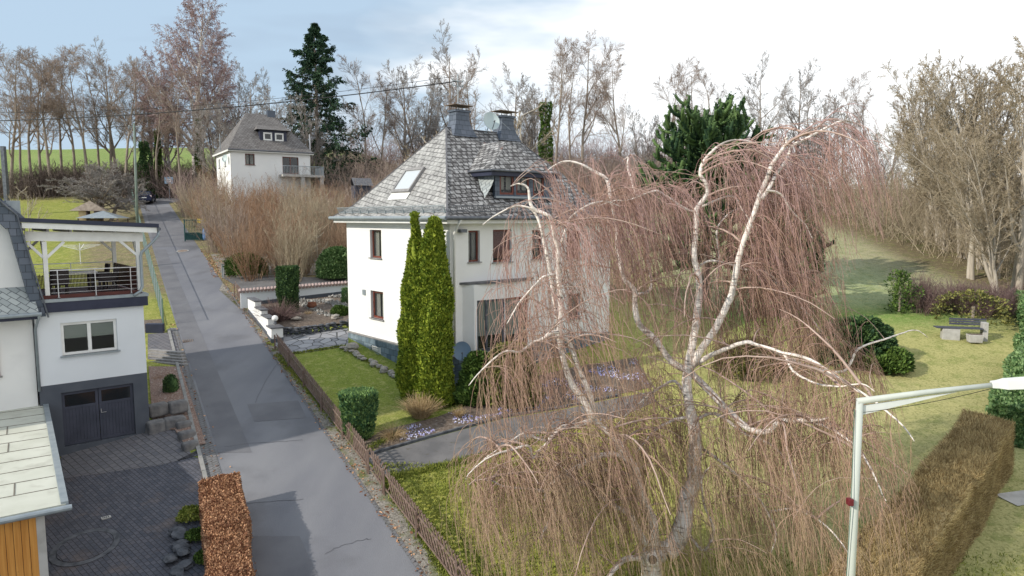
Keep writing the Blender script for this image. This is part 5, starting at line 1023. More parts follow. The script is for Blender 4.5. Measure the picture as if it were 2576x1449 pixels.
c = G(785, 782); t = thing('clay_pot', 'round terracotta bowl standing in the walled bed', 'pot', (c[0], c[1], h(c[0], c[1]) + .16)); MB().lathe((0, 0, 0), [(.12, 0), (.26, .10), (.30, .22), (.24, .34), (.27, .38), (.22, .38), (.20, .30)], 18).build('bowl', 'terracotta', t, smooth=True)
# stones along the plinth
rd = random.Random(4)
for i in range(16):
    f = i / 15; c = G(868 + (1000 - 868) * f, 876 + (948 - 876) * f); o = MB().rock((0, 0, 0), rd.uniform(.12, .2), i, (1.2, 1, .7)).build('plinth_stone', 'stone'); o.location = (c[0] + rd.uniform(-.12, .12), c[1] - .12, h(c[0], c[1]) + .07); tagset(o, 'rounded pale stone in the row along the blue house plinth', 'stone', 'stones in a row along the house plinth')
o = MB().rock((0, 0, 0), .30, 77, (1, 1, .9)).build('plinth_boulder', 'stone'); c = G(886, 882); o.location = (c[0], c[1], h(c[0], c[1]) + .2); tagset(o, 'reddish boulder at the left corner of the blue house plinth', 'stone')
# boulders retaining the bed by the garage, and small quarry stones beside the beech hedge
rd = random.Random(6); pix = [(398, 1072, .42), (440, 1062, .40), (398, 1048, .38), (448, 1040, .36), (470, 1092, .30), (478, 1118, .28), (462, 1066, .28)]
labs = ['big squared boulder at the garage corner, lower row', 'squared boulder right of the garage, lower row beside the corner block', 'upper squared boulder next to the garage wall', 'upper boulder above the paved strip, away from the garage', 'boulder halfway down the end of the pebbly bed', 'lowest boulder at the tip of the pebbly bed', 'small boulder between the two rows at the bed end']
for i, ((px_, py_, r), lab) in enumerate(zip(pix, labs)):
    c = G(px_, py_ + 10); mb = MB(); mb.box((-r, -r * .7, -.15), (r, r * .7, r * .95)); o = mb.build('retaining_boulder', 'boulder', bevel=.09); o.modifiers['bevel'].segments = 3; o.location = (c[0], c[1], h(c[0], c[1]) + (.35 if i in (2, 3) else 0)); o.rotation_euler = (0, .05 * rd.uniform(-1, 1), AX + rd.uniform(-.15, .15)); tagset(o, lab, 'boulder', 'boulders holding the bed beside the garage')
for i in range(20):
    f = i / 19; x = -10.05 + (-7.55 + 10.05) * f + rd.uniform(-.22, .16); y = 19.9 - 4.9 * f; r = rd.uniform(.16, .27); mb = MB(); mb.rock((0, 0, 0), r, 200 + i, (1.2, 1, .5)); o = mb.build('quarry_stone', 'darkstone'); o.location = (x, y, h(x, y) + .08 + rd.uniform(0, .1)); o.rotation_euler = (rd.uniform(-.4, .4), rd.uniform(-.4, .4), rd.uniform(0, 3)); tagset(o, 'dark angular stone in the heap at the foot of the copper hedge', 'stone', 'dark stones at the foot of the beech hedge')
for i, (px_, py_, r, lab) in enumerate(((483, 1300, .42, 'mossy green cushion of ground cover at the top end of the stone heap'), (505, 1350, .3, 'small green plants between the dark stones'), (520, 1408, .3, 'lowest green plant patch beside the copper hedge'))):
    c = G(px_, py_); column_plant('ground_cover_plant', lab, 'plant', c, r, .22, 'ivy' if i else 'grassb', n=2200, size=.08, top='dome', lum=.1, trunk=False, core=False, seed=40 + i)
# steps beside the garage
t = thing('garden_steps', 'short flight of grey steps between the garage and the lane', 'steps', (*G(418, 905)[:2], h(*G(418, 905)[:2]))); mb = MB()
for i in range(5):
    a = G(372, 889 + i * 5); b_ = G(455 + i * 2, 903 + i * 5); dd = (b_ - a)[:2] / np.linalg.norm((b_ - a)[:2]); nn_ = np.array([-dd[1], dd[0]]); z = h(a[0], a[1]) + .20 - i * .05
    mb.prism([tuple(a[:2]), tuple(b_[:2]), tuple(b_[:2] + nn_ * .28), tuple(a[:2] + nn_ * .28)], z - .4, z)
wb(mb, 'treads', 'sill', t)
c0, c1 = G(366, 838), G(410, 838); t = thing('low_bed_wall', 'low black wall holding the small bed at the end of the left lawn', 'wall', (c0[0], c0[1], h(c0[0], c0[1]))); dd = (c1 - c0)[:2]; mb = MB(); nn_ = np.array([-dd[1], dd[0]]) / np.linalg.norm(dd) * .2; mb.prism([tuple(c0[:2]), tuple(c1[:2]), tuple(c1[:2] + nn_), tuple(c0[:2] + nn_)], lambda x, y: h(x, y) - .1, lambda x, y: h(x, y) + .5); wb(mb, 'wall', 'navy', t)
# garden fence with green posts along the left of the lane
t = thing('wire_fence', 'tall garden fence of green posts and wire along the left side of the lane', 'fence', (RL(39.5) - .7, 39.5, h(RL(39.5) - .7, 39.5))); y = 39.5; prev = None; rails = MB(); mesh_ = MB()
while y < 90:
    x = RL(y) - .75; z = h(x, y); mb = MB(); mb.bar((x, y, z - .1), (x, y, z + 1.55), .06); wb(mb, 'post', 'greenpost', t); mb = None
    if prev is not None:
        for zz in (.12, 1.5): rails.bar((prev[0], prev[1], prev[2] + zz), (x, y, z + zz), .035)
        for k in range(1, 8): f = k / 8; mesh_.bar((prev[0] + (x - prev[0]) * f, prev[1] + (y - prev[1]) * f, prev[2] + (z - prev[2]) * f), (prev[0] + (x - prev[0]) * f, prev[1] + (y - prev[1]) * f, prev[2] + (z - prev[2]) * f + 1.5), .02)
    prev = (x, y, z); y += 1.9
wb(rails, 'rail', 'greenpost', t); wb(mesh_, 'picket', 'zinc', t)
c = G(497, 606); t = thing('double_gate', 'dark teal metal gate standing open at the right edge of the lane', 'gate', (c[0], c[1], h(c[0], c[1])), radians(14))
for x0, x1, y0, y1, ht in ((-1.0, .55, 0, 0, 2.0), (.6, 1.9, .02, .9, 1.5)):
    mb = MB(); k = 13
    for i in range(k): f = i / (k - 1); mb.bar((x0 + (x1 - x0) * f, y0 + (y1 - y0) * f, .05), (x0 + (x1 - x0) * f, y0 + (y1 - y0) * f, ht), .035)
    for z in (.12, .75, ht - .1): mb.bar((x0, y0, z), (x1, y1, z), .05)
    mb.slab([(x0, y0 + .02, .12), (x1, y1 + .02, .12), (x1, y1 + .02, .72), (x0, y0 + .02, .72)], .01)
    mb.build('gate_leaf', 'gate', t)
for x in (-1.05, 1.95): MB().box((x - .05, -.05, -.1), (x + .05, .05, 2.0)).build('gate_post', 'gate', t)
c = G(518, 604); t = thing('blue_barrel', 'blue plastic barrel behind the teal gate', 'barrel', (c[0], c[1], h(c[0], c[1]))); MB().lathe((0, 0, 0), [(.28, 0), (.32, .3), (.32, .8), (.28, 1.05), (.2, 1.1)], 14).build('drum', 'blue', t, smooth=True)
c = G(511, 590); t = thing('yellow_box', 'yellow box on a stand behind the teal gate', 'box', (c[0], c[1], h(c[0], c[1]))); MB().box((-.45, -.25, 1.1), (.45, .25, 1.5)).build('box', 'yellow', t, bevel=.04); MB().box((-.05, -.05, 0), (.05, .05, 1.1)).build('leg', 'greenpost', t)
# posts at the lane edge
for px_, lab in ((560, 'left of the two thin grey posts at the edge of the side road'), (564, 'right of the two thin grey posts at the edge of the side road')):
    c = G(px_, 699); t = thing('marker_post', lab, 'post', (c[0], c[1], h(c[0], c[1]))); MB().tube([(0, 0, -.1), (0, 0, .95)], .04).build('shaft', 'zinc', t); MB().lathe((0, 0, .95), [(.05, 0), (.05, .04), (.02, .06)], 8).build('cap', 'gutter', t)
# utility pole
pb = G(347, 600); tp = P(337, 311, pb[1] + .3)
t = thing('utility_pole', 'slim pale green pole standing behind the garden fence beside the lane', 'pole', (pb[0], pb[1], h(pb[0], pb[1]))); mb = MB(); mb.tube([(pb[0], pb[1], pb[2] - .3), tuple(tp)], [.14, .085], 10); wb(mb, 'shaft', 'pole_dark', t, smooth=True); mb = MB(); mb.bar((tp[0] - .5, tp[1], tp[2] - .3), (tp[0] + .5, tp[1], tp[2] - .3), .06); [mb.lathe((tp[0] + s_, tp[1], tp[2] - .27), [(.04, 0), (.06, .06), (.04, .12)], 8) for s_ in (-.45, .45)]; wb(mb, 'crossarm', 'zinc', t)
c = G(7, 500); t = thing('field_gate_post', 'dark wooden post at the left edge in front of the green field', 'post', (*P(12, 430, 78)[:2], h(*P(12, 430, 78)[:2]))); MB().box((-.2, -.2, -.3), (.2, .2, P(12, 368, 78)[2] - t.location.z)).build('shaft', 'gutter', t)
def cable(name, label, pts, r, m='wire'):
    pts = np.array(pts); mb = MB(); mb.tube([tuple(p) for p in pts], r, 5); o = mb.build(name, m, smooth=True); tagset(o, label, 'cable'); return o
def span(a, b_, sag, k=24): f = np.linspace(0, 1, k)[:, None]; p = a + (b_ - a) * f; p[:, 2] -= (4 * sag * f * (1 - f))[:, 0]; return p
mh = NP + u * 4.35 + v * (RY + .45)
lp = P(-420, 303, 46)
cable('power_cable', 'thick black power cable from the left edge to the mast on the slate roof', span(lp, mh + np.array([0, 0, 15.1]), .75), .028)
cable('power_cable', 'thin upper wire running just above the thick cable to the roof mast', span(lp + np.array([0, 0, .9]), mh + np.array([-.2, 0, 15.35]), 1.0), .012)
cable('telephone_wire', 'thin wire from the left edge to the pale green pole', span(P(-300, 338, 60), tp - np.array([0, 0, .2]), .2), .018)
t = thing('roadside_pole', 'pole carrying the cables beyond the left edge', 'pole', (lp[0], lp[1], h(lp[0], lp[1]))); mb = MB(); mb.tube([(lp[0], lp[1], h(lp[0], lp[1]) - .3), (lp[0], lp[1], lp[2] + 1.2)], .13); wb(mb, 'shaft', 'lattice', t)
# ================================================================ STREET LAMP
LY = 13.2; lt = P(2163, 1010, LY); lb_ = np.array([lt[0], lt[1] - .0, h(lt[0], lt[1])])
t = thing('street_lamp', 'pale green street lamp with a long arm reaching out of the right edge', 'street lamp', lb_); mb = MB(); mb.tube([tuple(lb_), tuple(lb_ + (lt - lb_) * .6), tuple(lt)], [.088, .08, .066], 14); wb(mb, 'shaft', 'pole', t, smooth=True)
la = P(2505, 968, LY - .15); mb = MB(); mb.tube([tuple(lt + np.array([-.05, 0, .0])), tuple(lt + (la - lt) * .5 + np.array([0, 0, .02])), tuple(la)], [.066, .055, .048], 12); wb(mb, 'arm', 'pole', t, smooth=True)
mb = MB(); mb.slab([tuple(lt + np.array([.04, -.01, -.08])), tuple(lt + (la - lt) * .72 + np.array([0, -.01, -.045])), tuple(lt + np.array([.04, -.01, -.27]))], .02); wb(mb, 'gusset', 'lamp', t)
lc = P(2700, 958, LY - .4); dv = lc - la; dv /= np.linalg.norm(dv); mb = MB(); sd = np.cross(dv, [0, 0, 1]); sd /= np.linalg.norm(sd); up_ = np.cross(sd, dv)
vs = []
for s_, w_, h0, h1 in ((-.08, .07, -.05, .07), (.03, .08, -.06, .08), (.16, .13, -.08, .10), (.95, .15, -.09, .11), (1.1, .12, -.06, .08)):
    for a_, b__ in ((-w_, h0), (w_, h0), (w_ * .8, h1), (-w_ * .8, h1)): vs.append(tuple(la + dv * s_ + sd * a_ + up_ * b__))
mb.add(vs, [(i * 4 + j, i * 4 + (j + 1) % 4, i * 4 + 4 + (j + 1) % 4, i * 4 + 4 + j) for i in range(4) for j in range(4)] + [(3, 2, 1, 0), (16, 17, 18, 19)]); wb(mb, 'lamp_head', 'lamp', t, bevel=.01)
mb = MB(); mb.tube([tuple(p) for p in span(lt + np.array([.05, -.06, -.2]), la + np.array([.0, -.03, -.04]), .05, 12)], .006, 5); wb(mb, 'cable', 'wire', t)
rp = P(2139, 1262, LY - .1); mb = MB(); mb.box((rp[0] - .06, rp[1] - .07, rp[2] - .065), (rp[0] + .04, rp[1] + .06, rp[2] + .065)); wb(mb, 'marker', 'red', t, bevel=.01)
mb = MB(); mb.tube([(lt[0] - .11, lt[1] - .02, lt[2] - .15), (rp[0] + .02, rp[1], rp[2]), (lb_[0] - .13, lb_[1], lb_[2])], .008, 5); wb(mb, 'cable', 'greenpost', t)
# ================================================================ BENCH AND PLANTERS
c = G(2415, 853); t = thing('garden_bench', 'long bench of dark boards on two pale concrete blocks in front of purple shrubs', 'bench', (c[0], c[1], h(c[0], c[1])), radians(-14))
for i in range(4): MB().box((-1.25, -.30 + i * .16, .60), (1.0, -.16 + i * .16, .65)).build('seat_board', 'benchwood', t)
for i in range(3): MB().box((-.45, .36 + i * .02, .74 + i * .13), (1.35, .39 + i * .02, .84 + i * .13)).build('back_board', 'benchwood', t)
MB().box((-.95, -.28, -.2), (-.1, .1, .59)).build('support', 'concrete', t, bevel=.02); MB().box((1.05, -.1, -.2), (1.3, .34, .95)).build('support', 'concrete', t, bevel=.02)
c = G(2436, 858); t = thing('planter_box', 'white concrete planter box standing in front of the dark bench', 'planter', (c[0] + .1, c[1] - .35, h(c[0], c[1])), radians(-12)); mb = MB(); mb.add([(x * s_, y * s_, z) for s_, z in ((.85, 0), (1, .42)) for x, y in ((-.36, -.24), (.36, -.24), (.36, .24), (-.36, .24))], [(3, 2, 1, 0), (0, 1, 5, 4), (1, 2, 6, 5), (2, 3, 7, 6), (3, 0, 4, 7), (4, 5, 6, 7)]); mb.build('box', 'concrete', t, bevel=.02); MB().box((-.3, -.19, .421), (.3, .19, .44)).build('soil', 'soil', t)
# lower satellite dish in front of the bay
dp = NP + u * .75 + v * -1.0; dc = P(1162, 884, dp[1]); t = thing('satellite_dish', 'blue grey satellite dish on a short post between the conifers and the bay', 'satellite dish', (dc[0], dc[1] + .2, h(dc[0], dc[1])))
o = dish(t, (0, -.2, dc[2] - t.location.z), .43, (.1, -1, .42), 'dishblue'); MB().tube([(0, .1, -.2), (0, .1, dc[2] - t.location.z - .05), (0, -.12, dc[2] - t.location.z)], .035).build('post', 'zinc', t)
# ================================================================ CAR, HOOP, LEFT GARDEN
c = G(369, 511); t = thing('parked_car', 'dark blue small car parked at the end of the lane seen from behind', 'car', (c[0], c[1], h(c[0], c[1])), radians(20))
secs = [(-1.95, .80, .32, .70, .95, .60), (-1.80, .86, .24, .86, 1.02, .66), (-1.45, .88, .22, .90, 1.36, .62), (-1.1, .88, .22, .92, 1.46, .60), (0, .88, .22, .92, 1.48, .60), (.6, .88, .22, .92, 1.38, .60), (1.15, .87, .22, .90, .98, .66), (1.8, .83, .24, .74, .80, .62), (2.0, .72, .34, .60, .62, .5)]
vs = []
for y, w_, z0, z1, z2, wt in secs: vs += [(-w_ * .9, y, z0), (w_ * .9, y, z0), (w_, y, (z0 + z1) / 2), (w_ * .97, y, z1), (wt, y, z2), (-wt, y, z2), (-w_ * .97, y, z1), (-w_, y, (z0 + z1) / 2)]
mb = MB(); k = len(secs); mb.add(vs, [(i * 8 + j, i * 8 + (j + 1) % 8, i * 8 + 8 + (j + 1) % 8, i * 8 + 8 + j) for i in range(k - 1) for j in range(8)] + [tuple(range(8))[::-1], tuple(range(8 * k - 8, 8 * k))]); body = mb.build('body', 'carpaint', t, bevel=.02)
mb = MB(); mb.face([(-.70, -1.70, 1.0), (.70, -1.70, 1.0), (.58, -1.44, 1.34), (-.58, -1.44, 1.34)]); mb.v = [(x, y - .06, z + .02) for x, y, z in mb.v]; mb.build('rear_window', 'glass_dark', t)
for s_ in (-1, 1):
    mb = MB(); mb.face([(s_ * .885, -1.3, .96), (s_ * .885, 1.0, .96), (s_ * .66, .55, 1.36), (s_ * .66, -1.1, 1.40)]); mb.build('side_window', 'glass_dark', t)
    MB().box((s_ * .70 - .13, -1.93, .72), (s_ * .70 + .13, -1.80, .96)).build('tail_light', 'taillight', t); MB().box((s_ * .93 - .09, .55, .9), (s_ * .93 + .09, .68, 1.05)).build('mirror', 'carpaint', t)
    for y in (-1.2, 1.25): wl = thing_ = MB().tube([(s_ * .70, y, .31), (s_ * .90, y, .31)], .31, 18).build('wheel', 'tyre', t); MB().tube([(s_ * .88, y, .31), (s_ * .91, y, .31)], .19, 14).build('rim', 'chrome', wl)
MB().box((-.27, -1.985, .58), (.27, -1.955, .70)).build('number_plate', 'plate', t); MB().box((-.8, -2.02, .30), (.8, -1.9, .52)).build('bumper', 'carpaint', t, bevel=.03)
c = P(425, 460, 90); gz = h(c[0], c[1]); t = thing('basketball_hoop', 'small basketball hoop with grey backboard at the end of the lane', 'basketball hoop', (c[0], c[1], gz)); zz = c[2] - gz
MB().box((-.55, -.03, zz - .1), (.55, .03, zz + .75)).build('backboard', 'dishblue', t); mb = MB(); [mb.box(a_, b__) for a_, b__ in (((-.25, -.045, zz + .12), (.25, -.031, zz + .17)), ((-.25, -.045, zz + .42), (.25, -.031, zz + .47)), ((-.25, -.045, zz + .17), (-.20, -.031, zz + .42)), ((.20, -.045, zz + .17), (.25, -.031, zz + .42)))]; mb.build('target_square', 'whitepaint', t)
MB().tube([(0, .05, 0), (0, .05, zz + .3)], .06).build('post', 'gutter', t); mb = MB(); mb.tube([(.23 * cos(a_), -.28 + .23 * sin(a_), zz) for a_ in np.arange(0, 6.4, .4)], .02, 5); mb.build('rim', 'rust', t)
c = G(203, 664); t = thing('rotary_clothes_dryer', 'white rotary clothes dryer on the lawn behind the terrace', 'clothes dryer', (c[0], c[1], h(c[0], c[1]))); zt = P(200, 612, c[1])[2] - t.location.z
MB().tube([(0, 0, 0), (0, 0, zt)], .03).build('pole', 'whitepaint', t)
for a_ in (.35, .35 + pi / 2, .35 + pi, .35 + 1.5 * pi): MB().bar((0, 0, zt - .55), (1.45 * cos(a_), 1.45 * sin(a_), zt - .12), .035).build('arm', 'whitepaint', t)
mb = MB()
for q_ in (.4, .6, .8, 1.0):
    pp = [(1.45 * q_ * cos(.35 + i * pi / 2), 1.45 * q_ * sin(.35 + i * pi / 2), zt - .55 + .43 * q_) for i in range(5)]
    for a_, b__ in zip(pp[:-1], pp[1:]): mb.bar(a_, b__, .012)
mb.build('line', 'whitepaint', t)
# playhouse on stilts and pale pavilion roof
c = G(228, 568); t = thing('wooden_playhouse', 'little wooden playhouse with dark pointed roof under the garden tree', 'playhouse', (c[0], c[1], h(c[0], c[1])), radians(20)); zt = P(228, 505, c[1])[2] - t.location.z; e_ = P(228, 528, c[1])[2] - t.location.z
mb = MB(); mb.box((-.8, -.7, 0), (-.1, .7, e_)); mb.box((.5, -.7, 0), (1.1, .7, e_)); mb.box((-.1, -.6, 0), (.5, .7, e_ * .45)); mb.build('wall', 'lattice', t); MB().box((-.85, -.78, .1), (-.2, -.705, e_ - .1)).build('door', 'drygrass', t)
mb = MB(); mb.face([(-1.6, -1.1, e_ - .1), (1.7, -1.1, e_ - .1), (.05, 0, zt)]); mb.face([(1.7, -1.1, e_ - .1), (1.7, 1.1, e_ - .1), (.05, 0, zt)]); mb.face([(1.7, 1.1, e_ - .1), (-1.6, 1.1, e_ - .1), (.05, 0, zt)]); mb.face([(-1.6, 1.1, e_ - .1), (-1.6, -1.1, e_ - .1), (.05, 0, zt)]); mb.build('roof', 'bark', t)
c = G(262, 572); t = thing('garden_pavilion', 'pale grey flat hipped shelter roof on the lawn beyond the terrace', 'shelter', (c[0], c[1], h(c[0], c[1])), radians(10)); zt = P(262, 530, c[1])[2] - t.location.z; w_ = 2.0
mb = MB(); cs = [(-w_, -w_ * .8, zt - .75), (w_, -w_ * .8, zt - .75), (w_, w_ * .8, zt - .75), (-w_, w_ * .8, zt - .75)]; [mb.face([cs[i], cs[(i + 1) % 4], (0, 0, zt)]) for i in range(4)]; mb.build('roof', 'zinc', t)
for x in (-1, 1):
    for y in (-1, 1): MB().box((x * w_ * .9 - .06, y * w_ * .7 - .06, 0), (x * w_ * .9 + .06, y * w_ * .7 + .06, zt - .8)).build('post', 'lattice', t)
# ================================================================ BARE TREES
def bare_tree_mesh(ht, r0, lean=.04, limbs=11, l_len=.42, l_ang=38, t0=.25, up=.10, b=10, tw=9, fine=6, wob=.07, multi=1, droop=0, twig_r=.011, blen=.42, tlen=.42):
    n = multi; P0 = np.zeros((n, 3)); P0[:, :2] = rng.normal(size=(n, 2)) * (.25 if n > 1 else 0); D = np.tile([0, 0, 1.0], (n, 1)); D[:, :2] = rng.normal(size=(n, 2)) * (lean if n == 1 else .16); D /= np.linalg.norm(D, axis=1, keepdims=True)
    T = paths(P0 - np.array([0, 0, .4]), D, np.full(n, ht * 1.0) * (1 - .25 * rng.random(n) * (n > 1)), 12, grav=.03, wob=min(.05, wob * .6) if n == 1 else .05); Tr = r0 * np.linspace(1, .12, 12)[None] * np.ones((n, 1))
    A, Ar = grow(T, Tr, limbs, t0, .97, l_len, l_ang, K=8, grav=up, wob=wob, rr=.6, rend=.2, rmin=.03, shape=lambda t: 1.15 - .75 * t)
    B, Br = grow(A, Ar, b, .2, 1.0, blen, 42, K=6, grav=up * .6 - droop * .1, wob=.12, rr=.6, rend=.35, rmin=.016)
    C, Cr = grow(B, Br, tw, .15, 1.0, tlen, 38, K=5, grav=.03 - droop * .35, wob=.14, rr=.6, rend=.5, rmin=twig_r)
    S1 = ST(); S1.add(T, Tr, 7); S1.add(A, Ar, 5); S2 = ST(); S2.add(B, Br, 3); S2.add(C, Cr, 3)
    if fine: Dd, Dr = grow(C, Cr, fine, .2, 1.0, .5, 35, K=3 if not droop else 5, grav=-droop * .6, wob=.12, rr=.8, rend=.5, rmin=twig_r * .8); S2.add(Dd, Dr, 3)
    return S1.mesh('trunk'), S2.mesh('crown')
PROT = {}
def prot(key, bark, twig, **k): a, b_ = bare_tree_mesh(**k); a.materials.append(MT[bark]); b_.materials.append(MT[twig]); a.polygons.foreach_set('use_smooth', [True] * len(a.polygons)); PROT[key] = (a, b_, k['ht'])
prot('tall1', 'bark', 'tw_brown_hazy', ht=18, r0=.24, limbs=9, l_len=.36, l_ang=32, t0=.35, up=.05, b=10, tw=9, fine=6, blen=.52, tlen=.6, wob=.08, twig_r=.0125)
prot('tall2', 'bark', 'tw_brown_hazy', ht=18, r0=.22, limbs=8, l_len=.40, l_ang=36, t0=.38, up=.05, b=10, tw=9, fine=6, blen=.52, tlen=.6, wob=.11, twig_r=.0125)
prot('crook', 'bark', 'tw_brown_hazy', ht=16, r0=.22, limbs=9, l_len=.40, l_ang=42, t0=.3, up=.05, blen=.5, tlen=.6, b=10, tw=9, fine=6, wob=.13, twig_r=.0125, lean=.06)
prot('wide', 'bark', 'tw_grey', ht=16, r0=.28, limbs=14, l_len=.52, l_ang=44, t0=.2, b=11, tw=10, fine=6, up=.10, twig_r=.014)
prot('fan', 'bark', 'tw_grey', ht=15, r0=.2, limbs=9, l_len=.45, l_ang=30, t0=.15, b=10, tw=9, fine=6, multi=4, up=.1, twig_r=.014)
prot('olive', 'bark_pale', 'tw_pale', ht=17, r0=.2, limbs=11, l_len=.40, l_ang=34, t0=.12, b=11, tw=9, fine=6, multi=4, up=.09, twig_r=.014)
prot('olive2', 'bark_pale', 'tw_pale', ht=17, r0=.24, limbs=13, l_len=.36, l_ang=36, t0=.15, b=11, tw=9, fine=6, multi=2, up=.07, wob=.1, twig_r=.014)
prot('birchy', 'bark_white', 'tw_purple', ht=26, r0=.38, limbs=30, l_len=.38, l_ang=40, t0=.16, b=15, tw=11, fine=6, droop=.75, up=.08, twig_r=.018, tlen=.34)
prot('old_apple', 'bark', 'tw_grey', ht=6, r0=.15, limbs=11, l_len=.55, l_ang=52, t0=.28, b=11, tw=10, fine=6, up=.0, wob=.12, multi=5, twig_r=.013)
prot('little', 'bark_pale', 'tw_pale', ht=5, r0=.09, limbs=8, l_len=.5, l_ang=38, t0=.25, b=6, tw=5, fine=0, wob=.14, twig_r=.01)
def tree(kind, px_, top, Y, label, name='bare_tree', cat='tree', rot=None, group=None, wide=1.0, X=None, bz=0):
    p = P(px_, top, Y); x = p[0] if X is None else X; z0 = h(x, Y) + bz; a, b_, h0 = PROT[kind]; s = (p[2] - z0) / (h0 * .97)
    if kind in ('old_apple',): s = (p[2] - z0) / 6.6
    t = thing(name, label, cat, (x, Y, z0), rng.random() * 6.28 if rot is None else rot, group); t.scale = (s * wide, s * wide, s)
    for n_, me in (('trunk', a), ('crown', b_)): o = bpy.data.objects.new(n_, me); COL.objects.link(o); o.parent = t
    return t
G1, G2, G3, G4 = 'bare trees in a row along the green field', 'bare trees of the wood behind the slate roof', 'tall olive grey trees of the wood on the right', 'bare trees round the white hillside house'
for i, (k, x, tp_, Y, lab) in enumerate((
    ('crook', 8, 150, 92, 'bare tree cut by the left edge of the photo at the green field'), ('tall1', 60, 165, 97, 'slim bare tree, second from the left edge at the green field'),
    ('crook', 105, 152, 94, 'forked bare tree with two crossing stems left of the green field centre'), ('tall2', 140, 158, 99, 'thin leaning bare tree in front of the green field centre'),
    ('tall1', 200, 163, 95, 'straight bare tree with narrow crown near the middle of the green field'), ('tall2', 262, 170, 98, 'bare tree with spreading crown left of the big birch'),
    ('crook', 300, 178, 93, 'crooked bare tree just left of the big birch by the pole'), ('tall1', 345, 190, 100, 'bare tree behind the pale green pole'))):
    tree(k, x, tp_, Y, lab, group=G1, rot=i * 1.3)
for i, (k, x, tp_, Y) in enumerate((('tall2', 30, 172, 99), ('crook', 82, 160, 101), ('tall1', 170, 170, 97), ('tall2', 232, 172, 101), ('wide', 285, 175, 104), ('tall2', 322, 180, 97), ('wide', 368, 200, 104), ('tall1', 405, 215, 101), ('wide', 585, 235, 101), ('tall2', 530, 225, 99))):
    tree(k, x, tp_, Y, 'thin bare tree among the crowded stems along the edge of the green field', group='crowded thin trees along the field edge', rot=i * 2.3)
tree('birchy', 470, 12, 96, 'very tall drooping birch with white trunk rising above the left wood', 'birch_tree', rot=.5, wide=1.12)
tree('birchy', 415, 150, 99, 'smaller reddish birch leaning against the left side of the tall birch', 'birch_tree', rot=2.2)
tree('birchy', 545, 110, 103, 'reddish birch behind the right side of the tall birch', 'birch_tree', rot=4.0)
for i, (k, x, tp_, Y, lab) in enumerate((
    ('wide', 625, 205, 112, 'round crowned bare tree behind the left end of the hillside roof'), ('wide', 690, 232, 108, 'bare tree rising just above the hillside roof ridge'),
    ('fan', 772, 240, 84, 'tan bare tree in front of the dark spruce'), ('tall2', 500, 250, 90, 'dark bare tree between the tall birch and the hillside house'), ('tall1', 385, 235, 92, 'thin dark bare tree right of the pale green pole'), ('tall2', 445, 215, 90, 'dark bare tree at the foot of the tall birch'),
    ('fan', 560, 260, 88, 'many stemmed bare tree left of the hillside house'))):
    tree(k, x, tp_, Y, lab, group=G4, rot=i * 1.7 + 1)
for i, (k, x, tp_, Y, lab) in enumerate((
    ('tall2', 915, 190, 88, 'slender bare tree right beside the dark spruce'), ('tall1', 955, 215, 92, 'slender bare tree, second right of the spruce'), ('wide', 1010, 205, 97, 'bushy bare tree left of the first chimney'), ('fan', 1060, 190, 100, 'fan shaped bare tree left of the first chimney'),
    ('wide', 1150, 145, 98, 'highest bare tree above the first chimney and dish'), ('tall1', 1195, 178, 90, 'bare tree right behind the roof mast'), ('wide', 1290, 212, 95, 'rounded bare tree behind the second chimney'), ('fan', 1340, 200, 97, 'bare tree between second chimney and the ivy trunk'),
    ('tall2', 1395, 140, 86, 'tall bare tree directly behind the ivy clad trunk'), ('tall1', 1470, 128, 88, 'tall forked bare tree, highest right of the ivy clad trunk'), ('tall2', 1440, 175, 94, 'bare tree between the ivy trunk and the tall forked one'), ('tall1', 1565, 182, 84, 'single bare tree with dark straight trunk left of the monkey puzzle'),
    ('fan', 1625, 290, 90, 'low bare tree just left of the monkey puzzle'), ('tall2', 1700, 200, 95, 'bare tree above the left side of the monkey puzzle'), ('tall1', 1760, 192, 98, 'bare tree above the middle of the monkey puzzle'), ('tall2', 1800, 215, 90, 'thin bare tree above the right side of the monkey puzzle'),
    ('wide', 1930, 208, 92, 'broad domed bare tree right of the monkey puzzle'), ('wide', 2000, 210, 96, 'broad domed bare tree, right half of the pale dome'), ('fan', 2060, 240, 90, 'bare tree behind the arching white branch tip'), ('tall2', 2130, 232, 88, 'open crowned bare tree above the birch right shoulder'),
    ('tall1', 2190, 255, 90, 'bare tree with forked top right of the birch shoulder'), ('tall1', 2255, 268, 84, 'lone thin bare tree in the bright gap of the sky'), ('fan', 2220, 330, 80, 'low bare tree below the bright gap of the sky'), ('wide', 2300, 320, 74, 'low rounded bare tree right of the bright gap'))):
    tree(k, x, tp_, Y, lab, group=G2, rot=i * 2.1 + .4)
for i, (k, x, tp_, Y, lab) in enumerate((
    ('olive2', 2355, 215, 66, 'pale tree at the left shoulder of the right hand wood'), ('olive', 2400, 160, 62, 'tall pale tree, leftmost of the highest group on the right'), ('olive', 2455, 142, 57, 'tall many stemmed tree in the highest group on the right'), ('olive2', 2500, 150, 53, 'tall straight stemmed tree near the right edge'),
    ('olive', 2550, 125, 50, 'highest tree at the right edge above the bench'), ('olive2', 2600, 100, 46, 'tree cut by the right edge, top reaching highest'), ('olive', 2330, 400, 72, 'lower pale tree at the meadow corner on the right'), ('olive2', 2270, 420, 76, 'low pale tree right of the birch at the far end of the meadow'),
    ('olive', 2190, 440, 80, 'low pale tree behind the far end of the meadow'), ('olive', 2390, 350, 60, 'mid height tree in front of the right hand wood'), ('olive2', 2470, 300, 50, 'mid height tree with bare branches above the purple shrubs'), ('olive', 2540, 330, 45, 'mid height tree behind the berry shrub at the right edge'), ('olive', 2120, 430, 84, 'low tree at the upper end of the meadow seen past the birch'))):
    tree(k, x, tp_, Y, lab, group=G3, rot=i * 1.9)
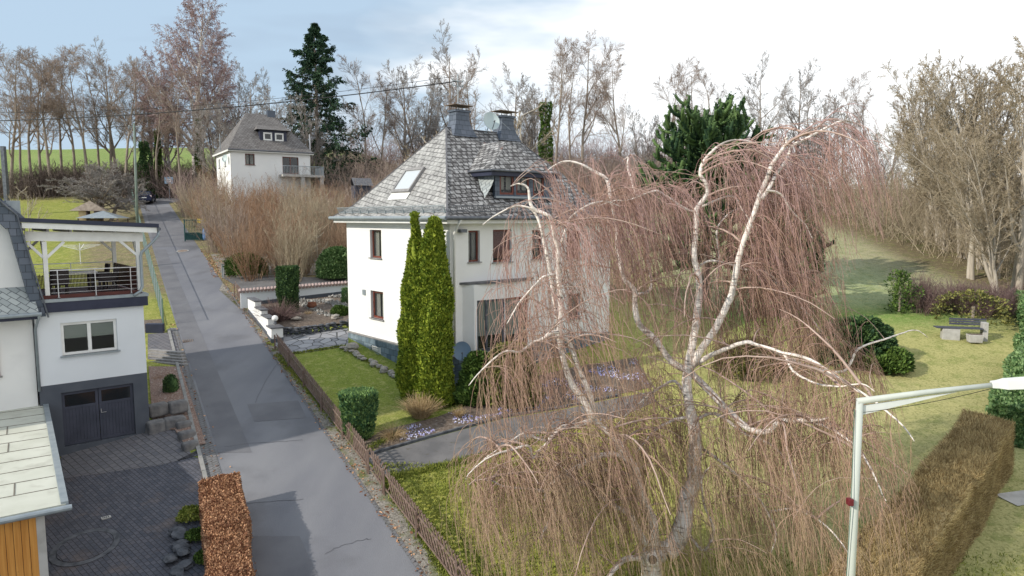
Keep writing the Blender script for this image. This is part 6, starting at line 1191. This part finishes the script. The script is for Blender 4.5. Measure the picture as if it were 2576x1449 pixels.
tree('old_apple', 245, 392, 74, 'old wide crowned fruit tree over the wooden playhouse', 'fruit_tree', wide=1.5)
tree('little', 66, 480, 60, 'small pale pruned tree behind the roof edge on the left lawn', 'fruit_tree')
tree('little', 45, 478, 62, 'smaller pale pruned tree at the far left of the left lawn', 'fruit_tree')
tree('little', 797, 590, 51, 'pale thin sapling in the bed behind the clipped yew', 'sapling', wide=1.2); 
# pale yellow catkin bush above the roof slope
# ivy clad trunks
def ivy_trunk(px_, top, bot, Y, wpx, label, m='ivy'):
    a, b_ = P(px_, bot, Y), P(px_, top, Y); g = h(a[0], Y); t = thing('ivy_clad_tree', label, 'tree', (a[0], Y, g)); H_ = b_[2] - g; n = 5000; z = rng.random(n) * H_; r = wpx / 2 / FPX * Y * (1 - .6 * (z / H_)); ph = rng.random(n) * 6.28
    P3 = np.stack([r * np.cos(ph), r * np.sin(ph), z], 1); P3 *= np.stack([1 + .6 * lump(P3, .8, int(px_))] * 2 + [np.ones(n)], 1); obj('ivy', leafmesh('ivy', P3, np.stack([np.cos(ph), np.sin(ph), 0 * ph], 1), .22, .8, .8), m, t); MB().tube([(0, 0, -.3), (0, 0, H_ + .5)], [.3, .1]).build('trunk', 'bark', t)
ivy_trunk(1372, 258, 400, 80, 34, 'tall trunk wrapped in green ivy right of the slate roof'); ivy_trunk(402, 330, 470, 93, 15, 'ivy wrapped trunk right of the pale green pole'); ivy_trunk(368, 358, 480, 92, 36, 'dark ivy covered tree stump behind the parked car', 'yew'); ivy_trunk(505, 300, 440, 94, 15, 'ivy wrapped trunk at the foot of the tall birch')
# ---- thicket shrubs
def shrub_mesh(ht, n, spread, m, seed=0, fine=5, rad=.016):
    a = rng.random(n) * 6.28; q = rng.random(n) * .5; P0 = np.stack([q * np.cos(a), q * np.sin(a), 0 * a - .2], 1); D = np.stack([np.cos(a) * spread * rng.random(n), np.sin(a) * spread * rng.random(n), np.ones(n)], 1); D /= np.linalg.norm(D, axis=1, keepdims=True)
    A = paths(P0, D, ht * (.6 + .5 * rng.random(n)), 8, grav=.0, wob=.07); Ar = np.linspace(1, .35, 8)[None] * np.full((n, 1), rad); B, Br = grow(A, Ar, fine, .3, 1, .32, 28, K=5, grav=.02, wob=.1, rr=.6, rend=.5, rmin=rad * .5); C, Cr = grow(B, Br, 4, .2, 1, .45, 32, K=3, wob=.1, rr=.7, rmin=rad * .4)
    S = ST(); S.add(A, Ar); S.add(B, Br); S.add(C, Cr); me = S.mesh('stems'); me.materials.append(MT[m]); return me
SH = [shrub_mesh(3.6, 46, .55, 'tw_rust'), shrub_mesh(3.4, 50, .6, 'tw_orange'), shrub_mesh(4.2, 44, .45, 'tw_brown_hazy'), shrub_mesh(2.2, 60, .8, 'purple', rad=.012), shrub_mesh(4.0, 50, .5, 'tw_pale'), shrub_mesh(3.6, 50, .6, 'tw_purple')]
def shrub(k, x, y, s, label, group, name='bare_shrub'):
    o = bpy.data.objects.new(name, SH[k]); COL.objects.link(o); o.location = (x, y, h(x, y)); o.rotation_euler = (0, 0, rng.random() * 6.28); o.scale = (s, s, s * (.9 + .25 * rng.random())); return tagset(o, label, 'shrub', group)
rd = random.Random(11); LAB = 'bare twiggy shrub in the dense thicket between the lane and the white houses'
cnt = 0
for y in np.arange(49.5, 74, 2.5):
    x = RR_(y) + 2.2
    while x < -9 + (y - 50) * .12:
        xx, yy = x + rd.uniform(-.8, .8), y + rd.uniform(-1, 1); k = rd.choice([0, 0, 1, 1, 2, 4]) if xx < -18 else rd.choice([0, 2, 5, 4])
        if not (xx > -14.5 and yy < 53): shrub(k, xx, yy, rd.uniform(1.0, 1.35), LAB, 'shrubs of the thicket'); cnt += 1
        x += 2.4
for y in np.arange(76, 92, 4):
    for x in np.arange(-37, 8, 4.2): shrub(rd.choice([0, 2, 5]), x + rd.uniform(-1, 1), y + rd.uniform(-1, 1), rd.uniform(.9, 1.4), 'bare shrub on the wooded slope behind the white houses', 'shrubs on the slope behind the houses')
for i in range(13): c = G(2290 + rd.uniform(0, 165), 800 - rd.uniform(0, 26)); shrub(3, c[0], c[1] + .6, rd.uniform(.75, 1.0), 'purple brown bare shrub in the clipped row beside the bench', 'purple brown shrubs behind the bench')
for i in range(9): c = G(2465 + rd.uniform(0, 150), 812 - rd.uniform(0, 40)); shrub(3, c[0], c[1] + .5, rd.uniform(.7, 1.0), 'reddish brown bare shrub under the berry bush right of the bench', 'reddish shrubs right of the bench')
c = G(770, 690); shrub(0, c[0], c[1], .9, 'fan shaped pale bare shrub behind the clipped yew', None); c = G(600, 700); 
# undergrowth masses of the woods
def under(name, label, pts, ht, m, rad=.02, n2=6):
    n = len(pts); z = H(pts[:, 0], pts[:, 1]); P0 = np.stack([pts[:, 0], pts[:, 1], z - .1], 1); D = np.tile([0, 0, 1.0], (n, 1)) + rng.normal(size=(n, 3)) * .3; D /= np.linalg.norm(D, axis=1, keepdims=True)
    A = paths(P0, D, ht * (.5 + .7 * rng.random(n)), 5, wob=.1); Ar = np.linspace(1, .4, 5)[None] * np.full((n, 1), rad); B, Br = grow(A, Ar, n2, .15, 1, .42, 40, K=4, wob=.14, rr=.7, rmin=rad * .55); C, Cr = grow(B, Br, 2, .3, 1, .5, 35, K=3, rr=.8, rmin=rad * .5); S = ST(); S.add(A, Ar); S.add(B, Br); S.add(C, Cr)
    tagset(obj(name, S.mesh(name), m), label, 'undergrowth', kind='stuff')
def rnd(n, x0, x1, y0, y1): return rng.uniform([x0, y0], [x1, y1], (n, 2))
under('wood_undergrowth', 'brown undergrowth of the wood behind the roof and the monkey puzzle', rnd(3000, -22, 34, 79, 102), 5.5, 'tw_brown_hazy', .028)
under('wood_undergrowth', 'grey purple scrub filling the far wood', rnd(1700, -30, 50, 98, 118), 8.0, 'tw_purple', .032)
pt = rnd(1500, -66, -33, 93, 101); pt = pt[(pt[:, 0] < -44) | (pt[:, 1] > 97)]; under('dark_hedgerow', 'dark brown hedgerow between the left lawn and the green field', pt, 3.6, 'tw_dark', .04)
under('dark_hedgerow', 'dark scrub at the far end of the left lawn', rnd(900, -92, -60, 90, 99), 3.4, 'tw_dark', .04)
pt = rnd(2600, 34.5, 60, 38, 84); under('wood_undergrowth', 'olive tan undergrowth along the right edge of the meadow', pt, 5.0, 'tw_pale', .024)
under('lane_scrub', 'dark scrub behind the parked car', rnd(600, -52, -33, 91, 97), 4.0, 'tw_dark', .035)
pt = []
for y in rng.uniform(49, 74, 500): pt.append((rng.uniform(RR_(y) + 1.5, RR_(y) + 19), y))
pt = np.array(pt); pt = pt[~((pt[:, 0] > -15.5) & (pt[:, 1] < 53))]; under('bramble_thicket', 'low tangled russet bramble filling the thicket floor', pt, 1.6, 'tw_orange', .014, 8)
# ---- spruce
def spruce(px_, top, Y, wpx, label):
    a = P(px_, top, Y); g = h(a[0], Y); t = thing('spruce_tree', label, 'tree', (a[0], Y, g)); H_ = a[2] - g; R = wpx / 2 / FPX * Y; MB().tube([(0, 0, -.3), (0, 0, H_)], [.38, .04]).build('trunk', 'bark', t)
    n = 92; z = H_ * (.06 + .93 * (np.arange(n) / n) ** .9); az = np.arange(n) * 2.39996 + rng.normal(size=n) * .3; f = (1 - z / H_); Ln = R * (f ** .82 * 1.2 + .03) * (.55 + .75 * rng.random(n)); P0 = np.stack([0 * z, 0 * z, z], 1); D = np.stack([np.cos(az), np.sin(az), .25 - .55 * f], 1); D /= np.linalg.norm(D, axis=1, keepdims=True)
    A = paths(P0, D, Ln, 9, grav=.03, wob=.05); Ar = np.linspace(.06, .015, 9)[None] * np.ones((n, 1)); B, Br = grow(A, Ar, 13, .12, 1.0, .42, 48, K=5, grav=-.09, wob=.05, rr=.6, rmin=.012, shape=lambda t_: 1.1 - .6 * t_); S = ST(); S.add(A, Ar); S.add(B, Br); obj('branches', S.mesh('branches'), 'bark', t)
    AB = np.concatenate([A[:, 2:].reshape(-1, 3), B.reshape(-1, 3)]); I = rng.integers(0, len(AB), 60000); Pc = AB[I] + rng.normal(size=(60000, 3)) * np.array([.10, .10, .08]); D = rng.normal(size=(60000, 3)) * .5 + np.array([0, 0, -.55]); rad = Pc.copy(); rad[:, 2] = 0; D += rad / (np.linalg.norm(rad, axis=1, keepdims=True) + 1e-6) * .8
    obj('foliage', leafmesh('foliage', Pc, D, .27, .42, .2), 'spruce', t)
spruce(790, 56, 88, 225, 'tall dark green spruce rising behind the hillside house')
# pale yellow flowering bush and hazel behind the roof slope
for i, (px_, top, Y, k, lab) in enumerate(((1080, 340, 70, 'little', 'pale yellow catkin bush above the sunlit roof slope'), (1035, 380, 66, 'little', 'lower pale catkin bush left of the sunlit roof slope'), (1310, 275, 75, 'little', 'pale yellowish bush behind the second chimney'))): tree(k, px_, top, Y, lab, 'catkin_bush', 'bush', wide=1.7, bz=2.0)
# ---- monkey puzzle tree
def monkey(px_, top, Y, label, Rr=4.3, full=1.0):
    a = P(px_, top, Y); g = h(a[0], Y); t = thing('monkey_puzzle_tree', label, 'tree', (a[0], Y, g)); H_ = a[2] - g; MB().tube([(0, 0, -.3), (.1, 0, H_ * .5), (0, 0, H_ * .86)], [.30, .24, .10], 10).build('trunk', 'bark', t)
    n = 92; z = H_ * np.concatenate([np.linspace(.54, .84, 72), np.linspace(.22, .53, 20)]); az = np.arange(n) * 2.39996 + rng.normal(size=n) * .25; f = np.clip((z / H_ - .50) / .4, 0, 1)
    Ln = np.where(z / H_ > .54, Rr * (1.12 - .42 * f), Rr * .85) * (.8 + .35 * rng.random(n)); P0 = np.stack([0 * z, 0 * z, z], 1); D = np.stack([np.cos(az), np.sin(az), np.where(z / H_ > .54, -.30 + 1.6 * f ** 2, -.75)], 1); D /= np.linalg.norm(D, axis=1, keepdims=True)
    A = paths(P0, D, Ln, 9, grav=.075, wob=.03); Ar = np.linspace(.075, .11, 9)[None] * np.ones((n, 1)); B, Br = grow(A[:, 2:], Ar[:, 2:], 10, .0, .95, .85, 55, K=6, grav=.26, wob=.04, rr=1.0, rend=.95, rmin=.105, abslen=True, shape=lambda t_: 1.0 + 0 * t_)
    S = ST()
    def spiky(Q, R): m = Q.shape[1]; T = np.linspace(0, m - 1, (m - 1) * 4 + 1); i = np.minimum(T.astype(int), m - 2); fr = (T - i)[None, :, None]; QQ = Q[:, i] * (1 - fr) + Q[:, i + 1] * fr; RR = R[:, i] * (1 + .28 * np.where(np.arange(len(T)) % 2, 1, -1))[None]; RR[:, -1] = .02; S.add(QQ, RR, 6)
    spiky(A, Ar); spiky(B, Br); obj('branches', S.mesh('branches'), 'arauc', t)
    AB = np.concatenate([A[:, 2:].reshape(-1, 3), B.reshape(-1, 3)]); I = rng.integers(0, len(AB), 26000); obj('scales', leafmesh('scales', AB[I] + rng.normal(size=(26000, 3)) * .05, rng.normal(size=(26000, 3)) + np.array([0, 0, .7]), .17, .4, .2), 'arauc', t)
    mb = MB()
    for i in range(7): q = A[i * 6, -2]; mb.rock((q[0], q[1], q[2] + .2), .14, i, (1, 1, 1.1))
    mb.build('cone', 'rust', t)
monkey(1785, 284, 46, 'big monkey puzzle tree with thick upcurved spiny branches behind the birch')
monkey(1985, 575, 41, 'smaller monkey puzzle with drooping spiny branches at the right side of the birch crown', Rr=2.0)
# ================================================================ THE GREAT WEEPING BIRCH
bb = G(1655, 1520); BR = thing('weeping_birch', 'huge weeping birch with white crooked stems and curtains of hanging red brown twigs', 'tree', (bb[0], bb[1], h(bb[0], bb[1])))
def LB(s): return [tuple(float(x) for x in q.split(',')) for q in s.split()]
LIMBS = [  # px, py, radius(cm); depth from-to
 ('stem', 17.2, 18.6, LB('1650,1540,27 1641,1470,27 1643,1393,28 1678,1388,26 1706,1356,24 1720,1300,22 1725,1244,20 1743,1207,19 1744,1169,18 1748,1127,17.5 1743,1071,16 1730,1006,13 1725,960,12 1729,913,11 1740,860,10 1752,800,9.5 1760,737,9 1755,681,8.5 1746,645,8 1748,599,7.5 1752,545,7 1755,524,6.5 1780,488,6 1782,467,5.5 1764,439,5 1770,410,4.5 1791,382,3.8 1823,359,3 1866,350,2 1905,360,1.2')),
 ('stem', 17.8, 17.1, LB('1732,935,9 1760,880,9 1795,830,8.8 1822,780,8.5 1844,737,8.2 1855,670,7.5 1866,624,7 1883,581,6.8 1901,542,6.3 1919,492,6 1937,446,5 1947,414,4.6 1972,375,4 1983,357,3 1979,346,2')),
 ('stem', 17.2, 18.2, LB('1919,500,5 1937,474,5 1955,439,4.5 1983,403,4.3 1997,368,4 2036,346,3.6 2079,321,3 2115,305,2.4 2150,310,1.5 2185,330,.9')),
 ('stem', 17.3, 16.4, LB('1645,1375,14 1645,1323,13 1631,1286,12.5 1615,1253,12.5 1599,1193,12 1580,1160,12 1543,1100,9 1515,1076,8.5 1491,1056,8.5')),
 ('stem', 16.4, 15.9, LB('1491,1054,8.5 1468,1006,8 1440,969,7.5 1421,913,7 1407,852,7 1407,820,6.5 1412,769,6 1405,679,5.5 1403,622,5.2 1395,592,5 1386,550,4.6 1374,539,4.3 1344,524,4 1335,501,3.4 1329,471,2.6 1305,461,1.8 1285,468,1')),
 ('stem', 16.5, 16.2, LB('1496,1046,6 1482,983,6 1459,931,5.6 1435,866,5.5 1408,835,5.2 1397,769,5 1386,698,4.6 1378,648,4.2 1367,599,3.9 1356,554,3.3 1344,531,3 1325,520,2.4 1290,520,2 1240,545,1.4 1215,565,.9')),
 ('stem', 18.5, 19.3, LB('1725,930,9 1687,908,9 1645,852,8.5 1608,815,8 1596,773,7.5 1594,728,7 1567,698,6.6 1554,633,6 1552,584,5.6 1543,539,5.2 1535,490,5 1526,452,4.7 1499,433,4 1461,412,3.4 1424,405,2.6 1397,414,1.8 1375,430,1')),
 ('stem', 19.0, 19.9, LB('1600,742,5.2 1637,728,5 1635,679,4.8 1630,641,4.6 1628,596,4.2 1609,524,3.8 1597,486,3.4 1586,448,3 1577,414,2.4 1579,396,1.8 1570,402,1')),
 ('limb', 17.2, 16.2, LB('1631,1375,9 1603,1333,8.5 1580,1291,7.5 1552,1277,6.5 1501,1244,6 1468,1216,5.5 1431,1230,5 1412,1267,4.5 1384,1319,4 1361,1356,2.5')),
 ('limb', 17.1, 16.0, LB('1613,1407,8 1590,1402,7.5 1566,1407,7 1529,1449,6 1500,1490,4')),
 ('limb', 16.8, 15.8, LB('1580,1160,8 1538,1141,7 1482,1155,7 1445,1179,7 1398,1207,6 1375,1235,4.5 1372,1265,2.5')),
 ('limb', 16.4, 15.9, LB('1491,1056,8 1454,1071,7.5 1421,1076,7 1400,1090,6.5 1384,1109,6')),
 ('limb', 16.0, 15.2, LB('1375,1236,4 1330,1230,2.6 1265,1223,2.2 1241,1213,1.7 1211,1209,1.2 1180,1220,.8')),
 ('limb', 16.0, 15.0, LB('1384,1109,4 1357,1135,3.5 1340,1152,3.4 1328,1121,3 1281,1136,2.6 1241,1149,2.2 1205,1173,1.5 1170,1205,.8')),
 ('limb', 16.2, 15.6, LB('1384,1109,3.5 1345,1100,3 1320,1089,2.8 1275,1116,2.2 1228,1148,1.6 1195,1179,1')),
 ('limb', 16.1, 15.4, LB('1405,835,5 1384,838,4.5 1361,857,4 1337,866,3.4 1309,887,3 1267,885,2.4 1211,931,1.6 1180,970,.9')),
 ('limb', 15.9, 15.3, LB('1393,690,3 1363,698,2.6 1329,735,2.2 1303,766,1.8 1275,815,1')),
 ('limb', 16.4, 17.4, LB('1412,610,3.2 1427,565,3 1439,543,2.8 1480,516,2.4 1522,507,1.8 1560,520,1')),
 ('limb', 18.0, 14.4, LB('1735,925,7 1790,890,6 1867,860,5 1901,866,4.2 1967,888,3.5 1995,933,3 2056,966,2.4 2106,972,2 2167,966,1.3 2200,985,.7')),
 ('limb', 18.3, 15.5, LB('1738,935,9 1790,990,9 1840,1040,8.5 1880,1075,8 1928,1083,7.5 1962,1058,7 2006,1055,5.5 2051,1055,3.5 2085,1050,1.5')),
 ('limb', 18.2, 18.8, LB('1928,875,5 1990,905,4.8 2060,930,4.5 2120,935,4 2145,905,3.8 2162,877,3.2 2223,855,2.5 2284,833,1.8 2312,833,1.3 2335,850,.8')),
 ('limb', 18.3, 18.0, LB('1759,670,4 1787,656,3.4 1830,663,3.2 1866,677,3 1912,681,2.8 1944,698,2.2 1990,750,1.6 2040,800,.9')),
 ('limb', 18.6, 18.2, LB('1755,524,3.6 1802,503,3 1844,494,2.6 1866,524,2.3 1890,563,1.7 1905,600,1')),
 ('limb', 17.2, 17.4, LB('1930,478,3.6 1965,488,3.2 1990,528,2.8 2026,563,2 2045,600,1')),
 ('limb', 18.6, 18.2, LB('1752,535,4 1723,524,3.6 1670,488,3.2 1645,481,2.8 1581,503,2.2 1545,505,1.4 1500,520,.8')),
 ('limb', 18.7, 19.2, LB('1806,700,3.4 1809,645,3.2 1805,581,2.8 1830,545,2.4 1851,528,1.6 1880,520,1')),
 ('limb', 16.2, 13.6, LB('1967,888,4 2040,905,3.6 2120,960,3.2 2200,1010,2.6 2260,1060,1.8 2300,1110,1')),
 ('limb', 16.0, 14.2, LB('2006,1055,4 2080,1075,3.4 2150,1120,2.8 2200,1190,2 2230,1260,1')),
 ('limb', 17.6, 15.4, LB('1930,1290,3 1990,1280,2.8 2060,1310,2.4 2120,1370,1.6 2150,1430,1')),
 ('limb', 18.2, 18.9, LB('1866,677,3.4 1930,700,3 1990,740,2.6 2040,800,2.2 2090,870,1.4')),
 ('limb', 17.6, 17.2, LB('1791,1360,4 1793,1326,3.4 1775,1279,3 1765,1206,2.8 1788,1169,1.6')),
 ('limb', 17.7, 17.0, LB('1716,1320,4.5 1765,1385,3.5 1792,1360,3.2')),
 ('limb', 17.9, 16.9, LB('1745,1060,5 1800,1040,4.6 1870,1090,4 1920,1110,3.4 1965,1140,2.6 2000,1190,1.6')),
 ('limb', 18.0, 17.3, LB('1745,1120,4.5 1800,1150,4 1880,1220,3.5 1930,1290,3 1950,1340,2.4 1940,1390,1.5')),
 ('limb', 18.0, 18.5, LB('1730,1000,4.5 1700,960,4 1660,975,3.5 1600,1020,3 1560,1060,2.2 1520,1110,1.2')),
 ('limb', 17.8, 17.2, LB('1739,1050,4.5 1700,1055,4 1660,1075,3.5 1640,1090,3 1600,1140,2')),
]
def smoothline(pts, k=4):
    p = np.array(pts); n = len(p); out = []
    for i in range(n - 1):
        a, b_, c, d = p[max(i - 1, 0)], p[i], p[i + 1], p[min(i + 2, n - 1)]
        for j in range(k): t = j / k; out.append(.5 * ((2 * b_) + (c - a) * t + (2 * a - 5 * b_ + 4 * c - d) * t * t + (-a + 3 * b_ - 3 * c + d) * t ** 3))
    out.append(p[-1]); return np.array(out)
SRC = []       # (line (K,3), radii) for twig growth
S_stem = []
for nm, ya, yb, pts in LIMBS:
    pr = np.array(pts); Ls = np.concatenate([[0], np.cumsum(np.hypot(*np.diff(pr[:, :2], axis=0).T))]); f = Ls / Ls[-1]
    W3 = np.array([P(a, b_, ya + (yb - ya) * ff) for (a, b_, _), ff in zip(pts, f)]); line = smoothline(np.concatenate([W3, pr[:, 2:3] / 100], 1)); ln, rd_ = line[:, :3].copy(), np.maximum(line[:, 3], .006)
    ln[1:-1, 1] += np.cumsum(rng.normal(size=len(ln) - 2) * .03) * .6
    wig = lump(ln, .3, 5) * .02; ln[:, 0] += wig
    mb = MB(); mb.tube([tuple(p_) for p_ in ln], list(rd_ * (1 + .08 * lump(ln, .25, 9))), 12 if nm == 'stem' else 8); wb(mb, 'trunk' if (nm, ya, yb) == ('stem', 17.2, 18.6) else nm, 'birch', BR, smooth=True); SRC.append((ln, rd_))
# cut stub at the base
sc_ = P(1643, 1402, 17.25); mb = MB(); dv = Vector((-.25, -1, .25)).normalized(); c0 = Vector(sc_) + dv * .10
mb.tube([Vector(sc_) - dv * .1, c0 + dv * .12, c0 + dv * .17], [.24, .20, .17], 14); wb(mb, 'cut_stub', 'birch', BR, smooth=True); mb = MB(); mb.tube([c0 + dv * .165, c0 + dv * .18], [.12, .10], 14); wb(mb, 'stub_wood', 'rust', BR)
# boughs that fill the dome, springing from the stems and arching over in every direction
S_b = ST(); S_t = ST(); BG = []
def sample(ln, rr_, n, lo=.15, hi=1.0):
    K_ = len(ln); t = (lo + (hi - lo) * rng.random(n)) * (K_ - 1); i = np.minimum(t.astype(int), K_ - 2); f = (t - i)[:, None]; return ln[i] * (1 - f) + ln[i + 1] * f, rr_[i]
def resample(ln, K_): c = np.concatenate([[0], np.cumsum(np.linalg.norm(np.diff(ln, axis=0), axis=1))]); s = np.linspace(0, c[-1], K_); return np.stack([np.interp(s, c, ln[:, i]) for i in range(3)], 1)
allA, allR = [], []
for i, (ln, rd_) in enumerate(SRC):
    Lw = np.linalg.norm(np.diff(ln, axis=0), axis=1).sum(); n = int(Lw * (2.3 if i else 1.0)) + 2; p, r = sample(ln, rd_, n, .5 if i == 0 else .15, 1.0 if i in (1, 2) else 1.0)
    az = rng.random(n) * 2 * pi; el = np.radians(15 + 40 * rng.random(n)); D = np.stack([np.cos(az) * np.cos(el), np.sin(az) * np.cos(el), np.sin(el)], 1); Ln = (.8 + 1.9 * rng.random(n)) * np.where(p[:, 2] < 3.5, .8, 1.0)
    if i == 0: Ln *= 1.1
    A = paths(p, D, Ln, 9, grav=-.13, wob=.07, wind=(.035, 0, 0)); allA.append(A); allR.append(np.linspace(1, .3, 9)[None] * np.clip(r[:, None] * .45, .010, .026))
# long arching boughs to the back, front and both sides
def bough(p0, az, ln_, el, n=1):
    D = np.array([[cos(az) * cos(el), sin(az) * cos(el), sin(el)]]); A = paths(np.array([p0]), D, np.array([ln_]), 9, grav=-.17, wob=.06, wind=(.03, 0, 0)); allA.append(A); allR.append(np.linspace(.034, .009, 9)[None])
for i in range(84):
    ln, rd_ = SRC[[0, 19, 1, 3, 18, 6, 26, 27, 28, 29, 21, 2][i % 12]]; p, _ = sample(ln, rd_, 1, .35, .9); bough(p[0], rng.random() * 6.28, 2.2 + 2.0 * rng.random(), .45 + .4 * rng.random())
for i in range(16): ln, rd_ = SRC[[8, 10, 12, 13, 14, 3, 28, 29][i % 8]]; p, _ = sample(ln, rd_, 1, .3, 1.0); bough(p[0], pi + rng.normal() * .9 if i % 2 else rng.normal() * .8, 1.6 + 1.2 * rng.random(), .3 + .3 * rng.random())
A = np.concatenate(allA); R_ = np.concatenate(allR); keep = ~((A[:, -1, 1] < A[:, 0, 1] - .45) & (rng.random(len(A)) < .6)); A, R_ = A[keep], R_[keep]
def envelope(Q, R_):      # the crown keeps to its dome
    x, y, z = Q[:, -1, 0], Q[:, -1, 1], Q[:, -1, 2]
    lo = np.interp(z, [0, 3, 5, 7, 9, 10.5, 12], [-1.5, -1.75, -1.25, -.8, -.5, .1, .8]) * (y / 16.2) + rng.normal(size=len(z)) * .12
    hi = np.interp(z, [0, 2, 4, 6, 7.5, 8.6, 9.8, 12.5], [9.2, 10.6, 10.8, 9.6, 8.2, 8.6, 9.9, 9.9]) * (y / 17.5) + rng.normal(size=len(z)) * .15
    zt_ = np.interp(x, [-1, .2, 1.5, 3.4, 4.4, 5.2, 6.5, 9], [9.8, 10.7, 11.9, 11.9, 11.0, 12.1, 12.5, 13.3]) + .15
    k = (Q[:, :, 2].max(1) < zt_) & (x > lo) & (x < hi) & (y < 21.3) & (y > 11.8) & (z > H(x, y) + .25); return Q[k], R_[k]
A, R_ = envelope(A, R_)
S_b.add(A, R_, 5); obj_b = wst(S_b, 'boughs', 'bough', BR, smooth=True)
# secondary twigs off the boughs, then hanging strands
L_src = [resample(ln, 24) for ln, _ in SRC[1:]]
B, Br = grow(A, R_, 4, .12, 1.0, .85, 42, K=7, grav=-.20, wob=.08, rr=.6, rend=.5, rmin=.0065, wind=(.04, 0, 0), abslen=True, shape=lambda t: .8 + .5 * (1 - t))
Ls = np.stack(L_src); Lr = np.full(Ls.shape[:2], .012)
B2, Br2 = grow(Ls, Lr, 20, .25, 1.0, .95, 60, K=7, grav=-.20, wob=.08, rr=.7, rend=.5, rmin=.0065, wind=(.04, 0, 0), abslen=True, shape=lambda t: 1.0 + 0 * t)
BB = np.concatenate([B, B2]); BBr = np.concatenate([Br, Br2]); BB, BBr = envelope(BB, BBr); S_t.add(BB, BBr, 3)
C, Cr = grow(BB, BBr, 4, .15, 1.0, 1.6, 30, K=10, grav=-.42, wob=.07, rr=.7, rend=.45, rmin=.0065, wind=(.085, -.01, 0), abslen=True, shape=lambda t: .75 + .5 * t)
D2, Dr2 = grow(A, R_, 4, .2, 1.0, 1.6, 45, K=10, grav=-.42, wob=.07, rr=.4, rend=.45, rmin=.0065, wind=(.085, -.01, 0), abslen=True, shape=lambda t: .8 + .4 * t)
C = np.concatenate([C, D2]); Cr = np.concatenate([Cr, Dr2]); Cr = np.minimum(Cr, .0085)
Fi, Fr = grow(C, Cr, 2, .1, .9, .5, 24, K=4, grav=-.25, wob=.06, rr=.9, rend=.6, rmin=.0052, wind=(.05, 0, 0), abslen=True, shape=lambda t: 1.0 + 0 * t)
def above(Q, R): k = (Q[:, -1, 2] > H(Q[:, -1, 0], Q[:, -1, 1]) + .25); return Q[k], R[k]
def thin_front(Q, R_):    # the side towards the lane is the sparse, wind-combed side of the crown
    x, y = Q[:, 0, 0], Q[:, 0, 1]; k = (y > np.where(x < 1.7, 16.0, np.where((z_ := Q[:, 0, 2]) > 8, 16.9, 17.5))) | (rng.random(len(x)) < np.where(Q[:, 0, 2] < 6.0, .8, .42)); return Q[k], R_[k]
C, Cr = thin_front(*envelope(C, Cr)); Fi, Fr = envelope(Fi, Fr); Fi, Fr = thin_front(Fi, Fr); print('birch strands', len(A), len(BB), len(C), len(Fi))
S_t.add(C, Cr, 3); S_t.add(Fi, Fr, 3); wst(S_t, 'hanging_twigs', 'twig', BR)

plain_house((-27.5, 1.5), radians(4), 10.5, 10.5, 6.2, 3.4, 'neighbouring house just outside the left edge of the photo')
# cracks and tar seams in the lane
def seam(name, pts, wd, m='tarline'):
    mb = MB(); P_ = smoothline([(x, y, 0) for x, y in pts], 5)[:, :2]; P_ = P_ + rng.normal(size=P_.shape) * .02
    for a, b_ in zip(P_[:-1], P_[1:]):
        d = (b_ - a); d = d / (np.linalg.norm(d) + 1e-6); n = np.array([-d[1], d[0]]) * wd / 2; mb.face([(q[0], q[1], h(*q) + .024) for q in (a - n, b_ - n, b_ + n, a + n)])
    o = mb.build(name, m); o['kind'] = 'structure'
MT['tarline'] = pm('tar_line', (.07, .07, .08), (.10, .10, .11), scale=6, rough=.6)
seam('road_crack', [tuple(G(*q)[:2]) for q in ((565, 1125), (620, 1118), (700, 1112), (760, 1108))], .018)
seam('road_crack', [tuple(G(*q)[:2]) for q in ((600, 1270), (680, 1262), (760, 1258))], .018)
seam('road_crack', [tuple(G(*q)[:2]) for q in ((820, 1395), (860, 1375), (900, 1362), (930, 1358))], .014)
seam('road_crack', [tuple(G(*q)[:2]) for q in ((640, 1015), (690, 925), (720, 905), (790, 900))], .014)
